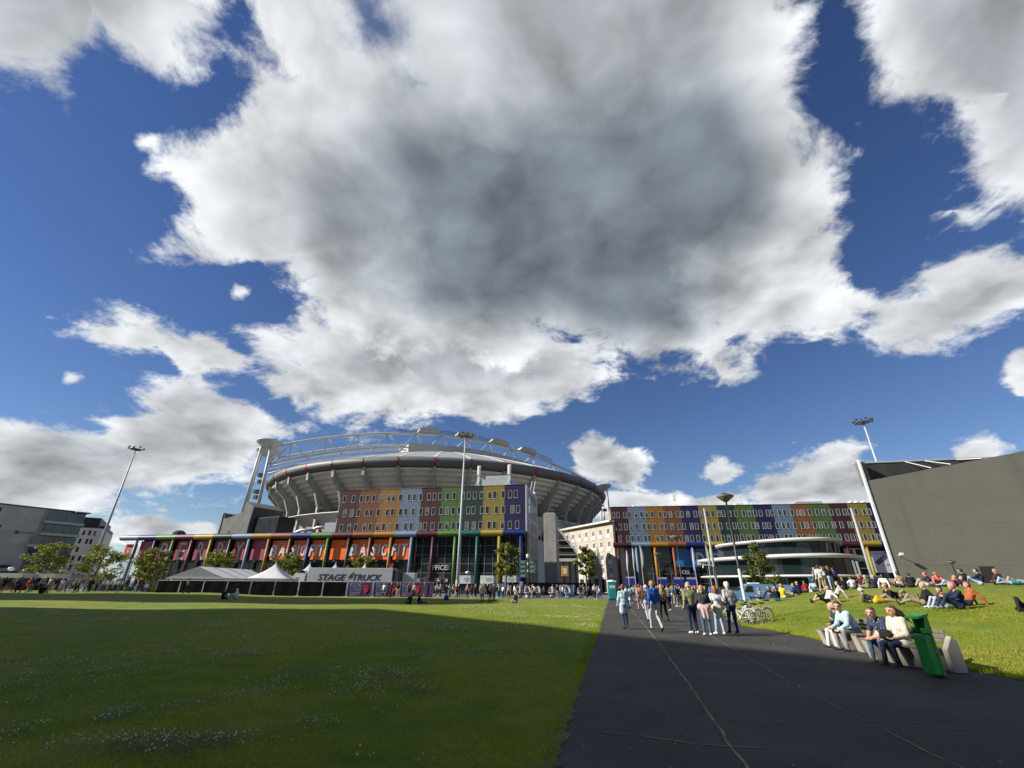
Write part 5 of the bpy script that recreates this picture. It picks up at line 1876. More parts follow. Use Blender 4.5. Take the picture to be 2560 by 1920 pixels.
urinal('leftmost grey urinal pod in the queue', 1.3, 70.5, .3)
urinal('second grey urinal pod from the left in the queue', 2.6, 72.9, .8)
urinal('third grey urinal pod from the left in the queue', 4.2, 73.2, .5)
urinal('grey urinal pod half hidden left of the blue screen', 6.4, 74.0, .2)
urinal('grey urinal pod standing before the blue screen', 8.6, 72.8, .7)
urinal('rightmost grey urinal pod, right of the blue screen', 10.7, 73.5, .4)
BLUE_T = mat('blue_tarpaulin', (0.02, 0.13, 0.36), 0.6, 0.1, 1.0)
t = thing('screen_panel', 'bright blue tarpaulin screen behind the urinals', 'screen', (7.5, 79.6, 0), -.05)
MB().box(0, 2.9, -.02, .02, .05, 1.78).build('sheet', BLUE_T, t)
for xx in (0.0, 1.45, 2.9):
    MB().tube([(xx, 0.04, 0), (xx, .04, 1.85)], .03, 6).build('post', PALE_POST, t)
t = thing('screen_panel', 'bright blue tarpaulin screen left of the young tree', 'screen', (-3.4, 83.0, 0), -.05)
MB().box(0, 3.1, -.02, .02, .05, 1.95).build('sheet', BLUE_T, t)
for xx in (0.0, 1.5, 3.1):
    MB().tube([(xx, 0.04, 0), (xx, .04, 2.0)], .03, 6).build('post', PALE_POST, t)
t = thing('hoarding', 'long black hoarding behind the queue under the signpost', 'fence', (-2.0, 87.0, 0), -.03)
for k in range(7):
    MB().box(k * 2.4 + .03, k * 2.4 + 2.37, -.02, .02, .05, 2.15).build('board', FCLOTH, t)
    MB().box(k * 2.4 - .02, k * 2.4 + .02, .02, .06, 0, 2.2).build('post', DARK, t)
# way-finding post with green boards
GB = mat('finger_green', (0.012, 0.085, 0.055), 0.5, 0.1)
SP = thing('signpost', 'tall way-finding post with green pointing boards and a white lamp on top', 'signpost', (2.75, 75.0, 0), 0)
MB().tube([(0, 0, 0), (0, 0, 5.7)], 0.075, 10).build('post', DARK, SP)
MB().lathe([(.05, 0), (.2, .12), (.26, .4), (.18, .62), (.04, .68)], (0, 0, 5.55), 12).build('lamp', GLOBE, SP)
MB().tube([(0, 0, 4.6), (0, 0, 5.0)], 0.082, 10).build('band', WHITE, SP)
MB().tube([(0, 0, 3.6), (0, 0, 3.9)], 0.082, 10).build('band', WHITE, SP)
for k in range(4):
    for s in (-1, 1):
        if s == 1 and k == 3:
            continue
        z = 5.02 - k * .66
        q = MB()
        a, b, c = (.12 * s, 1.35 * s, 1.55 * s)
        pl = [(a, z - .26), (b, z - .26), (c, z), (b, z + .26), (a, z + .26)]
        q.prism(pl if s > 0 else list(reversed(pl)), -.025, .025)
        o = q.build('finger_board', GB, SP)
        q = MB()
        x0, x1 = sorted((a + .05 * s, b - .05 * s))
        q.box(x0, x1, -.034, -.027, z + .19, z + .22)
        q.box(x0, x1, -.034, -.027, z - .22, z - .19)
        q.box(x0 + .12, x1 - .2, -.034, -.027, z + .02, z + .10)
        q.box(x0 + .12, x1 - .4, -.034, -.027, z - .11, z - .05)
        q.build('board_print', mat('board_print', (0.45, 0.52, 0.48), .5, .1), o)
t = thing('info_sign', 'small blue information sign below the signpost boards', 'sign', (1.75, 78.0, 0), 0)
BLUE_I = mat('info_blue', (0.02, 0.03, 0.30), .5, .1)
MB().tube([(0, 0, 0), (0, 0, 1.4)], .04, 8).build('post', DARK, t)
MB().bev(-.42, .42, -.04, .04, 1.3, 2.3, .01).build('panel', BLUE_I, t)
q = MB()
q.box(-.3, .3, -.05, -.042, 2.05, 2.2); q.box(-.2, .2, -.05, -.042, 1.7, 1.95); q.box(-.25, .25, -.05, -.042, 1.45, 1.55)
q.build('panel_print', WHITE, t)
for lab, az, D, z in (('blue and white information sign between beige block and light blue column', 14.1, 88, 2.4), ('dark blue sign with white edge beyond the olive-shirted person', 17.6, 88, 2.3),
                      ('pale blue topped sign right of the orange column', 19.4, 82, 2.2), ('pale blue topped sign left of the dark blue column', 20.75, 82, 2.2)):
    x, y = polar(az, D)
    t = thing('info_sign', lab, 'sign', (x, y, 0), 0)
    MB().tube([(0, 0, 0), (0, 0, z - .4)], .04, 8).build('post', DARK, t)
    MB().bev(-.85, .85, -.04, .04, z - .5, z + .9, .01).build('panel', BLUE_I, t)
    MB().box(-.8, .8, -.05, -.042, z + .55, z + .82).build('panel_print', SIGN_PALE, t)
# red stalls and low wall at the far left
STALL_R = mat('stall_red', (0.22, 0.02, 0.025), .6, .15)
for lab, az, w in (('red market stall with a white awning at the left edge', -45.95, 3.2), ('red market stall with a white awning below the leftmost tree', -43.98, 3.2)):
    x, y = polar(az, 104)
    t = thing('market_stall', lab, 'stall', (x, y, 0), math.radians(-40 + 90 - 45), 'red market stalls')
    MB().bev(-w / 2, w / 2, 0, 2, 0, 2.1, .04).build('cabin', STALL_R, t)
    MB().prism([(-w / 2 - .2, 2.1), (w / 2 + .2, 2.1), (w / 2 + .2, 2.75), (-w / 2 - .2, 2.75)], -.9, 2.1).build('awning', CANVAS, t)
    MB().box(-w / 2 + .2, w / 2 - .2, -.02, -.004, 1.0, 1.9).build('hatch', DARK, t)
t = thing('low_wall', 'long low concrete wall behind the crowd at the far left', 'wall', (-150.0, 112.0, 0), math.radians(14))
for k in range(10):
    MB().box(k * 6 + .02, k * 6 + 5.98, 0, .4, 0, 3.1 - .03 * (k % 3)).build('wall_panel', CONC, t)
    MB().box(k * 6 + .0, k * 6 + 5.97, -.06, .46, 3.102, 3.3).build('coping', CONC, t)

# ------------------------------------------------------------------ benches, bin and board
TEAK = mat('grey_wood', (0.13, 0.11, 0.09), 0.75, 0.2, 4.0, 0.2)
BCONC = mat('bench_concrete', (0.33, 0.305, 0.26), 0.85, 0.08, 2.0, 0.2, dirt=(0.3, 1.5, 0.5))


def bench(label, x, y, ln, rz):
    """Faces -x; origin at the near end; runs along +y."""
    t = thing('bench', label, 'bench', (x, y, 0), rz, 'concrete benches with wooden slats along the path')
    for k in range(4):
        yy = 0.12 + (ln - .24) * k / 3
        q = MB()
        # slanted concrete support, seen from the side as a wedge
        pr = [(0.12, 0), (0.72, 0), (0.80, 0.40), (0.0, 0.40)]
        vs = [(a, yy - .13, b) for a, b in pr] + [(a, yy + .13, b) for a, b in pr]
        q.add(vs, [(0, 1, 2, 3), (7, 6, 5, 4), (0, 4, 5, 1), (1, 5, 6, 2), (2, 6, 7, 3), (3, 7, 4, 0)])
        q.build('support', BCONC, t)
    for k in range(5):
        MB().bev(0.0 + k * .115, 0.10 + k * .115, -.05, ln + .05, 0.402, 0.452, .01).build('seat_slat', TEAK, t)
    for k in range(3):
        z = 0.52 + k * .095
        MB().bev(0.60 + k * .012, 0.64 + k * .012, -.05, ln + .05, z, z + .085, .01).build('back_slat', TEAK, t)
    for yy in (-.20, ln + .06):
        q = MB()
        pr = [(0.46, 0), (0.74, 0), (0.74, 0.58), (0.64, 0.68), (0.46, 0.42)]
        vs = [(a, yy, b) for a, b in pr] + [(a, yy + .14, b) for a, b in pr]
        q.add(vs, [(0, 1, 2, 3, 4), (9, 8, 7, 6, 5)] + [(i, i + 5, (i + 1) % 5 + 5, (i + 1) % 5) for i in range(5)])
        q.build('end_block', BCONC, t)
    return t


bench('bench with wooden slats farther from the camera, holding the person in the pale blue shirt', 9.8, 14.25, 1.95, math.radians(-4))
bench('bench with wooden slats beside the green litter bin', 9.1, 11.3, 1.9, math.radians(-3))
BIN = mat('bin_green', (0.035, 0.36, 0.05), 0.42, 0.10, 2.0, 0.05, dirt=(0.35, 3.0, 0.4))
LB = thing('litter_bin', 'bright green litter bin with a slanted open hood beside the bench', 'bin', (8.74, 10.62, 0), math.radians(14))
LB.scale = (0.70, 0.70, 1.06)
q = MB()
q.bev(-.20, .06, -.17, .17, .03, .72, .025)
q.build('front_shell', BIN, LB)
q = MB()
q.bev(.075, .20, -.17, .17, 0.0, .74, .02)
q.build('back_shell', BIN, LB)
q = MB()
for yy in (-.17, .14):
    pr = [(-.20, .74), (.20, .74), (.20, 1.04), (.10, 1.04), (.02, .98), (-.0, .84), (-.16, .80)]
    vs = [(a, yy, b) for a, b in pr] + [(a, yy + .03, b) for a, b in pr]
    q.add(vs, [tuple(range(7)), tuple(reversed(range(7, 14)))] + [(i, i + 7, (i + 1) % 7 + 7, (i + 1) % 7) for i in range(7)])
q.build('hood_cheek', BIN, LB)
MB().box(.16, .20, -.138, .138, .742, 1.03).build('hood_back', BIN, LB)
lid = MB()
lid.add([(-.24, -.19, .99), (.23, -.19, 1.045), (.23, .19, 1.045), (-.24, .19, .99), (-.24, -.19, 1.03), (.23, -.19, 1.085), (.23, .19, 1.085), (-.24, .19, 1.03)],
        [(0, 3, 2, 1), (4, 5, 6, 7), (0, 1, 5, 4), (1, 2, 6, 5), (2, 3, 7, 6), (3, 0, 4, 7)])
lid.build('lid', BIN, LB)
MB().box(-.15, .15, -.137, .137, .741, .76).build('opening', BLACK, LB)
MB().bev(-.04, .02, -.177, -.171, .56, .575, .002).build('lock', BLACK, LB)
tag(MB().bev(-.62, .62, -.05, .05, -.1, 1.2, .02).build('standing_board', mat('brown_board', (0.055, 0.045, 0.04), .7, .1), None, loc=(36.5, 36.3, mound_z(36.5, 36.3)), ), 'dark brown board standing among sitters on the crest of the mound', 'board')

# ------------------------------------------------------------------ bicycles
BFRAME = {'white': mat('bike_white', (0.55, 0.56, 0.56), .35, .05), 'black': mat('bike_black', (0.02, 0.02, 0.022), .35, .1), 'silver': mat('bike_silver', (0.36, 0.37, 0.38), .35, .08, metal=.5)}


def bicycle(label, x, y, rz, lean, col, z=0.0):
    t = thing('bicycle', label, 'bicycle', (x, y, z), 0, 'parked bicycles')
    t.rotation_euler = (lean, 0, rz)
    m = BFRAME[col]
    for xx, nm in ((-.53, 'rear'), (.53, 'front')):
        q = MB()
        n = 22
        R, r = .33, .020
        vs, fs = [], []
        for i in range(n):
            a = i * math.tau / n
            for k in range(5):
                b = k * math.tau / 5
                vs.append(((R + r * math.cos(b)) * math.cos(a), r * math.sin(b), .35 + (R + r * math.cos(b)) * math.sin(a)))
        for i in range(n):
            for k in range(5):
                i2, k2 = (i + 1) % n, (k + 1) % 5
                fs.append((i * 5 + k, i * 5 + k2, i2 * 5 + k2, i2 * 5 + k))
        q.add(vs, fs)
        wh = q.build('wheel', WHEEL, t, loc=(xx, 0, 0))
        q = MB()
        for i in range(12):
            a = i * math.tau / 12
            q.bar((0, .02 * (-1) ** i, .35), (.315 * math.cos(a), 0, .35 + .315 * math.sin(a)), .006)
        q.tube([(0, -.05, .35), (0, .05, .35)], .025, 8)
        q.build('spokes', STEEL, wh)
        q = MB()
        q.tube([(.37 * math.cos(a * math.pi / 9), 0, .35 + .37 * math.sin(a * math.pi / 9)) for a in range(1, 8)], .022, 5)
        q.build('mudguard', m, t, loc=(xx, 0, 0))
    q = MB()
    q.tube([(.53, 0, .35), (.40, 0, .72), (.36, 0, .88)], .018, 7)
    q.tube([(.38, 0, .78), (-.06, 0, .30)], .020, 7)
    q.tube([(-.22, 0, .80), (-.06, 0, .30)], .018, 7)
    q.tube([(.40, 0, .68), (-.14, 0, .55)], .016, 7)
    q.tube([(-.53, 0, .35), (-.06, 0, .30)], .014, 6)
    q.tube([(-.53, 0, .35), (-.19, 0, .70)], .012, 6)
    q.build('frame', m, t)
    q = MB()
    q.tube([(.36, 0, .88), (.33, 0, 1.05)], .014, 6)
    q.tube([(.10, -.30, 1.02), (.26, -.27, 1.08), (.36, -.08, 1.06), (.36, .08, 1.06), (.26, .27, 1.08), (.10, .30, 1.02)], .013, 6)
    q.build('handlebar', BFRAME['silver'], t)
    q = MB()
    q.add([(-.36, -.09, .93), (-.36, .09, .93), (-.14, .04, .92), (-.02, 0, .91), (-.14, -.04, .92), (-.36, -.08, .87), (-.36, .08, .87), (-.14, 0, .87)], [(0, 4, 3, 2, 1), (0, 1, 6, 5), (0, 5, 7, 4), (1, 2, 7, 6), (2, 3, 7), (3, 4, 7), (5, 6, 7)])
    q.tube([(-.22, 0, .78), (-.23, 0, .88)], .014, 6)
    q.build('saddle', BLACK, t)
    q = MB()
    q.tube([(-.80, -.05, .74), (-.25, -.05, .74)], .008, 5); q.tube([(-.80, .05, .74), (-.25, .05, .74)], .008, 5)
    q.tube([(-.70, .06, .74), (-.53, .06, .35)], .007, 5); q.tube([(-.70, -.06, .74), (-.53, -.06, .35)], .007, 5)
    q.build('rack', BFRAME['silver'], t)
    q = MB()
    q.tube([(-.06, -.06, .30), (-.06, .06, .30)], .05, 10)
    q.bar((-.06, .07, .30), (.06, .07, .18), .02); q.bar((-.06, -.07, .30), (-.18, -.07, .42), .02)
    q.build('crank', STEEL, t)
    return t


bicycle('white bicycle leaning on the lamp post, nearest the standing group', 11.05, 23.9, math.radians(118), math.radians(12), 'white')
bicycle('silver bicycle parked between the other two at the lamp post', 11.5, 23.75, math.radians(112), math.radians(10), 'silver', .02)
bicycle('black bicycle parked nearest the grass at the lamp post', 11.85, 23.6, math.radians(110), math.radians(6), 'black', .06)
bicycle('dark bicycle standing in the queue before the office windows', -6.35, 65.3, math.radians(8), math.radians(3), 'black')

# ------------------------------------------------------------------ vehicles behind the mound
VB = mat('van_blue', (0.10, 0.24, 0.42), 0.35, 0.05)
VX, VY = polar(27.6, 56)
VAN = thing('van', 'light blue van parked behind the grass mound', 'van', (VX, VY, 0), math.radians(-12))
VAN.scale = (0.92, 0.92, 0.86)
q = MB()
q.prism([(-3.3, .4), (2.9, .4), (2.95, 2.2), (-1.7, 2.28), (-2.4, 1.75), (-3.1, 1.35), (-3.35, .9)], -.95, .95)
vb = q.build('body', VB, VAN)
MB().prism([(-2.25, 1.4), (-1.25, 1.4), (-1.25, 2.05), (-1.75, 2.08)], -.97, -.952).build('door_window', CURTAIN, vb)
q = MB()
q.add([(-2.95, -.8, 1.46), (-2.36, -.8, 1.86), (-2.36, .8, 1.86), (-2.95, .8, 1.46)], [(0, 3, 2, 1)])
q.build('windscreen', CURTAIN, vb)
for a, b in ((-1.1, .2), (.35, 1.5), (1.65, 2.75)):
    MB().box(a, b, -.965, -.952, .6, 2.0).build('side_panel', VB, vb)
MB().bev(-1.4, -.3, -.4, .4, 2.28, 2.42, .04).build('roof_box', WHITE, VAN)
for xx in (-2.3, 1.9):
    o = MB().tube([(0, -.98, 0), (0, -.75, 0)], .36, 16).build('wheel', WHEEL, VAN, loc=(xx, 0, .36))
    MB().tube([(0, -1.0, 0), (0, -.74, 0)], .2, 10).build('rim', STEEL, o)
CX_, CY_ = polar(32.9, 55)
CAR = thing('car', 'white estate car parked behind the sitters on the mound', 'car', (CX_, CY_, 0), math.radians(-10))
q = MB()
q.prism([(-2.1, .35), (2.1, .35), (2.15, .95), (1.9, 1.05), (1.5, 1.5), (-.6, 1.58), (-1.2, 1.1), (-2.1, .92)], -.85, .85)
cbody = q.build('body', mat('car_white', (0.6, 0.62, 0.64), .3, .03), CAR)
MB().prism([(-1.0, 1.08), (.3, 1.08), (.3, 1.46), (-.5, 1.5)], -.87, -.852).build('window', CURTAIN, cbody)
MB().prism([(.4, 1.08), (1.6, 1.08), (1.35, 1.42), (.4, 1.46)], -.87, -.852).build('window', CURTAIN, cbody)
for xx in (-1.35, 1.35):
    o = MB().tube([(0, -.88, 0), (0, -.68, 0)], .32, 16).build('wheel', WHEEL, CAR, loc=(xx, 0, .32))
    MB().tube([(0, -.9, 0), (0, -.67, 0)], .18, 10).build('rim', STEEL, o)
SXF, SYF = polar(32.0, 62)
t = thing('beach_flag', 'light blue beach flag in front of the cinema', 'flag', (SXF, SYF, 0), 0)
MB().tube([(0, 0, 0), (0, 0, 2.6)], .02, 6).build('pole', DARK, t)
MB().prism([(-.1, 1.5), (.75, 1.3), (.6, 2.1), (.15, 2.7), (-.1, 2.8)], -.01, .01).build('flag', mat('flag_blue', (0.08, 0.35, 0.6), .6, .1), t)

# ------------------------------------------------------------------ trees
def leaf_mat(name, dark, light):
    m = bpy.data.materials.new(name)
    m.use_nodes = True
    N = NT(m.node_tree)
    b = N.n['Principled BSDF']
    out = N.n['Material Output']
    g = N.node('ShaderNodeNewGeometry').outputs['Random Per Island']
    p = N.node('ShaderNodeTexCoord').outputs['Object']
    f = N.m('MULTIPLY_ADD', g, 0.6, N.m('MULTIPLY', N.noise(p, 1.2, 3.0, 0.5), 0.4))
    c = N.mix(f, (*dark, 1), (*light, 1))
    N.put(b.inputs['Base Color'], c)
    b.inputs['Roughness'].default_value = 0.55
    tr = N.node('ShaderNodeBsdfTranslucent')
    N.put(tr.inputs['Color'], c)
    mx = N.node('ShaderNodeMixShader')
    mx.inputs[0].default_value = 0.35
    N.l.new(b.outputs[0], mx.inputs[1])
    N.l.new(tr.outputs[0], mx.inputs[2])
    N.l.new(mx.outputs[0], out.inputs[0])
    return m


LEAF = leaf_mat('leaf_yellow_green', (0.070, 0.100, 0.013), (0.27, 0.28, 0.038))
LEAF_D = leaf_mat('leaf_dark_green', (0.045, 0.075, 0.012), (0.18, 0.20, 0.032))
BARK = mat('bark', (0.10, 0.085, 0.065), 0.9, 0.25, 3.0, 0.4)


def tree(label, az, D, h, trunk, rw, seed, m, n=3600, lean=(0, 0), shape='round', leaf=0.38):
    r = random.Random(seed)
    x, y = polar(az, D)
    t = thing('street_tree', label, 'tree', (x, y, 0), 0, 'young street trees around the lawn')
    q = MB()
    top = Vector((lean[0], lean[1], h * .93))
    def axis(s):
        return Vector((lean[0] * s * s, lean[1] * s * s, h * .93 * s))
    q.tube([axis(i / 6) for i in range(7)], [0.16 * (1 - .85 * i / 6) * (h / 7) + .015 for i in range(7)], 8)
    # limbs
    clumps = []
    nl_ = 13
    for k in range(nl_):
        s = trunk / h + (1 - trunk / h) * (k + .3) / nl_ * .92
        a = k * 2.4 + r.uniform(-.4, .4)
        if shape == 'cone':
            ln = rw * (1.12 - (s - trunk / h) / (1 - trunk / h)) * r.uniform(.7, 1.15)
        else:
            u = (s - trunk / h) / (1 - trunk / h)
            ln = rw * (math.sin(math.pi * min(1, .18 + .8 * u)) ** .7) * r.uniform(.65, 1.1)
        b = axis(s)
        e = b + Vector((math.cos(a) * ln + lean[0] * .35, math.sin(a) * ln + lean[1] * .35, ln * r.uniform(.25, .6)))
        md = (b + e) / 2 + Vector((r.uniform(-.1, .1), r.uniform(-.1, .1), .1))
        q.tube([b, md, e], [.05 * h / 7, .035 * h / 7, .012], 5)
        for f in (.45, .75, 1.0):
            c = b + (e - b) * f
            clumps.append((c, .24 * rw * r.uniform(.6, 1.25) * (.7 + .4 * f)))
        for _ in range(2):
            e2 = md + Vector((r.uniform(-1, 1), r.uniform(-1, 1), r.uniform(.0, .8))) * ln * .55
            q.tube([md, e2], [.025, .008], 4)
            clumps.append((e2, .18 * rw * r.uniform(.6, 1.3)))
    clumps.append((top, .2 * rw))
    q.build('trunk', BARK, t, smooth=True)
    vs, fs = [], []
    tot = sum(c[1] ** 2 for c in clumps)
    for c, cr in clumps:
        k = int(n * cr ** 2 / tot)
        for _ in range(k):
            d = Vector((r.gauss(0, 1), r.gauss(0, 1), r.gauss(0, 1))).normalized() * cr * r.random() ** .45
            d.z *= .72
            p = c + d
            a = Vector((r.gauss(0, 1), r.gauss(0, 1), r.gauss(0, .6))).normalized()
            b = a.cross(Vector((r.gauss(0, 1), r.gauss(0, 1), r.gauss(0, 1)))).normalized()
            s = leaf * r.uniform(.55, 1.25)
            o = len(vs)
            vs += [p - a * s * .5, p + b * s * .32, p + a * s * .5, p - b * s * .32]
            fs.append((o, o + 1, o + 2, o + 3))
    me = bpy.data.meshes.new('crown')
    me.from_pydata([tuple(v) for v in vs], [], fs)
    obj('crown', me, m, t)
    return t


tree('leafy tree at the far left edge before the concrete block', -44.6, 112, 7.6, 1.5, 3.2, 11, LEAF, 3000, (1.5, -.6))
tree('leafy tree that the left floodlight mast crosses', -41.0, 112, 7.4, 1.5, 3.9, 12, LEAF, 3000, (1.6, -.7))
tree('leafy tree hiding the shop letter P at the left of the marquee', -37.3, 103, 6.8, 1.5, 3.0, 13, LEAF, 3000, (1.0, -.5))
tree('leafy tree behind the marquee roof below the letter R', -31.6, 101, 6.9, 1.5, 2.9, 14, LEAF, 3000, (.8, -.4))
tree('leafy tree behind the truck driver cabin before the first orange signs', -25.1, 98, 7.0, 1.5, 2.7, 15, LEAF, 3000, (.6, -.3))
tree('leafy tree behind the trailer before the second orange signs', -17.5, 97, 6.7, 1.5, 2.8, 16, LEAF, 3000, (.6, -.3))
tree('young bright tree before the yellow column, left of the signpost', -0.55, 80, 8.7, 2.9, 2.35, 17, LEAF, 3000, (.2, 0))
tree('young bright tree before the beige block', 9.0, 78, 7.9, 3.0, 1.85, 18, LEAF, 3000, (.2, 0))
tree('young cone-shaped tree before the cinema floors', 27.6, 58, 6.5, 1.2, 1.95, 19, LEAF_D, 3000, (.15, 0), 'cone', .30)
# low planting in front of the shops
HAY = leaf_mat('dry_meadow', (0.10, 0.085, 0.02), (0.26, 0.21, 0.07))


def planting(az0, az1, D, h, seed):
    r = random.Random(seed)
    vs, fs = [], []
    for _ in range(2600):
        az = r.uniform(az0, az1)
        x, y = polar(az, D + r.uniform(-1.5, 1.5))
        hh = h * r.uniform(.4, 1.0)
        w = .05
        dx, dy = r.uniform(-.2, .2), r.uniform(-.2, .2)
        o = len(vs)
        vs += [(x - w, y, 0), (x + w, y, 0), (x + dx, y + dy, hh)]
        fs.append((o, o + 1, o + 2))
    me = bpy.data.meshes.new('meadow_strip')
    me.from_pydata(vs, [], fs)
    o = obj('meadow_strip', me, HAY)
    tag(o, 'tall dry meadow grass along the shops behind the left crowd', 'grass')
    return stuff(o)


planting(-41.0, -36.0, 106, 2.2, 3)

# ------------------------------------------------------------------ people
# body regions -> material slots
TOP, FORE, BOT, SHIN, SHOE, SKIN, FACE = range(7)


def cone_dist(P, a, b, ra, rb):
    ab = b - a
    t = np.clip(((P - a) @ ab) / max(ab @ ab, 1e-9), 0, 1)
    d = P - (a + t[..., None] * ab)
    return np.sqrt((d * d).sum(-1)) - (ra + (rb - ra) * t)


def surface(prims, res, k=0.028):
    """One continuous skin round tapered limbs: smooth union, then a surface net."""
    pts = np.array([q for p in prims for q in (p[0], p[1])])
    rmax = max(max(p[2], p[3]) for p in prims)
    lo = pts.min(0) - rmax - .04
    hi = pts.max(0) + rmax + .04
    n = np.ceil((hi - lo) / res).astype(int) + 1
    F = np.full(tuple(n), 1.0)
    for a, b, ra, rb, lab in prims:
        a = np.array(a, float); b = np.array(b, float)
        m = max(ra, rb) + .07
        i0 = np.maximum(((np.minimum(a, b) - m - lo) / res).astype(int), 0)
        i1 = np.minimum(((np.maximum(a, b) + m - lo) / res).astype(int) + 2, n)
        sl = tuple(slice(s, e) for s, e in zip(i0, i1))
        g = np.stack(np.meshgrid(*[lo[c] + np.arange(i0[c], i1[c]) * res for c in range(3)], indexing='ij'), -1)
        d = cone_dist(g, a, b, ra, rb)
        f = F[sl]
        h = np.clip(.5 + .5 * (f - d) / k, 0, 1)
        F[sl] = f + (d - f) * h - k * h * (1 - h)
    ins = F < 0
    c = [ins[i:n[0] - 1 + i, j:n[1] - 1 + j, l:n[2] - 1 + l] for i in (0, 1) for j in (0, 1) for l in (0, 1)]
    s = sum(x.astype(int) for x in c)
    act = (s > 0) & (s < 8)
    idx = np.full(act.shape, -1)
    cells = np.argwhere(act)
    idx[act] = np.arange(len(cells))
    pos = np.zeros((len(cells), 3)); cnt = np.zeros(len(cells))
    off = [(i, j, l) for i in (0, 1) for j in (0, 1) for l in (0, 1)]
    for p in off:
        for ax in range(3):
            if p[ax] == 0:
                q = list(p); q[ax] = 1
                A = F[tuple((cells + p).T)]; B = F[tuple((cells + q).T)]
                w = (A < 0) != (B < 0)
                t = A / np.where(w, A - B, 1)
                pp = np.array(p, float) + t[:, None] * (np.array(q) - np.array(p))
                pos[w] += pp[w]; cnt[w] += 1
    V = lo + (cells + pos / cnt[:, None]) * res
    quads = []
    for ax in range(3):
        o1, o2 = [(1, 2), (2, 0), (0, 1)][ax]
        sh = [slice(None)] * 3; sh2 = [slice(None)] * 3
        sh[ax] = slice(0, -1); sh2[ax] = slice(1, None)
        A = ins[tuple(sh)]; B = ins[tuple(sh2)]
        e = np.argwhere(A != B)
        e = e[(e[:, o1] > 0) & (e[:, o2] > 0) & (e[:, o1] < n[o1] - 1) & (e[:, o2] < n[o2] - 1)]
        fl = A[tuple(e.T)]
        def cell(d1, d2):
            z = e.copy(); z[:, o1] -= d1; z[:, o2] -= d2
            return idx[tuple(z.T)]
        Q = np.stack([cell(1, 1), cell(0, 1), cell(0, 0), cell(1, 0)], 1)
        Q[~fl] = Q[~fl][:, ::-1]
        quads.append(Q)
    Q = np.concatenate(quads)
    cen = V[Q].mean(1)
    best = np.full(len(cen), 9.0); lab = np.zeros(len(cen), int)
    for a, b, ra, rb, l in prims:
        d = cone_dist(cen, np.array(a, float), np.array(b, float), ra, rb)
        w = d < best
        best[w] = d[w]; lab[w] = l
    return V, Q, lab


def np_mesh(name, V, Q, lab):
    me = bpy.data.meshes.new(name)
    me.vertices.add(len(V))
    me.vertices.foreach_set('co', V.astype(np.float32).ravel())
    me.loops.add(Q.size)
    me.loops.foreach_set('vertex_index', Q.astype(np.int32).ravel())
    me.polygons.add(len(Q))
    me.polygons.foreach_set('loop_start', np.arange(0, Q.size, 4, dtype=np.int32))
    me.polygons.foreach_set('material_index', lab.astype(np.int32))
    me.polygons.foreach_set('use_smooth', np.ones(len(Q), dtype=bool))
    me.update(calc_edges=True)
    return me


V3 = lambda *a: np.array(a, float)
BASE = dict(pel=(0, 0, .95), che=(0, -.01, 1.27), nec=(0, -.005, 1.46), hea=(0, .025, 1.61), yaw=0, tilt=0,
            shL=(-.175, -.01, 1.405), shR=(.175, -.01, 1.405), elL=(-.24, -.06, 1.13), elR=(.24, -.06, 1.13), wrL=(-.25, .05, .89), wrR=(.25, .05, .89),
            hiL=(-.09, 0, .92), hiR=(.09, 0, .92), knL=(-.10, .02, .50), knR=(.10, .02, .50), anL=(-.11, -.02, .085), anR=(.11, -.02, .085), toL=(-.125, .14, .04), toR=(.125, .14, .04))


def pose(**kw):
    p = dict(BASE)
    p.update(kw)
    return p


def seated(**kw):
    d = dict(pel=(0, 0, .12), hiL=(-.09, .02, .12), hiR=(.09, .02, .12))
    d.update(kw)
    return pose(**d)


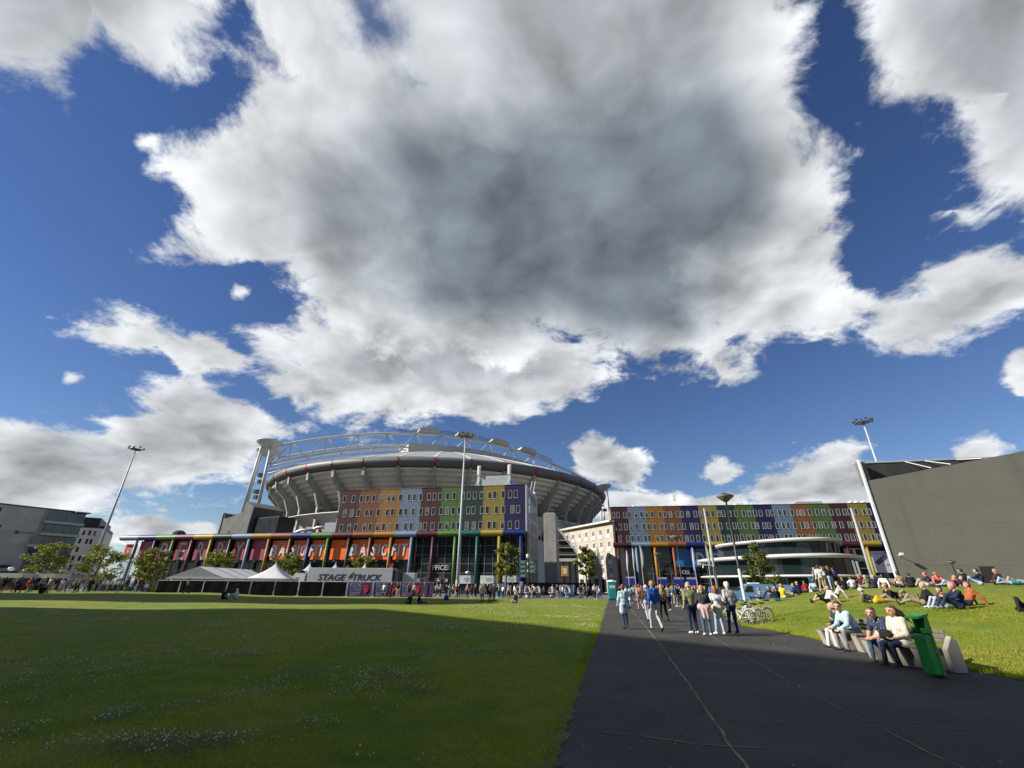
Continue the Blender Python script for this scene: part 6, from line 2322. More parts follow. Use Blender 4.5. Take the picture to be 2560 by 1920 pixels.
POSES = {
    'stand': pose(),
    'relaxed': pose(pel=(.02, 0, .945), hiL=(-.07, 0, .93), knL=(-.09, .09, .51), anL=(-.16, .06, .085), toL=(-.21, .2, .04), elR=(.27, -.09, 1.15), wrR=(.19, .08, .96)),
    'phone': pose(elL=(-.23, .0, 1.12), wrL=(-.07, .25, 1.20), elR=(.23, .0, 1.12), wrR=(.06, .24, 1.17), hea=(0, .05, 1.60)),
    'folded': pose(elL=(-.25, .03, 1.14), wrL=(.08, .17, 1.15), elR=(.25, .03, 1.16), wrR=(-.08, .19, 1.19), knR=(.12, .05, .50)),
    'walk': pose(knL=(-.10, .17, .52), anL=(-.10, .20, .12), toL=(-.11, .36, .08), knR=(.10, -.03, .49), anR=(.11, -.30, .15), toR=(.12, -.17, .05), elL=(-.23, -.16, 1.14), wrL=(-.25, -.13, .90), elR=(.23, .03, 1.13), wrR=(.23, .20, .94)),
    'walk2': pose(knR=(.10, .19, .53), anR=(.10, .12, .12), toR=(.11, .28, .09), knL=(-.10, .0, .49), anL=(-.11, -.22, .12), toL=(-.12, -.08, .04), elR=(.24, -.14, 1.14), wrR=(.25, -.08, .90), elL=(-.24, .02, 1.13), wrL=(-.24, .18, .92)),
    'bend': pose(che=(0, .30, 1.14), nec=(0, .46, 1.22), hea=(0, .60, 1.24), shL=(-.17, .40, 1.22), shR=(.17, .40, 1.22), elL=(-.18, .45, .95), elR=(.18, .45, .95), wrL=(-.1, .55, .72), wrR=(.1, .55, .72), pel=(0, -.05, .93)),
    'knees_up': seated(che=(0, -.06, .42), nec=(0, .0, .62), hea=(0, .05, .76), shL=(-.17, -.02, .57), shR=(.17, -.02, .57), elL=(-.26, .20, .40), elR=(.26, .20, .40), wrL=(-.08, .42, .42), wrR=(.08, .42, .42), knL=(-.13, .42, .44), knR=(.13, .42, .44), anL=(-.12, .66, .08), anR=(.12, .66, .08), toL=(-.13, .82, .05), toR=(.13, .82, .05)),
    'lean_back': seated(che=(0, -.16, .40), nec=(0, -.20, .60), hea=(0, -.16, .75), shL=(-.17, -.20, .55), shR=(.17, -.20, .55), elL=(-.28, -.36, .30), elR=(.28, -.36, .30), wrL=(-.30, -.44, .06), wrR=(.30, -.44, .06), knL=(-.12, .44, .22), knR=(.12, .40, .40), anL=(-.13, .86, .08), anR=(.12, .66, .08), toL=(-.18, .92, .20), toR=(.13, .82, .05)),
    'legs_out': seated(che=(0, .02, .44), nec=(0, .06, .63), hea=(0, .10, .77), shL=(-.17, .04, .58), shR=(.17, .04, .58), elL=(-.24, .16, .36), elR=(.24, .16, .36), wrL=(-.14, .36, .26), wrR=(.14, .36, .26), knL=(-.12, .46, .15), knR=(.10, .46, .15), anL=(-.13, .88, .08), anR=(.08, .88, .09), toL=(-.17, .93, .21), toR=(.13, .93, .21)),
    'cross': seated(che=(0, .02, .44), nec=(0, .05, .63), hea=(0, .10, .77), shL=(-.17, .02, .58), shR=(.17, .02, .58), elL=(-.26, .12, .36), elR=(.26, .12, .36), wrL=(-.10, .32, .26), wrR=(.10, .32, .26), knL=(-.34, .28, .16), knR=(.34, .28, .16), anL=(.08, .36, .09), anR=(-.08, .30, .08), toL=(.2, .32, .06), toR=(-.2, .26, .06)),
    'recline': seated(pel=(0, 0, .11), che=(0, -.34, .22), nec=(0, -.50, .36), hea=(0, -.53, .51), shL=(-.17, -.46, .33), shR=(.17, -.46, .33), elL=(-.24, -.56, .06), elR=(.24, -.56, .06), wrL=(-.14, -.34, .06), wrR=(.14, -.34, .06), hiL=(-.09, .03, .11), hiR=(.09, .03, .11), knL=(-.11, .40, .36), knR=(.11, .44, .14), anL=(-.11, .66, .08), anR=(.12, .86, .08), toL=(-.12, .82, .05), toR=(.15, .90, .20)),
    'lie': seated(pel=(0, 0, .12), che=(0, -.34, .14), nec=(0, -.56, .15), hea=(0, -.70, .17), tilt=70, shL=(-.17, -.50, .14), shR=(.17, -.50, .14), elL=(-.30, -.62, .12), elR=(.30, -.40, .08), wrL=(-.12, -.72, .10), wrR=(.22, -.16, .10), hiL=(-.09, .03, .11), hiR=(.09, .03, .11), knL=(-.11, .44, .14), knR=(.12, .38, .40), anL=(-.11, .88, .08), anR=(.12, .62, .08), toL=(-.14, .92, .20), toR=(.12, .78, .05)),
    'bench_lean': pose(pel=(0, 0, .55), hiL=(-.10, .04, .54), hiR=(.10, .04, .54), che=(0, .16, .84), nec=(0, .27, 1.00), hea=(0, .36, 1.12), shL=(-.18, .23, .97), shR=(.18, .23, .97), elL=(-.22, .34, .68), elR=(.22, .34, .68), wrL=(-.05, .54, .58), wrR=(.05, .55, .57), knL=(-.15, .45, .51), knR=(.15, .47, .51), anL=(-.17, .46, .09), anR=(.13, .50, .09), toL=(-.19, .62, .04), toR=(.15, .66, .04)),
    'bench_up': pose(pel=(0, 0, .55), hiL=(-.10, .04, .54), hiR=(.10, .04, .54), che=(0, .03, .88), nec=(0, .06, 1.07), hea=(0, .10, 1.21), shL=(-.17, .05, 1.02), shR=(.17, .05, 1.02), elL=(-.23, .10, .74), elR=(.23, .10, .74), wrL=(-.08, .34, .62), wrR=(.16, .36, .60), knL=(-.13, .46, .51), knR=(.13, .46, .51), anL=(-.14, .42, .09), anR=(.15, .52, .09), toL=(-.15, .58, .04), toR=(.17, .68, .04)),
}


def body_prims(p, fine=False, bulk=0.0, coat=0.0, wide=1.0):
    g = {k: V3(*v) for k, v in p.items() if isinstance(v, tuple)}
    X = V3(1, 0, 0)
    P = []
    add = lambda a, b, ra, rb, l: P.append((a, b, ra, rb, l))
    w = wide
    add(g['hiL'], g['hiR'], .112 * w, .112 * w, BOT)
    add(g['pel'] + V3(0, 0, .05) * 1, g['che'], .118 * w + bulk, .125 * w + bulk, TOP)
    add(g['che'] - X * .075 * w, g['che'] + X * .075 * w, .118 + bulk, .118 + bulk, TOP)
    add((g['che'] + g['pel']) / 2 - X * .05 * w, (g['che'] + g['pel']) / 2 + X * .05 * w, .11 + bulk, .11 + bulk, TOP)
    add(g['shL'], g['shR'], .062 + bulk * .6, .062 + bulk * .6, TOP)
    add((g['shL'] + g['che']) / 2, (g['shR'] + g['che']) / 2, .095 + bulk, .095 + bulk, TOP)
    add(g['nec'], g['hea'], .052, .050, SKIN)
    # head: skull, jaw, nose, ears
    ya, ti = math.radians(p['yaw']), math.radians(p['tilt'])
    R = np.array(Matrix.Rotation(ya, 3, 'Z') @ Matrix.Rotation(ti, 3, 'X'))
    h = g['hea']
    hp = lambda x, y, z: h + R @ V3(x, y, z)
    add(hp(0, -.018, .045), hp(0, -.005, .03), .092, .090, SKIN)
    add(hp(0, .02, .03), hp(0, .038, -.065), .078, .050, SKIN)
    add(hp(0, .090, .005), hp(0, .108, -.025), .012, .017, SKIN)
    for s in (-1, 1):
        add(hp(s * .086, -.005, .01), hp(s * .084, -.01, -.03), .016, .012, SKIN)
    if fine:
        for s in (-1, 1):
            add(hp(s * .033, .083, .022), hp(s * .038, .081, .022), .012, .012, FACE)
            add(hp(s * .02, .09, .045), hp(s * .05, .08, .047), .010, .008, SKIN)
        add(hp(-.022, .082, -.062), hp(.022, .082, -.062), .007, .007, FACE)
    for s in 'LR':
        e, wr, sh = g['el' + s], g['wr' + s], g['sh' + s]
        add(sh, e, .058 + bulk, .046 + bulk, TOP)
        add(e, wr, .043 + bulk * .8, .030 + bulk * .6, FORE)
        d = wr - e
        d = d / np.linalg.norm(d)
        up = np.cross(d, V3(1, 0, 0)); up = up / max(np.linalg.norm(up), 1e-6)
        sd = np.cross(up, d)
        if fine:
            palm = wr + d * .055
            add(wr, palm, .026, .030, SKIN)
            add(palm - sd * .02, palm + sd * .02, .022, .022, SKIN)
            for i, (o, ln) in enumerate(((-.030, .055), (-.010, .066), (.010, .062), (.029, .048))):
                k0 = palm + sd * o + d * .02
                k1 = k0 + d * ln * .55 - up * .012
                k2 = k1 + d * ln * .35 - up * .026
                add(k0, k1, .0105, .0095, SKIN)
                add(k1, k2, .0095, .008, SKIN)
            th = wr + d * .02 - sd * .03
            add(th, th + d * .03 - sd * .022, .013, .011, SKIN)
            add(th + d * .03 - sd * .022, th + d * .058 - sd * .020, .011, .009, SKIN)
        else:
            add(wr, wr + d * .075 - up * .01, .032, .034, SKIN)
            add(wr + d * .075 - up * .01, wr + d * .135 - up * .03, .030, .020, SKIN)
            add(wr + d * .03 - sd * .03, wr + d * .08 - sd * .04, .013, .011, SKIN)
        hi, kn, an, to = g['hi' + s], g['kn' + s], g['an' + s], g['to' + s]
        add(hi, kn, .090 * w, .062, BOT)
        add(kn, an, .060, .043, SHIN)
        ft = to - an
        add(an + V3(0, 0, -.015), to, .046, .038, SHOE)
        add(an - ft * .28 + V3(0, 0, -.035), an + ft * .2, .036, .040, SHOE)
        if coat:
            add(hi, hi + (kn - hi) * coat, .120, .128, TOP)
    return P


BODY_CACHE = {}


def body(pname, res, fine=False, bulk=0.0, coat=0.0, wide=1.0, p=None):
    key = (pname, res, fine, bulk, coat, wide)
    if p is None and key in BODY_CACHE:
        return BODY_CACHE[key]
    pp = p or POSES[pname]
    me = np_mesh('person', *surface(body_prims(pp, fine, bulk, coat, wide), res))
    for _ in range(7):
        me.materials.append(None)
    BODY_CACHE[key] = me
    return me


HAIR_CACHE = {}


def hair_mesh(style, res):
    key = (style, res)
    if key in HAIR_CACHE:
        return HAIR_CACHE[key]
    P = [(V3(0, -.035, .058), V3(0, -.02, .060), .090, .091, 0), (V3(0, -.055, .01), V3(0, -.05, -.03), .078, .070, 0)]
    for s in (-1, 1):
        P.append((V3(s * .062, -.02, .05), V3(s * .068, -.03, -.02), .036, .026, 0))
    P.append((V3(-.035, .045, .098), V3(.035, .045, .098), .034, .034, 0))
    if style == 'long':
        P += [(V3(0, -.07, 0), V3(0, -.095, -.24), .085, .070, 0), (V3(-.05, -.06, -.02), V3(-.075, -.05, -.22), .05, .04, 0), (V3(.05, -.06, -.02), V3(.075, -.05, -.22), .05, .04, 0)]
    if style == 'bob':
        P += [(V3(-.06, -.04, 0), V3(-.075, -.03, -.10), .05, .04, 0), (V3(.06, -.04, 0), V3(.075, -.03, -.10), .05, .04, 0), (V3(0, -.08, 0), V3(0, -.085, -.10), .07, .06, 0)]
    if style == 'tail':
        P += [(V3(0, -.11, .03), V3(0, -.16, -.03), .035, .04, 0), (V3(0, -.16, -.03), V3(0, -.15, -.17), .038, .018, 0)]
    if style == 'blown':
        P += [(V3(0, -.09, .02), V3(.05, -.26, -.04), .075, .07, 0), (V3(.05, -.26, -.04), V3(.09, -.46, -.17), .07, .035, 0), (V3(-.04, -.08, -.04), V3(.0, -.25, -.14), .06, .04, 0), (V3(.05, -.30, -.1), V3(.03, -.50, -.25), .035, .012, 0)]
    if style == 'rim':
        P = [(V3(s * .070, -.03, .0), V3(s * .05, -.07, -.01), .030, .036, 0) for s in (-1, 1)] + [(V3(-.05, -.085, -.005), V3(.05, -.085, -.005), .034, .034, 0)]
    if style == 'cap':
        P = [(V3(0, -.018, .062), V3(0, -.01, .066), .098, .098, 0), (V3(-.04, .09, .060), V3(.04, .09, .060), .020, .020, 0), (V3(-.03, .13, .052), V3(.03, .13, .052), .014, .014, 0), (V3(0, .07, .07), V3(0, .11, .06), .05, .03, 0)]
    if style == 'hood':
        P = [(V3(0, -.03, .05), V3(0, -.02, -.02), .115, .115, 0), (V3(0, -.05, -.05), V3(0, -.06, -.14), .11, .10, 0)]
    V, Q, lab = surface(P, res, .02)
    me = np_mesh('hair', V, Q, lab)
    me.materials.append(None)
    HAIR_CACHE[key] = me
    return me


CLOTH = {
    'black': (0.014, 0.014, 0.016), 'navy': (0.016, 0.022, 0.055), 'charcoal': (0.045, 0.045, 0.05), 'grey': (0.20, 0.20, 0.21), 'white': (0.62, 0.62, 0.62), 'cream': (0.52, 0.47, 0.38),
    'beige': (0.36, 0.28, 0.18), 'brown': (0.10, 0.055, 0.03), 'red': (0.36, 0.03, 0.03), 'rust': (0.32, 0.085, 0.035), 'orange': (0.50, 0.14, 0.03), 'yellow': (0.55, 0.36, 0.02), 'olive': (0.20, 0.21, 0.10),
    'green': (0.05, 0.16, 0.06), 'dark green': (0.012, 0.05, 0.045), 'teal': (0.03, 0.20, 0.26), 'blue': (0.02, 0.09, 0.36), 'pale blue': (0.36, 0.48, 0.56), 'denim': (0.06, 0.11, 0.20), 'dark denim': (0.018, 0.028, 0.06),
    'light denim': (0.30, 0.38, 0.50), 'pink': (0.50, 0.24, 0.23), 'pale pink': (0.52, 0.38, 0.38), 'purple': (0.10, 0.05, 0.16), 'maroon': (0.12, 0.02, 0.03), 'stone': (0.38, 0.38, 0.36), 'khaki': (0.26, 0.22, 0.14), 'coral': (0.60, 0.15, 0.13), 'lime': (0.35, 0.50, 0.03)}
HAIRC = {'dark': (0.025, 0.018, 0.014), 'brown': (0.085, 0.045, 0.022), 'fair': (0.30, 0.19, 0.085), 'grey': (0.30, 0.29, 0.28), 'ginger': (0.25, 0.085, 0.025), 'white': (0.55, 0.54, 0.52)}
SKIN_M = [mat('skin_fair', (0.50, 0.27, 0.19), 0.55, 0.10, 8.0), mat('skin_light', (0.42, 0.21, 0.14), 0.55, 0.10, 8.0), mat('skin_tan', (0.28, 0.14, 0.085), 0.55, 0.10, 8.0), mat('skin_deep', (0.10, 0.05, 0.032), 0.55, 0.10, 8.0)]
FACE_M = mat('eye_and_lip', (0.09, 0.035, 0.03), 0.5, 0.2, 20.0)
SHOE_M = {'black': mat('shoe_black', (0.015, 0.015, 0.016), 0.5, 0.2), 'white': mat('shoe_white', (0.55, 0.55, 0.54), 0.6, 0.1), 'brown': mat('shoe_brown', (0.10, 0.055, 0.03), 0.6, 0.2), 'grey': mat('shoe_grey', (0.18, 0.18, 0.19), 0.6, 0.1)}


def cloth(c):
    """Woven cloth with soft creases."""
    n = 'cloth_' + c.replace(' ', '_')
    if n in MATS:
        return MATS[n]
    m = mat(n, CLOTH[c], 0.85, 0.16, 9.0, spec=0.2)
    N = NT(m.node_tree)
    b = N.n['Principled BSDF']
    bn = N.node('ShaderNodeBump')
    bn.inputs['Strength'].default_value = 0.7
    bn.inputs['Distance'].default_value = 0.03
    tc = N.node('ShaderNodeTexCoord').outputs['Object']
    N.put(bn.inputs['Height'], N.noise(N.v('MULTIPLY', tc, (1, 1, .6)), 11.0, 4.0, 0.55, dist=1.2))
    N.l.new(bn.outputs[0], b.inputs['Normal'])
    return m


def hairm(c):
    return mat('hair_' + c, HAIRC.get(c) or CLOTH[c], 0.6, 0.35, 40.0)


ALL_PEOPLE = []


def person(label, x, y, rz, pname, top, bot, hair=('short', 'dark'), sleeve=True, shorts=False, shoe='black', scale=1.0, skin=0, res=0.026, z=None, group=None, fine=False, bulk=0.008, coat=0.0, wide=1.0, p=None, extra_z=0.0):
    me = body(pname, res, fine, bulk, coat, wide, p)
    o = bpy.data.objects.new('person', me)
    COL.objects.link(o)
    o.location = (x, y, (on_ground(x, y) if z is None else z) + extra_z)
    o.rotation_euler = (0, 0, rz)
    o.scale = (scale, scale, scale)
    sk = SKIN_M[skin]
    tm = cloth(top) if isinstance(top, str) else top
    ms = [tm, tm if sleeve else sk, cloth(bot), sk if shorts else cloth(bot), SHOE_M[shoe], sk, FACE_M]
    for s, m in zip(o.material_slots, ms):
        s.link = 'OBJECT'
        s.material = m
    if hair:
        pp = p or POSES[pname]
        hm = hair_mesh(hair[0], .013 if fine else .02)
        h = bpy.data.objects.new({'cap': 'cap', 'hood': 'hood'}.get(hair[0], 'hair'), hm)
        COL.objects.link(h)
        h.parent = o
        h.location = pp['hea']
        h.rotation_euler = (math.radians(pp['tilt']), 0, math.radians(pp['yaw']))
        h.material_slots[0].link = 'OBJECT'
        h.material_slots[0].material = cloth(hair[1]) if hair[0] in ('cap', 'hood') else hairm(hair[1])
    tag(o, label, 'person', group)
    ALL_PEOPLE.append(o)
    return o


def add_part(o, name, prims, m, res=.014, k=.02):
    """A garment or a carried piece that belongs to the figure."""
    V, Q, lab = surface([(V3(*a), V3(*b), ra, rb, 0) for a, b, ra, rb in prims], res, k)
    me = np_mesh(name, V, Q, lab)
    me.materials.append(m)
    c = bpy.data.objects.new(name, me)
    COL.objects.link(c)
    c.parent = o
    return c


PI = math.pi
GP = 'people walking and waiting on the path'
FR = 0.0135
# --- the nearer people on the path, seen from behind
o = person('person in a pale blue raincoat walking alone at the left of the path', 4.89, 21.0, .05, 'walk2', 'pale blue', 'dark denim', ('short', 'brown'), scale=.98, res=FR, fine=True, coat=.55, bulk=.016, group=GP)
add_part(o, 'hood', [((-.08, -.08, 1.44), (.08, -.08, 1.44), .06, .06), ((0, -.12, 1.40), (0, -.13, 1.32), .06, .03)], cloth('pale blue'))
add_part(o, 'bag_strap', [((-.16, -.05, 1.44), (.14, -.155, 1.12), .016, .016), ((.14, -.155, 1.12), (.2, -.05, .98), .016, .016)], cloth('black'))
o = person('tall person in a bright blue hoodie and pale grey jeans walking away on the path', 5.84, 19.9, .12, 'walk', 'blue', 'stone', ('short', 'fair'), scale=1.06, shoe='black', res=FR, fine=True, bulk=.018, group=GP)
add_part(o, 'hood', [((-.09, -.09, 1.44), (.09, -.09, 1.44), .062, .062), ((0, -.14, 1.40), (0, -.145, 1.32), .065, .03)], cloth('blue'))
person('person in a white cap and light jeans walking beside the blue hoodie', 7.15, 25.5, .1, 'walk2', 'brown', 'light denim', ('cap', 'white'), scale=.97, res=.018, group=GP)


def plaid():
    m = mat('cloth_plaid', (0.30, 0.22, 0.14), 0.85, 0.2, 8.0)
    N = NT(m.node_tree)
    b = N.n['Principled BSDF']
    p = N.node('ShaderNodeTexCoord').outputs['Object']
    s = N.sep(p)
    gx = N.rng(N.m('PINGPONG', s[0], .055), .028, .034)
    gz = N.rng(N.m('PINGPONG', s[2], .055), .028, .034)
    c = N.mix(N.m('MULTIPLY', N.m('ADD', gx, gz), .48), (0.36, 0.27, 0.17, 1), (0.04, 0.022, 0.018, 1))
    N.put(b.inputs['Base Color'], c)
    return m


def floral():
    m = mat('cloth_floral', (0.02, 0.03, 0.08), 0.8, 0.2, 8.0)
    N = NT(m.node_tree)
    b = N.n['Principled BSDF']
    p = N.node('ShaderNodeTexCoord').outputs['Object']
    v = N.node('ShaderNodeTexVoronoi')
    v.inputs['Scale'].default_value = 20.0
    N.put(v.inputs['Vector'], N.v('ADD', p, N.v('SCALE', N.noise(p, 18.0, 3.0, .5, out=1), scale=.05)))
    f = N.rng(v.outputs['Distance'], .34, .22)
    c = N.mix(N.m('MULTIPLY', f, N.rng(N.noise(p, 9.0), .44, .56)), (0.014, 0.02, 0.06, 1), (0.42, 0.50, 0.58, 1))
    N.put(b.inputs['Base Color'], c)
    return m


PLAID = plaid()
FLORAL = floral()
person('person in a brown plaid shirt and black trousers beside the tall blue hoodie', 8.05, 25.8, -.05, 'walk', PLAID, 'black', ('long', 'fair'), scale=1.0, res=.018, bulk=.014, group=GP)
person('person in a pink shirt and grey shorts walking ahead on the path', 9.7, 36.4, .1, 'walk', 'pink', 'grey', ('short', 'brown'), scale=1.03, shorts=True, sleeve=False, shoe='black', res=.02, group=GP)
person('person in a grey shirt and black trousers with a lime bag ahead on the path', 11.8, 36.2, .1, 'walk2', 'grey', 'black', ('short', 'dark'), scale=1.02, shoe='white', res=.02, group=GP)
person('person in a black jacket and grey trousers standing where the path meets the crowd', 15.2, 44.0, .4, 'relaxed', 'black', 'grey', ('short', 'dark'), scale=1.02, shoe='white', res=.022, group=GP)
o = person('bald person in an olive t-shirt standing left in the group by the bicycles', 7.06, 19.15, .08, 'stand', 'olive', 'dark denim', ('rim', 'white'), sleeve=False, scale=1.04, wide=1.14, shoe='white', res=FR, fine=True, bulk=.014, group=GP)
o = person('person in a dark grey top with a pink jumper round the waist', 7.30, 18.5, -.25, 'folded', 'charcoal', 'denim', ('bob', 'fair'), scale=.97, shoe='white', res=FR, fine=True, group=GP)
add_part(o, 'tied_jumper', [((-.11, -.03, .98), (.11, -.03, .98), .13, .13), ((-.05, -.10, .92), (-.04, -.14, .62), .09, .05), ((.06, -.10, .92), (.09, -.12, .60), .09, .05), ((-.1, .02, .93), (-.1, .04, .80), .10, .07), ((.1, .02, .93), (.1, .04, .80), .10, .07)], cloth('pale pink'))
o = person('person in a white top with a pale jumper round the waist', 7.95, 18.85, -.1, 'relaxed', 'white', 'light denim', ('bob', 'ginger'), sleeve=False, scale=.96, shoe='white', res=FR, fine=True, group=GP)
add_part(o, 'tied_jumper', [((-.11, -.03, .98), (.11, -.03, .98), .13, .13), ((-.05, -.10, .92), (-.04, -.14, .60), .09, .05), ((.06, -.10, .92), (.09, -.12, .62), .09, .05), ((-.1, .02, .93), (-.1, .04, .80), .10, .07), ((.1, .02, .93), (.1, .04, .80), .10, .07)], cloth('cream'))
o = person('grey-haired person in a pale grey t-shirt next to the bicycles', 8.74, 19.45, .15, 'relaxed', 'stone', 'dark denim', ('short', 'white'), sleeve=False, scale=1.05, wide=1.06, res=FR, fine=True, bulk=.012, group=GP)
o = tag(add_part(None, 'shoulder_bag', [((-.12, 0, 0), (.12, 0, 0), .09, .09), ((-.1, 0, .12), (.1, 0, .12), .08, .08)], cloth('red')), 'red bag held at the left side of the pale grey t-shirt', 'bag')
o.location = (8.36, 19.55, 1.0)
add_part(o, 'flap', [((-.09, -.07, -.06), (.09, -.07, -.06), .05, .05)], cloth('orange'))

# --- four people on the benches, facing the path
GBN = 'people sitting on the benches'
pp = pose(**{**POSES['bench_up'], 'yaw': -38, 'che': (0, .10, .86), 'nec': (0, .17, 1.03), 'hea': (.01, .23, 1.16), 'shL': (-.17, .15, .99), 'shR': (.17, .13, .99), 'elL': (-.24, .20, .72), 'elR': (.22, .22, .72), 'wrL': (-.08, .30, .80), 'wrR': (.05, .38, .68)})
o = person('person in a dark green sweater and white trousers on the far bench', 10.21, 15.2, PI / 2 - .12, 'bench_green', 'dark green', 'white', ('rim', 'grey'), scale=1.0, z=-.06, res=.0125, fine=True, wide=1.08, bulk=.012, p=pp, group=GBN)
pp = pose(**{**POSES['bench_lean'], 'yaw': 42, 'hea': (-.02, .34, 1.14), 'elL': (-.22, .33, .70), 'wrL': (-.12, .50, .58), 'wrR': (.12, .56, .60), 'knL': (-.16, .44, .52), 'knR': (.14, .50, .52)})
o = person('person in a pale blue shirt and grey trousers leaning forward on the far bench', 10.14, 14.65, PI / 2 - .05, 'bench_blue', 'pale blue', 'grey', ('short', 'dark'), scale=1.04, shoe='black', z=-.06, res=.0125, fine=True, bulk=.018, p=pp, group=GBN)
pp = pose(**{**POSES['bench_lean'], 'yaw': 30, 'hea': (-.03, .38, 1.11)})
o = person('person in a dark floral shirt with clasped hands on the near bench', 9.48, 12.5, PI / 2 + .1, 'bench_floral', FLORAL, 'denim', ('short', 'brown'), sleeve=False, scale=1.02, shoe='brown', z=-.07, res=.0125, fine=True, wide=1.12, bulk=.016, p=pp, group=GBN)
pp = pose(**{**POSES['bench_up'], 'yaw': 4, 'wrL': (-.10, .32, .66), 'wrR': (.20, .34, .60), 'elR': (.26, .10, .76)})
o = person('person with long blown hair and a cream jacket next to the green bin', 9.38, 11.98, PI / 2 + .05, 'bench_cream', 'cream', 'dark denim', ('blown', 'brown'), scale=.99, z=-.07, res=.0125, fine=True, bulk=.022, coat=.22, p=pp, group=GBN)
add_part(o, 'blouse', [((0, .125, 1.0), (0, .155, .70), .045, .06), ((0, .14, .82), (.0, .16, .66), .06, .06)], cloth('white'))
o = tag(add_part(None, 'handbag', [((-.1, 0, 0), (.1, 0, 0), .085, .085), ((-.08, 0, .08), (.08, 0, .08), .06, .06)], cloth('black')), 'black handbag on the lap of the person in the cream jacket', 'bag')
o.location = (9.02, 12.02, .60)
o.rotation_euler = (0, 0, PI / 2)

# ------------------------------------------------------------------ crowd
LANDMARKS = [(-46.0, 'the left red stall'), (-44.0, 'the second red stall'), (-41.35, 'the left light mast'), (-39.2, 'the pale glass shop end'), (-36.6, 'the left end of the black fence'),
             (-17.2, 'the first banner'), (-14.3, 'the second banner'), (-11.5, 'the third banner'), (-9.2, 'the last banner'), (-6.27, 'the pale light mast'), (-3.6, 'the teal column'),
             (-1.2, 'the blue tarpaulin by the tree'), (1.05, 'the leftmost urinal'), (2.1, 'the signpost'), (3.3, 'the third urinal'), (5.0, 'the half hidden urinal'), (6.7, 'the urinal before the blue screen'), (8.3, 'the rightmost urinal'),
             (10.0, 'the arcade of the beige block'), (11.9, 'the teal toilet'), (13.9, 'the first furled flag'), (15.5, 'the third furled flag'), (17.4, 'the small dish lamp'), (19.67, 'the grey dish lamp'), (21.25, 'the fourth furled flag'), (23.25, 'the grey pole by the cinema')]
POSE_WORDS = {'stand': 'standing', 'relaxed': 'standing at ease', 'phone': 'looking at a phone', 'folded': 'standing with folded arms', 'walk': 'walking', 'walk2': 'stepping', 'bend': 'bending down', 'knees_up': 'sitting with knees up', 'cross': 'sitting cross-legged', 'lean_back': 'sitting leaning back'}
BOT_WORDS = {'black': 'black trousers', 'navy': 'navy trousers', 'dark denim': 'dark jeans', 'denim': 'blue jeans', 'light denim': 'pale jeans', 'grey': 'grey trousers', 'beige': 'beige trousers', 'khaki': 'khaki trousers', 'white': 'white trousers', 'charcoal': 'charcoal trousers'}
USED = set()
cr = random.Random(21)
TOPS = ['black'] * 6 + ['navy'] * 4 + ['charcoal'] * 3 + ['white'] * 4 + ['grey'] * 3 + ['denim'] * 2 + ['blue'] * 2 + ['pale blue'] * 2 + ['beige', 'brown', 'red', 'maroon', 'olive', 'pink', 'teal', 'cream', 'dark green', 'stone', 'khaki', 'purple']
BOTS = ['dark denim'] * 5 + ['black'] * 5 + ['denim'] * 4 + ['light denim'] * 2 + ['navy', 'charcoal', 'grey', 'beige', 'khaki']
HAIRS = [('short', 'dark'), ('short', 'brown'), ('short', 'fair'), ('short', 'grey'), ('long', 'fair'), ('long', 'brown'), ('long', 'dark'), ('bob', 'brown'), ('bob', 'fair'), ('tail', 'fair'), ('tail', 'brown'), ('cap', 'black'), ('rim', 'grey')]
HAIR_WORDS = {'short': '%s short hair', 'long': 'long %s hair', 'bob': '%s bobbed hair', 'tail': '%s ponytail', 'cap': '%s cap', 'rim': 'balding %s hair'}


def crowd_label(x, y, pname, top, bot, hair, where):
    az = math.degrees(math.atan2(x, y))
    a, nm = min(LANDMARKS, key=lambda l: abs(l[0] - az))
    d = az - a
    rel = 'in line with' if abs(d) < .18 else (('just right of' if d < .9 else 'well right of') if d > 0 else ('just left of' if d > -.9 else 'well left of'))
    hw = HAIR_WORDS[hair[0]] % hair[1]
    for form in ('{t} top, {b}, {p} {r} {n}', '{t} top, {b}, {h}, {p} {r} {n}', '{t} top, {b}, {h}, {p} {r} {n}, {w}'):
        s = 'person in ' + form.format(t=top, b=BOT_WORDS[bot], p=POSE_WORDS[pname], r=rel, n=nm, h=hw, w=where)
        if len(s.split()) > 16:
            s = s.replace('person in ', '', 1).replace(' top,', ',', 1)
        if len(s.split()) > 16:
            s = s.replace(POSE_WORDS[pname] + ' ', '', 1)
        if s not in USED and len(s.split()) <= 16:
            USED.add(s)
            return s
    return None


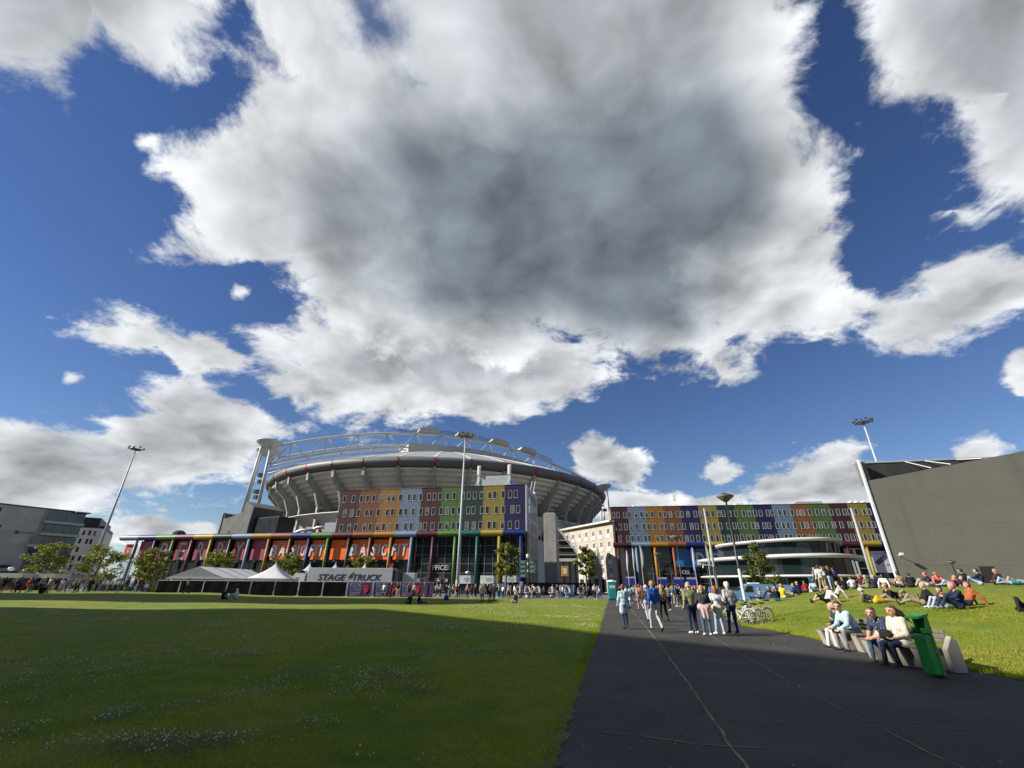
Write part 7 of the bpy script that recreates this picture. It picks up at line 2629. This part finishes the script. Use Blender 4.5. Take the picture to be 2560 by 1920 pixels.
def crowd(n, az0, az1, d0, d1, where, group, face=None, avoid=()):
    placed = []
    tries = 0
    while len(placed) < n and tries < n * 60:
        tries += 1
        az = cr.uniform(az0, az1)
        D = cr.uniform(d0, d1)
        x, y = polar(az, D)
        if x > toe(y) - .2 and y < 50:
            continue
        if any((x - a) ** 2 + (y - b) ** 2 < .45 ** 2 for a, b in placed) or any((x - a) ** 2 + (y - b) ** 2 < r * r for a, b, r in avoid):
            continue
        pname = cr.choice(['stand', 'stand', 'relaxed', 'relaxed', 'phone', 'folded', 'walk', 'walk2'])
        top, bot, hair = cr.choice(TOPS), cr.choice(BOTS), cr.choice(HAIRS)
        lab = crowd_label(x, y, pname, top, bot, hair, where)
        if lab is None:
            continue
        rz = cr.uniform(-PI, PI) if face is None else face + cr.gauss(0, .8)
        person(lab, x, y, rz, pname, top, bot, hair, sleeve=cr.random() < .6, shorts=cr.random() < .12, shoe=cr.choice(['black', 'white', 'grey', 'brown', 'white']), scale=cr.uniform(.93, 1.06), skin=cr.choice([0, 0, 1, 1, 2, 3]), res=.03, group=group, bulk=cr.choice([.006, .012, .02]))
        placed.append((x, y))


AV = [(13.75, 65.2, 1.2)] + [(a, b, .9) for a, b in ((1.3, 70.5), (2.6, 72.9), (4.2, 73.2), (6.4, 74.0), (8.6, 72.8), (10.7, 73.5))] + [(-6.35, 65.3, 1.2)]
crowd(76, -9.4, 10.6, 66.5, 80, 'back row', 'people queueing before the shops', None, AV)
crowd(5, -16.5, -9.6, 61.0, 63.6, 'by the fence', 'people walking along the banners')
crowd(76, 12.6, 23.6, 52, 82, 'back row', 'people gathered where the path ends', None, AV)
crowd(70, -46.9, -36.8, 80, 100, 'back row', 'people crowding at the far left', .9)

# --- single figures on the lawn
GL = 'people on the lawn'
person('person in a long cream coat standing on the lawn before the queue', -2.87, 50.0, .5, 'stand', 'cream', 'dark denim', ('short', 'white'), scale=1.05, res=.022, coat=.4, bulk=.016, group=GL)
person('person in brown and black standing beside the cream coat on the lawn', -2.1, 50.1, -.6, 'phone', 'brown', 'black', ('bob', 'brown'), scale=.97, res=.022, group=GL)
person('person in a dark jacket standing behind the cream coat on the lawn', -1.75, 52.2, -.9, 'stand', 'navy', 'black', ('short', 'dark'), scale=1.05, res=.022, group=GL)
person('person in an orange jacket standing at the front of the queue near the pale mast', -7.2, 65.2, .3, 'stand', 'rust', 'black', ('short', 'brown'), scale=1.03, res=.024, group=GL)
person('person in a white hoodie with the hood up sitting on the far lawn', -26.2, 46.6, 2.3, 'knees_up', 'white', 'light denim', ('hood', 'white'), scale=1.05, res=.022, bulk=.025, group=GL)
person('dark dressed person sitting beside the white hoodie on the far lawn', -27.3, 46.4, -1.9, 'cross', 'black', 'black', ('short', 'brown'), scale=1.0, res=.022, group=GL)
person('fair-haired person in black sitting on the lawn with a friend before the banners', -9.1, 44.5, 2.6, 'cross', 'black', 'charcoal', ('long', 'fair'), scale=1.0, res=.022, group=GL)
person('person in black sitting on the lawn with outstretched legs and white shoes', -8.35, 44.6, -1.4, 'legs_out', 'black', 'charcoal', ('tail', 'fair'), scale=1.0, shoe='white', res=.022, group=GL)
person('person in a grey top sitting alone on the sunny lawn before the urinals', .55, 44.6, 1.1, 'cross', 'charcoal', 'light denim', ('short', 'grey'), scale=1.05, sleeve=False, res=.022, group=GL)
person('dark figure sitting alone on the lawn at the far left', -54.0, 56.0, .2, 'knees_up', 'black', 'black', ('short', 'dark'), scale=1.1, res=.024, group=GL)
person('dark figure walking along the black fence on the lawn', -40.3, 60.4, -1.3, 'walk', 'olive', 'black', ('short', 'brown'), scale=1.05, res=.024, group=GL)
person('person in a white t-shirt and black trousers left of the teal toilet', 10.9, 62.6, -2.8, 'phone', 'white', 'black', ('short', 'dark'), sleeve=False, scale=1.03, shoe='white', res=.022, group=GL)
t = tag(add_part(None, 'backpack', [((-.14, 0, .16), (.14, 0, .16), .15, .15), ((-.1, 0, .38), (.1, 0, .38), .13, .13)], cloth('blue')), 'blue backpack standing on the lawn before the banners', 'backpack')
t.location = (-7.0, 53.5, lawn_z(-7.0, 53.5))

# --- people resting on the mound
GM = 'people resting on the grass mound'
MOUND = [
    # label, x, y, heading, pose, top, bottom, hair, extras
    ('person in a red vest sitting left of the others behind the bicycles', 33.06, 67.08, 1.30, 'knees_up', 'red', 'stone', ('short', 'brown'), {}),
    ('person with a dark jacket sitting behind the lamp post on the mound edge', 32.08, 67.71, 1.20, 'cross', 'charcoal', 'denim', ('short', 'dark'), {}),
    ('person in a grey top sitting with jeans and crossed feet before the blue van', 21.04, 40.78, 1.50, 'legs_out', 'grey', 'dark denim', ('long', 'ginger'), {}),
    ('person lying in blue denim before the blue van', 20.74, 39.30, 1.50, 'recline', 'denim', 'denim', ('short', 'fair'), {}),
    ('long-haired person in black sitting in the group before the blue van', 20.63, 38.49, 1.40, 'knees_up', 'black', 'denim', ('long', 'brown'), {}),
    ('person in black with jeans sitting nearest in the group before the blue van', 17.94, 32.65, 1.50, 'knees_up', 'black', 'denim', ('short', 'brown'), {'scale': 1.08}),
    ('person in a dark cap sitting at the back of the group before the blue van', 21.26, 38.56, 1.60, 'cross', 'black', 'dark denim', ('cap', 'black'), {}),
    ('person in a yellow jacket with bare legs sitting beside the dark group', 19.54, 34.76, -1.20, 'legs_out', 'yellow', 'white', ('short', 'ginger'), {'shorts': True}),
    ('person in white sitting behind the yellow jacket', 21.56, 38.28, 0.40, 'cross', 'white', 'beige', ('short', 'fair'), {}),
    ('person in a navy jacket leaning back with bare legs right of the yellow jacket', 21.00, 36.07, 1.20, 'lean_back', 'navy', 'beige', ('short', 'brown'), {'shorts': True}),
    ('person in navy sitting at the crest behind the yellow jacket', 22.71, 37.98, 0.30, 'cross', 'navy', 'dark denim', ('rim', 'grey'), {}),
    ('person in a red sweater sitting at the crest left of the standing group', 23.95, 39.04, 0.20, 'cross', 'red', 'dark denim', ('short', 'dark'), {}),
    ('person in a pale blue shirt leaning at the crest left of the standing group', 24.33, 38.64, -0.60, 'lean_back', 'pale blue', 'black', ('short', 'brown'), {}),
    ('person in a grey sweater and dark trousers standing leftmost on the mound crest', 24.33, 38.04, 0.20, 'stand', 'grey', 'charcoal', ('short', 'fair'), {'scale': 1.0}),
    ('tall person in a white shirt and beige trousers standing on the mound crest', 22.44, 34.60, -0.20, 'relaxed', 'white', 'beige', ('short', 'dark'), {'scale': 1.06}),
    ('person in a stone shirt standing close behind the white shirt on the mound', 25.48, 38.71, 0.50, 'stand', 'stone', 'khaki', ('bob', 'brown'), {'scale': 0.98}),
    ('long-haired person in black and pale jeans standing on the mound crest', 24.83, 37.12, 0.10, 'folded', 'black', 'light denim', ('long', 'brown'), {'scale': 1.0}),
    ('person in purple standing at the right of the group on the mound crest', 26.51, 39.03, 0.10, 'stand', 'purple', 'black', ('short', 'dark'), {'scale': 0.94}),
    ('long-haired person in a white t-shirt sitting with bare legs stretched to the left', 17.67, 27.13, 1.45, 'lean_back', 'white', 'black', ('long', 'brown'), {'shorts': True, 'sleeve': False, 'scale': 1.05}),
    ('person in a grey and white top sitting behind the white t-shirt', 19.45, 28.90, 1.00, 'lean_back', 'stone', 'black', ('short', 'dark'), {'scale': 1.05}),
    ('person in black sitting at the crest right of the standing group', 24.85, 35.75, 0.10, 'cross', 'black', 'black', ('short', 'brown'), {}),
    ('person in a white t-shirt sitting at the crest, back to the camera', 26.05, 36.57, 0.10, 'knees_up', 'white', 'grey', ('short', 'dark'), {'sleeve': False}),
    ('person in a maroon top sitting at the crest beside the white t-shirt', 26.55, 36.33, 0.10, 'knees_up', 'maroon', 'grey', ('short', 'fair'), {'scale': 1.1}),
    ('person in a grey green top sitting at the crest', 26.38, 35.44, 0.20, 'cross', 'olive', 'grey', ('short', 'grey'), {}),
    ('person in navy sitting hunched at the crest', 26.50, 34.90, -0.20, 'knees_up', 'navy', 'dark denim', ('short', 'grey'), {}),
    ('person in a white shirt sitting at the crest behind the recliners', 26.81, 34.41, -0.80, 'lean_back', 'white', 'navy', ('short', 'brown'), {}),
    ('person in grey trousers lying on the slope beside the yellow bag', 18.80, 24.96, -2.20, 'recline', 'charcoal', 'khaki', ('cap', 'white'), {'scale': 1.05}),
    ('person in a dark jacket and tan cap reclining on the slope above the near bench', 20.70, 25.90, -1.60, 'recline', 'black', 'khaki', ('cap', 'beige'), {'scale': 1.05}),
    ('person in a beige shirt sitting at the crest, back to the camera', 26.71, 32.77, 0.10, 'cross', 'beige', 'dark denim', ('short', 'dark'), {'scale': 1.1}),
    ('person in a black jacket sitting at the crest beside the beige shirt', 27.02, 32.31, -0.40, 'cross', 'black', 'black', ('short', 'dark'), {}),
    ('person in a charcoal top sitting at the crest left of the coral top', 27.65, 31.72, 0.60, 'knees_up', 'charcoal', 'stone', ('short', 'ginger'), {}),
    ('person in a coral top leaning back at the crest', 27.42, 30.85, -0.30, 'lean_back', 'coral', 'grey', ('tail', 'ginger'), {}),
    ('person in red sitting low at the crest left of the dark lamp', 27.41, 30.20, 0.40, 'recline', 'red', 'black', ('short', 'fair'), {}),
    ('person in dark blue lying at the crest below the dark lamp', 27.52, 29.85, 1.20, 'recline', 'navy', 'light denim', ('short', 'brown'), {}),
    ('person in a navy sweater sitting at the crest right of the dark lamp', 28.64, 30.17, 0.20, 'knees_up', 'navy', 'beige', ('short', 'dark'), {'scale': 1.12}),
    ('person in a dark jacket and pale jeans sitting left of the brown board', 29.16, 29.67, 0.70, 'knees_up', 'navy', 'light denim', ('short', 'dark'), {'scale': 1.1}),
    ('person in dark clothes sitting right of the brown board', 30.78, 30.06, 0.20, 'cross', 'charcoal', 'brown', ('short', 'fair'), {}),
    ('person in pale green lying at the crest near the right edge', 30.57, 29.32, 1.40, 'lie', 'teal', 'light denim', ('short', 'dark'), {}),
    ('person in beige lying at the right end of the crest', 31.13, 29.29, 1.40, 'lie', 'beige', 'beige', ('short', 'fair'), {}),
    ('person in a printed black sweater sitting with legs stretched to the left', 18.49, 21.84, 1.15, 'lean_back', 'black', 'khaki', ('rim', 'grey'), {'scale': 1.08, 'shoe': 'brown'}),
    ('young person in maroon sitting beside the person with sunglasses', 18.07, 20.29, 1.50, 'knees_up', 'maroon', 'light denim', ('short', 'dark'), {'scale': 0.92, 'shoe': 'white'}),
    ('person in navy with sunglasses sitting with knees up on the slope', 17.96, 19.53, 1.40, 'knees_up', 'navy', 'dark denim', ('short', 'grey'), {'scale': 1.1, 'shoe': 'grey'}),
    ('person in a rust jacket leaning back behind the person with sunglasses', 19.07, 20.30, 1.30, 'lean_back', 'rust', 'dark denim', ('short', 'ginger'), {'scale': 1.05}),
    ('person in dark clothes lying at the right edge with boots towards the path', 17.93, 16.97, 2.20, 'lie', 'black', 'black', ('short', 'dark'), {'scale': 1.05}),
]
for lab, x, y, rz, pn, top, bot, hair, kw in MOUND:
    person(lab, x, y, rz, pn, top, bot, hair, res=.02, group=GM, **kw)

# ------------------------------------------------------------------ grass blades and clover
def blade_mat():
    m = bpy.data.materials.new('grass_blade')
    m.use_nodes = True
    N = NT(m.node_tree)
    b = N.n['Principled BSDF']
    out = N.n['Material Output']
    g = N.node('ShaderNodeNewGeometry').outputs['Random Per Island']
    p = N.node('ShaderNodeTexCoord').outputs['Object']
    patch = N.noise(p, 0.55, 6.0, 0.7)
    wide = N.noise(p, 0.16, 4.0, 0.55)
    c = N.mix(g, (0.20, 0.30, 0.010, 1), (0.44, 0.50, 0.026, 1))
    c = N.mix(N.m('MULTIPLY', N.rng(patch, 0.54, 0.70), 0.5), c, (0.34, 0.29, 0.08, 1))
    c = N.mix(N.m('MULTIPLY', N.rng(wide, 0.54, 0.40), 0.6), c, (0.13, 0.25, 0.012, 1))
    c = N.mix(N.m('MULTIPLY', N.rng(wide, 0.55, 0.72), 0.5), c, (0.38, 0.34, 0.08, 1))
    N.put(b.inputs['Base Color'], c)
    b.inputs['Roughness'].default_value = 0.6
    b.inputs['Specular IOR Level'].default_value = 0.05
    tr = N.node('ShaderNodeBsdfTranslucent')
    N.put(tr.inputs['Color'], c)
    mx = N.node('ShaderNodeMixShader')
    mx.inputs[0].default_value = 0.4
    N.l.new(b.outputs[0], mx.inputs[1])
    N.l.new(tr.outputs[0], mx.inputs[2])
    N.l.new(mx.outputs[0], out.inputs[0])
    return m


BLADE = blade_mat()
BLADE_M = BLADE.copy()
BLADE_M.name = 'mound_blade'
for nd in BLADE_M.node_tree.nodes:
    if nd.type == 'MIX' and not nd.inputs[7].is_linked and not nd.inputs[6].is_linked:
        nd.inputs[6].default_value = (0.22, 0.235, 0.03, 1)
        nd.inputs[7].default_value = (0.44, 0.41, 0.07, 1)
gr = np.random.default_rng(4)


def blades(name, X, Y, Z, H, W, m=None):
    n = len(X)
    a = gr.uniform(0, 2 * np.pi, n)
    lx, ly = gr.normal(0, .45, n) * H, gr.normal(0, .45, n) * H
    v = np.empty((n, 3, 3), np.float32)
    v[:, 0] = np.stack([X - np.cos(a) * W, Y - np.sin(a) * W, Z - .004], 1)
    v[:, 1] = np.stack([X + np.cos(a) * W, Y + np.sin(a) * W, Z - .004], 1)
    v[:, 2] = np.stack([X + lx, Y + ly, Z + H], 1)
    me = bpy.data.meshes.new(name)
    me.vertices.add(n * 3)
    me.vertices.foreach_set('co', v.ravel())
    me.loops.add(n * 3)
    me.loops.foreach_set('vertex_index', np.arange(n * 3, dtype=np.int32))
    me.polygons.add(n)
    me.polygons.foreach_set('loop_start', np.arange(0, n * 3, 3, dtype=np.int32))
    me.update(calc_edges=True)
    return stuff(obj(name, me, m or BLADE))


# lawn: denser close by
n = 190000
d = np.exp(gr.uniform(math.log(5.0), math.log(34.0), n))
az = np.radians(gr.uniform(-52, 14, n))
X, Y = d * np.sin(az), d * np.cos(az)
edge = gr.random(n) < .05
Y = np.where(edge, gr.uniform(4.5, 30, n), Y)
X = np.where(edge, 1.0 + (Y - 8.3) * .214 - np.abs(gr.normal(0, .12, n)) + .03, X)
k = (X < 1.0 + (Y - 8.3) * .214 + .03) & (Y > 3.5)
X, Y = X[k], Y[k]
D = np.hypot(X, Y)
tuft = np.sin(X * 2.3 + np.sin(Y * 1.7) * 2) * np.sin(Y * 2.9 + np.sin(X * 1.3) * 2)
Z = np.array([lawn_z(a, b) for a, b in zip(X, Y)])
Hh = (.020 + .012 * tuft + gr.uniform(0, .022, len(X))) * np.where(D > 14, .8, 1.0)
blades('grass', X, Y, Z, np.maximum(Hh, .015), .0028 * np.clip(D / 6, 1, 3.2))['label'] = 'short green lawn grass left of the path'
# mound
n = 150000
d = np.exp(gr.uniform(math.log(10.0), math.log(34.0), n))
az = np.radians(gr.uniform(20, 54, n))
X, Y = d * np.sin(az), d * np.cos(az)
tx = np.array([toe(b) for b in Y])
k = X > tx + .02
X, Y = X[k], Y[k]
Z = np.array([mound_z(a, b) for a, b in zip(X, Y)])
D = np.hypot(X, Y)
blades('grass', X, Y, Z, gr.uniform(.02, .06, len(X)), .0028 * np.clip(D / 6, 1, 3.2), BLADE_M)['label'] = 'short grass on the mound right of the path'
# weeds along the benches and the toe of the mound
n = 5000
Y = gr.uniform(10, 24, n)
X = np.array([toe(b) for b in Y]) + gr.normal(0, .08, n)
Z = np.array([mound_z(a, b) for a, b in zip(X, Y)])
blades('grass', X, Y, Z, gr.uniform(.03, .14, n), np.full(n, .006))['label'] = 'ragged longer grass along the foot of the mound'

# white clover in patches: centre, half sizes, number
CLOVER = [
    (-3.62, 5.84, 0.77, 0.37, 330),
    (-4.46, 7.44, 0.60, 0.47, 70),
    (-5.07, 6.92, 0.23, 0.26, 50),
    (-5.66, 6.27, 0.27, 0.29, 40),
    (-8.23, 9.26, 1.02, 1.54, 260),
    (-9.33, 10.87, 1.05, 0.68, 130),
    (-7.92, 12.36, 1.68, 1.35, 260),
    (-6.20, 11.78, 0.53, 0.70, 120),
    (-3.70, 9.31, 0.63, 0.75, 150),
    (-2.49, 6.40, 0.32, 0.38, 40),
    (-2.11, 9.04, 0.82, 1.00, 330),
    (-2.14, 11.71, 0.36, 0.58, 60),
    (-1.22, 12.60, 0.59, 0.68, 110),
    (-5.74, 20.53, 2.10, 1.82, 220),
    (-2.26, 19.46, 1.08, 1.33, 170),
    (0.28, 20.37, 1.31, 1.29, 180),
    (-1.70, 6.94, 0.13, 0.15, 10),
    (2.18, 27.59, 1.59, 2.05, 220),
    (4.54, 29.29, 1.71, 1.94, 200),
    (3.39, 22.00, 0.81, 1.09, 120),
    (-2.55, 36.74, 1.79, 2.47, 150),
    (-1.24, 5.54, 0.56, 0.08, 14),
    (-1.62, 5.61, 0.24, 0.16, 8),
    (-9.01, 15.94, 1.09, 0.89, 90),
    (-17.52, 21.35, 1.90, 1.60, 110),
    (-11.51, 19.12, 1.16, 0.98, 80),
    (1.75, 39.42, 3.95, 2.84, 200),
    (5.71, 40.13, 2.37, 2.94, 160),
    (-12.29, 38.24, 2.67, 2.04, 120),
    (-18.47, 35.80, 2.42, 1.79, 120),
    (-29.89, 37.68, 2.40, 1.98, 90),
    (-0.38, 30.99, 1.51, 1.76, 130),
    (-6.76, 7.82, 0.80, 0.59, 60),
    (-3.88, 7.91, 0.53, 0.49, 30),
    (-0.25, 13.00, 0.61, 0.72, 50),
    (-1.42, 8.38, 0.38, 0.34, 60),
    (-10.79, 11.21, 0.74, 1.01, 90),

]
r = random.Random(9)
vs, fs = [], []
for cx, cy, wx, wy, n in CLOVER:
    dist = math.hypot(cx, cy)
    k = int(n * (.8 if dist < 14 else .8) * r.uniform(.5, 1.2))
    sub = [(r.gauss(0, .6), r.gauss(0, .6)) for _ in range(9)]
    for _ in range(k):
        s = r.choice(sub)
        x = cx + wx * (s[0] + r.gauss(0, .32))
        y = cy + wy * (s[1] + r.gauss(0, .32))
        if x > path_left(y) - .05:
            continue
        q = r.uniform(.006, .0145) * (1.0 if dist < 12 else min(2.2, dist / 12))
        z = lawn_z(x, y) + r.uniform(.045, .085)
        o = len(vs)
        vs += [(x + q, y, z), (x, y + q, z), (x - q, y, z), (x, y - q, z), (x, y, z + q * .9), (x, y, z - q * .8)]
        fs += [(o, o + 1, o + 4), (o + 1, o + 2, o + 4), (o + 2, o + 3, o + 4), (o + 3, o, o + 4), (o + 1, o, o + 5), (o + 2, o + 1, o + 5), (o + 3, o + 2, o + 5), (o, o + 3, o + 5)]
me = bpy.data.meshes.new('clover_flowers')
me.from_pydata(vs, [], fs)
o = stuff(obj('clover_flowers', me, mat('clover_white', (0.48, 0.48, 0.34), 0.8, 0.35, 3.0)))
o['label'] = 'scattered white clover heads in the lawn'
# clover leaves below the flowers: low, dark, bluish green
CL_M = leaf_mat('clover_leaf', (0.030, 0.070, 0.018), (0.075, 0.125, 0.035))
vs, fs = [], []
for cx, cy, wx, wy, n in CLOVER:
    if math.hypot(cx, cy) > 20:
        continue
    for _ in range(n * 5):
        x, y = cx + wx * r.gauss(0, .6), cy + wy * r.gauss(0, .6)
        if x > path_left(y) - .05:
            continue
        z = lawn_z(x, y) + r.uniform(.025, .055)
        s = r.uniform(.010, .018)
        a = r.uniform(0, 6.28)
        o = len(vs)
        for k in range(3):
            b = a + k * 2.09
            vs.append((x + s * math.cos(b), y + s * math.sin(b), z + r.uniform(-.006, .006)))
        fs.append((o, o + 1, o + 2))
me = bpy.data.meshes.new('clover_leaves')
me.from_pydata(vs, [], fs)
o = stuff(obj('clover_leaves', me, CL_M))
o['label'] = 'low dark clover leaves in patches of the lawn'
# litter and leaves on the asphalt
r = random.Random(31)
vs, fs = [], []
for _ in range(150):
    y = 5.5 + 22 * r.random() ** 1.5
    x = r.uniform(path_left(y) + .1, toe(y) - .3)
    s = r.uniform(.010, .028)
    a = r.uniform(0, 6.28)
    o = len(vs)
    for k in range(4):
        b = a + k * math.pi / 2
        q = s * (1.0 if k % 2 else .45)
        vs.append((x + q * math.cos(b), y + q * math.sin(b), .002 + r.uniform(0, .012)))
    fs.append((o, o + 1, o + 2, o + 3))
me = bpy.data.meshes.new('litter')
me.from_pydata(vs, [], fs)
o = stuff(obj('litter', me, mat('dry_scraps', (0.30, 0.28, 0.22), 0.8, 0.4, 9.0)))
o['label'] = 'dry leaves and paper scraps on the asphalt path'
t = tag(add_part(None, 'yellow_bag', [((-.16, 0, .12), (.16, 0, .12), .13, .13), ((-.08, .02, .26), (.08, .02, .24), .09, .09)], cloth('yellow')), 'yellow bag lying beside the person reclining on the slope', 'bag')
t.location = (18.55, 24.5, mound_z(18.55, 24.5))
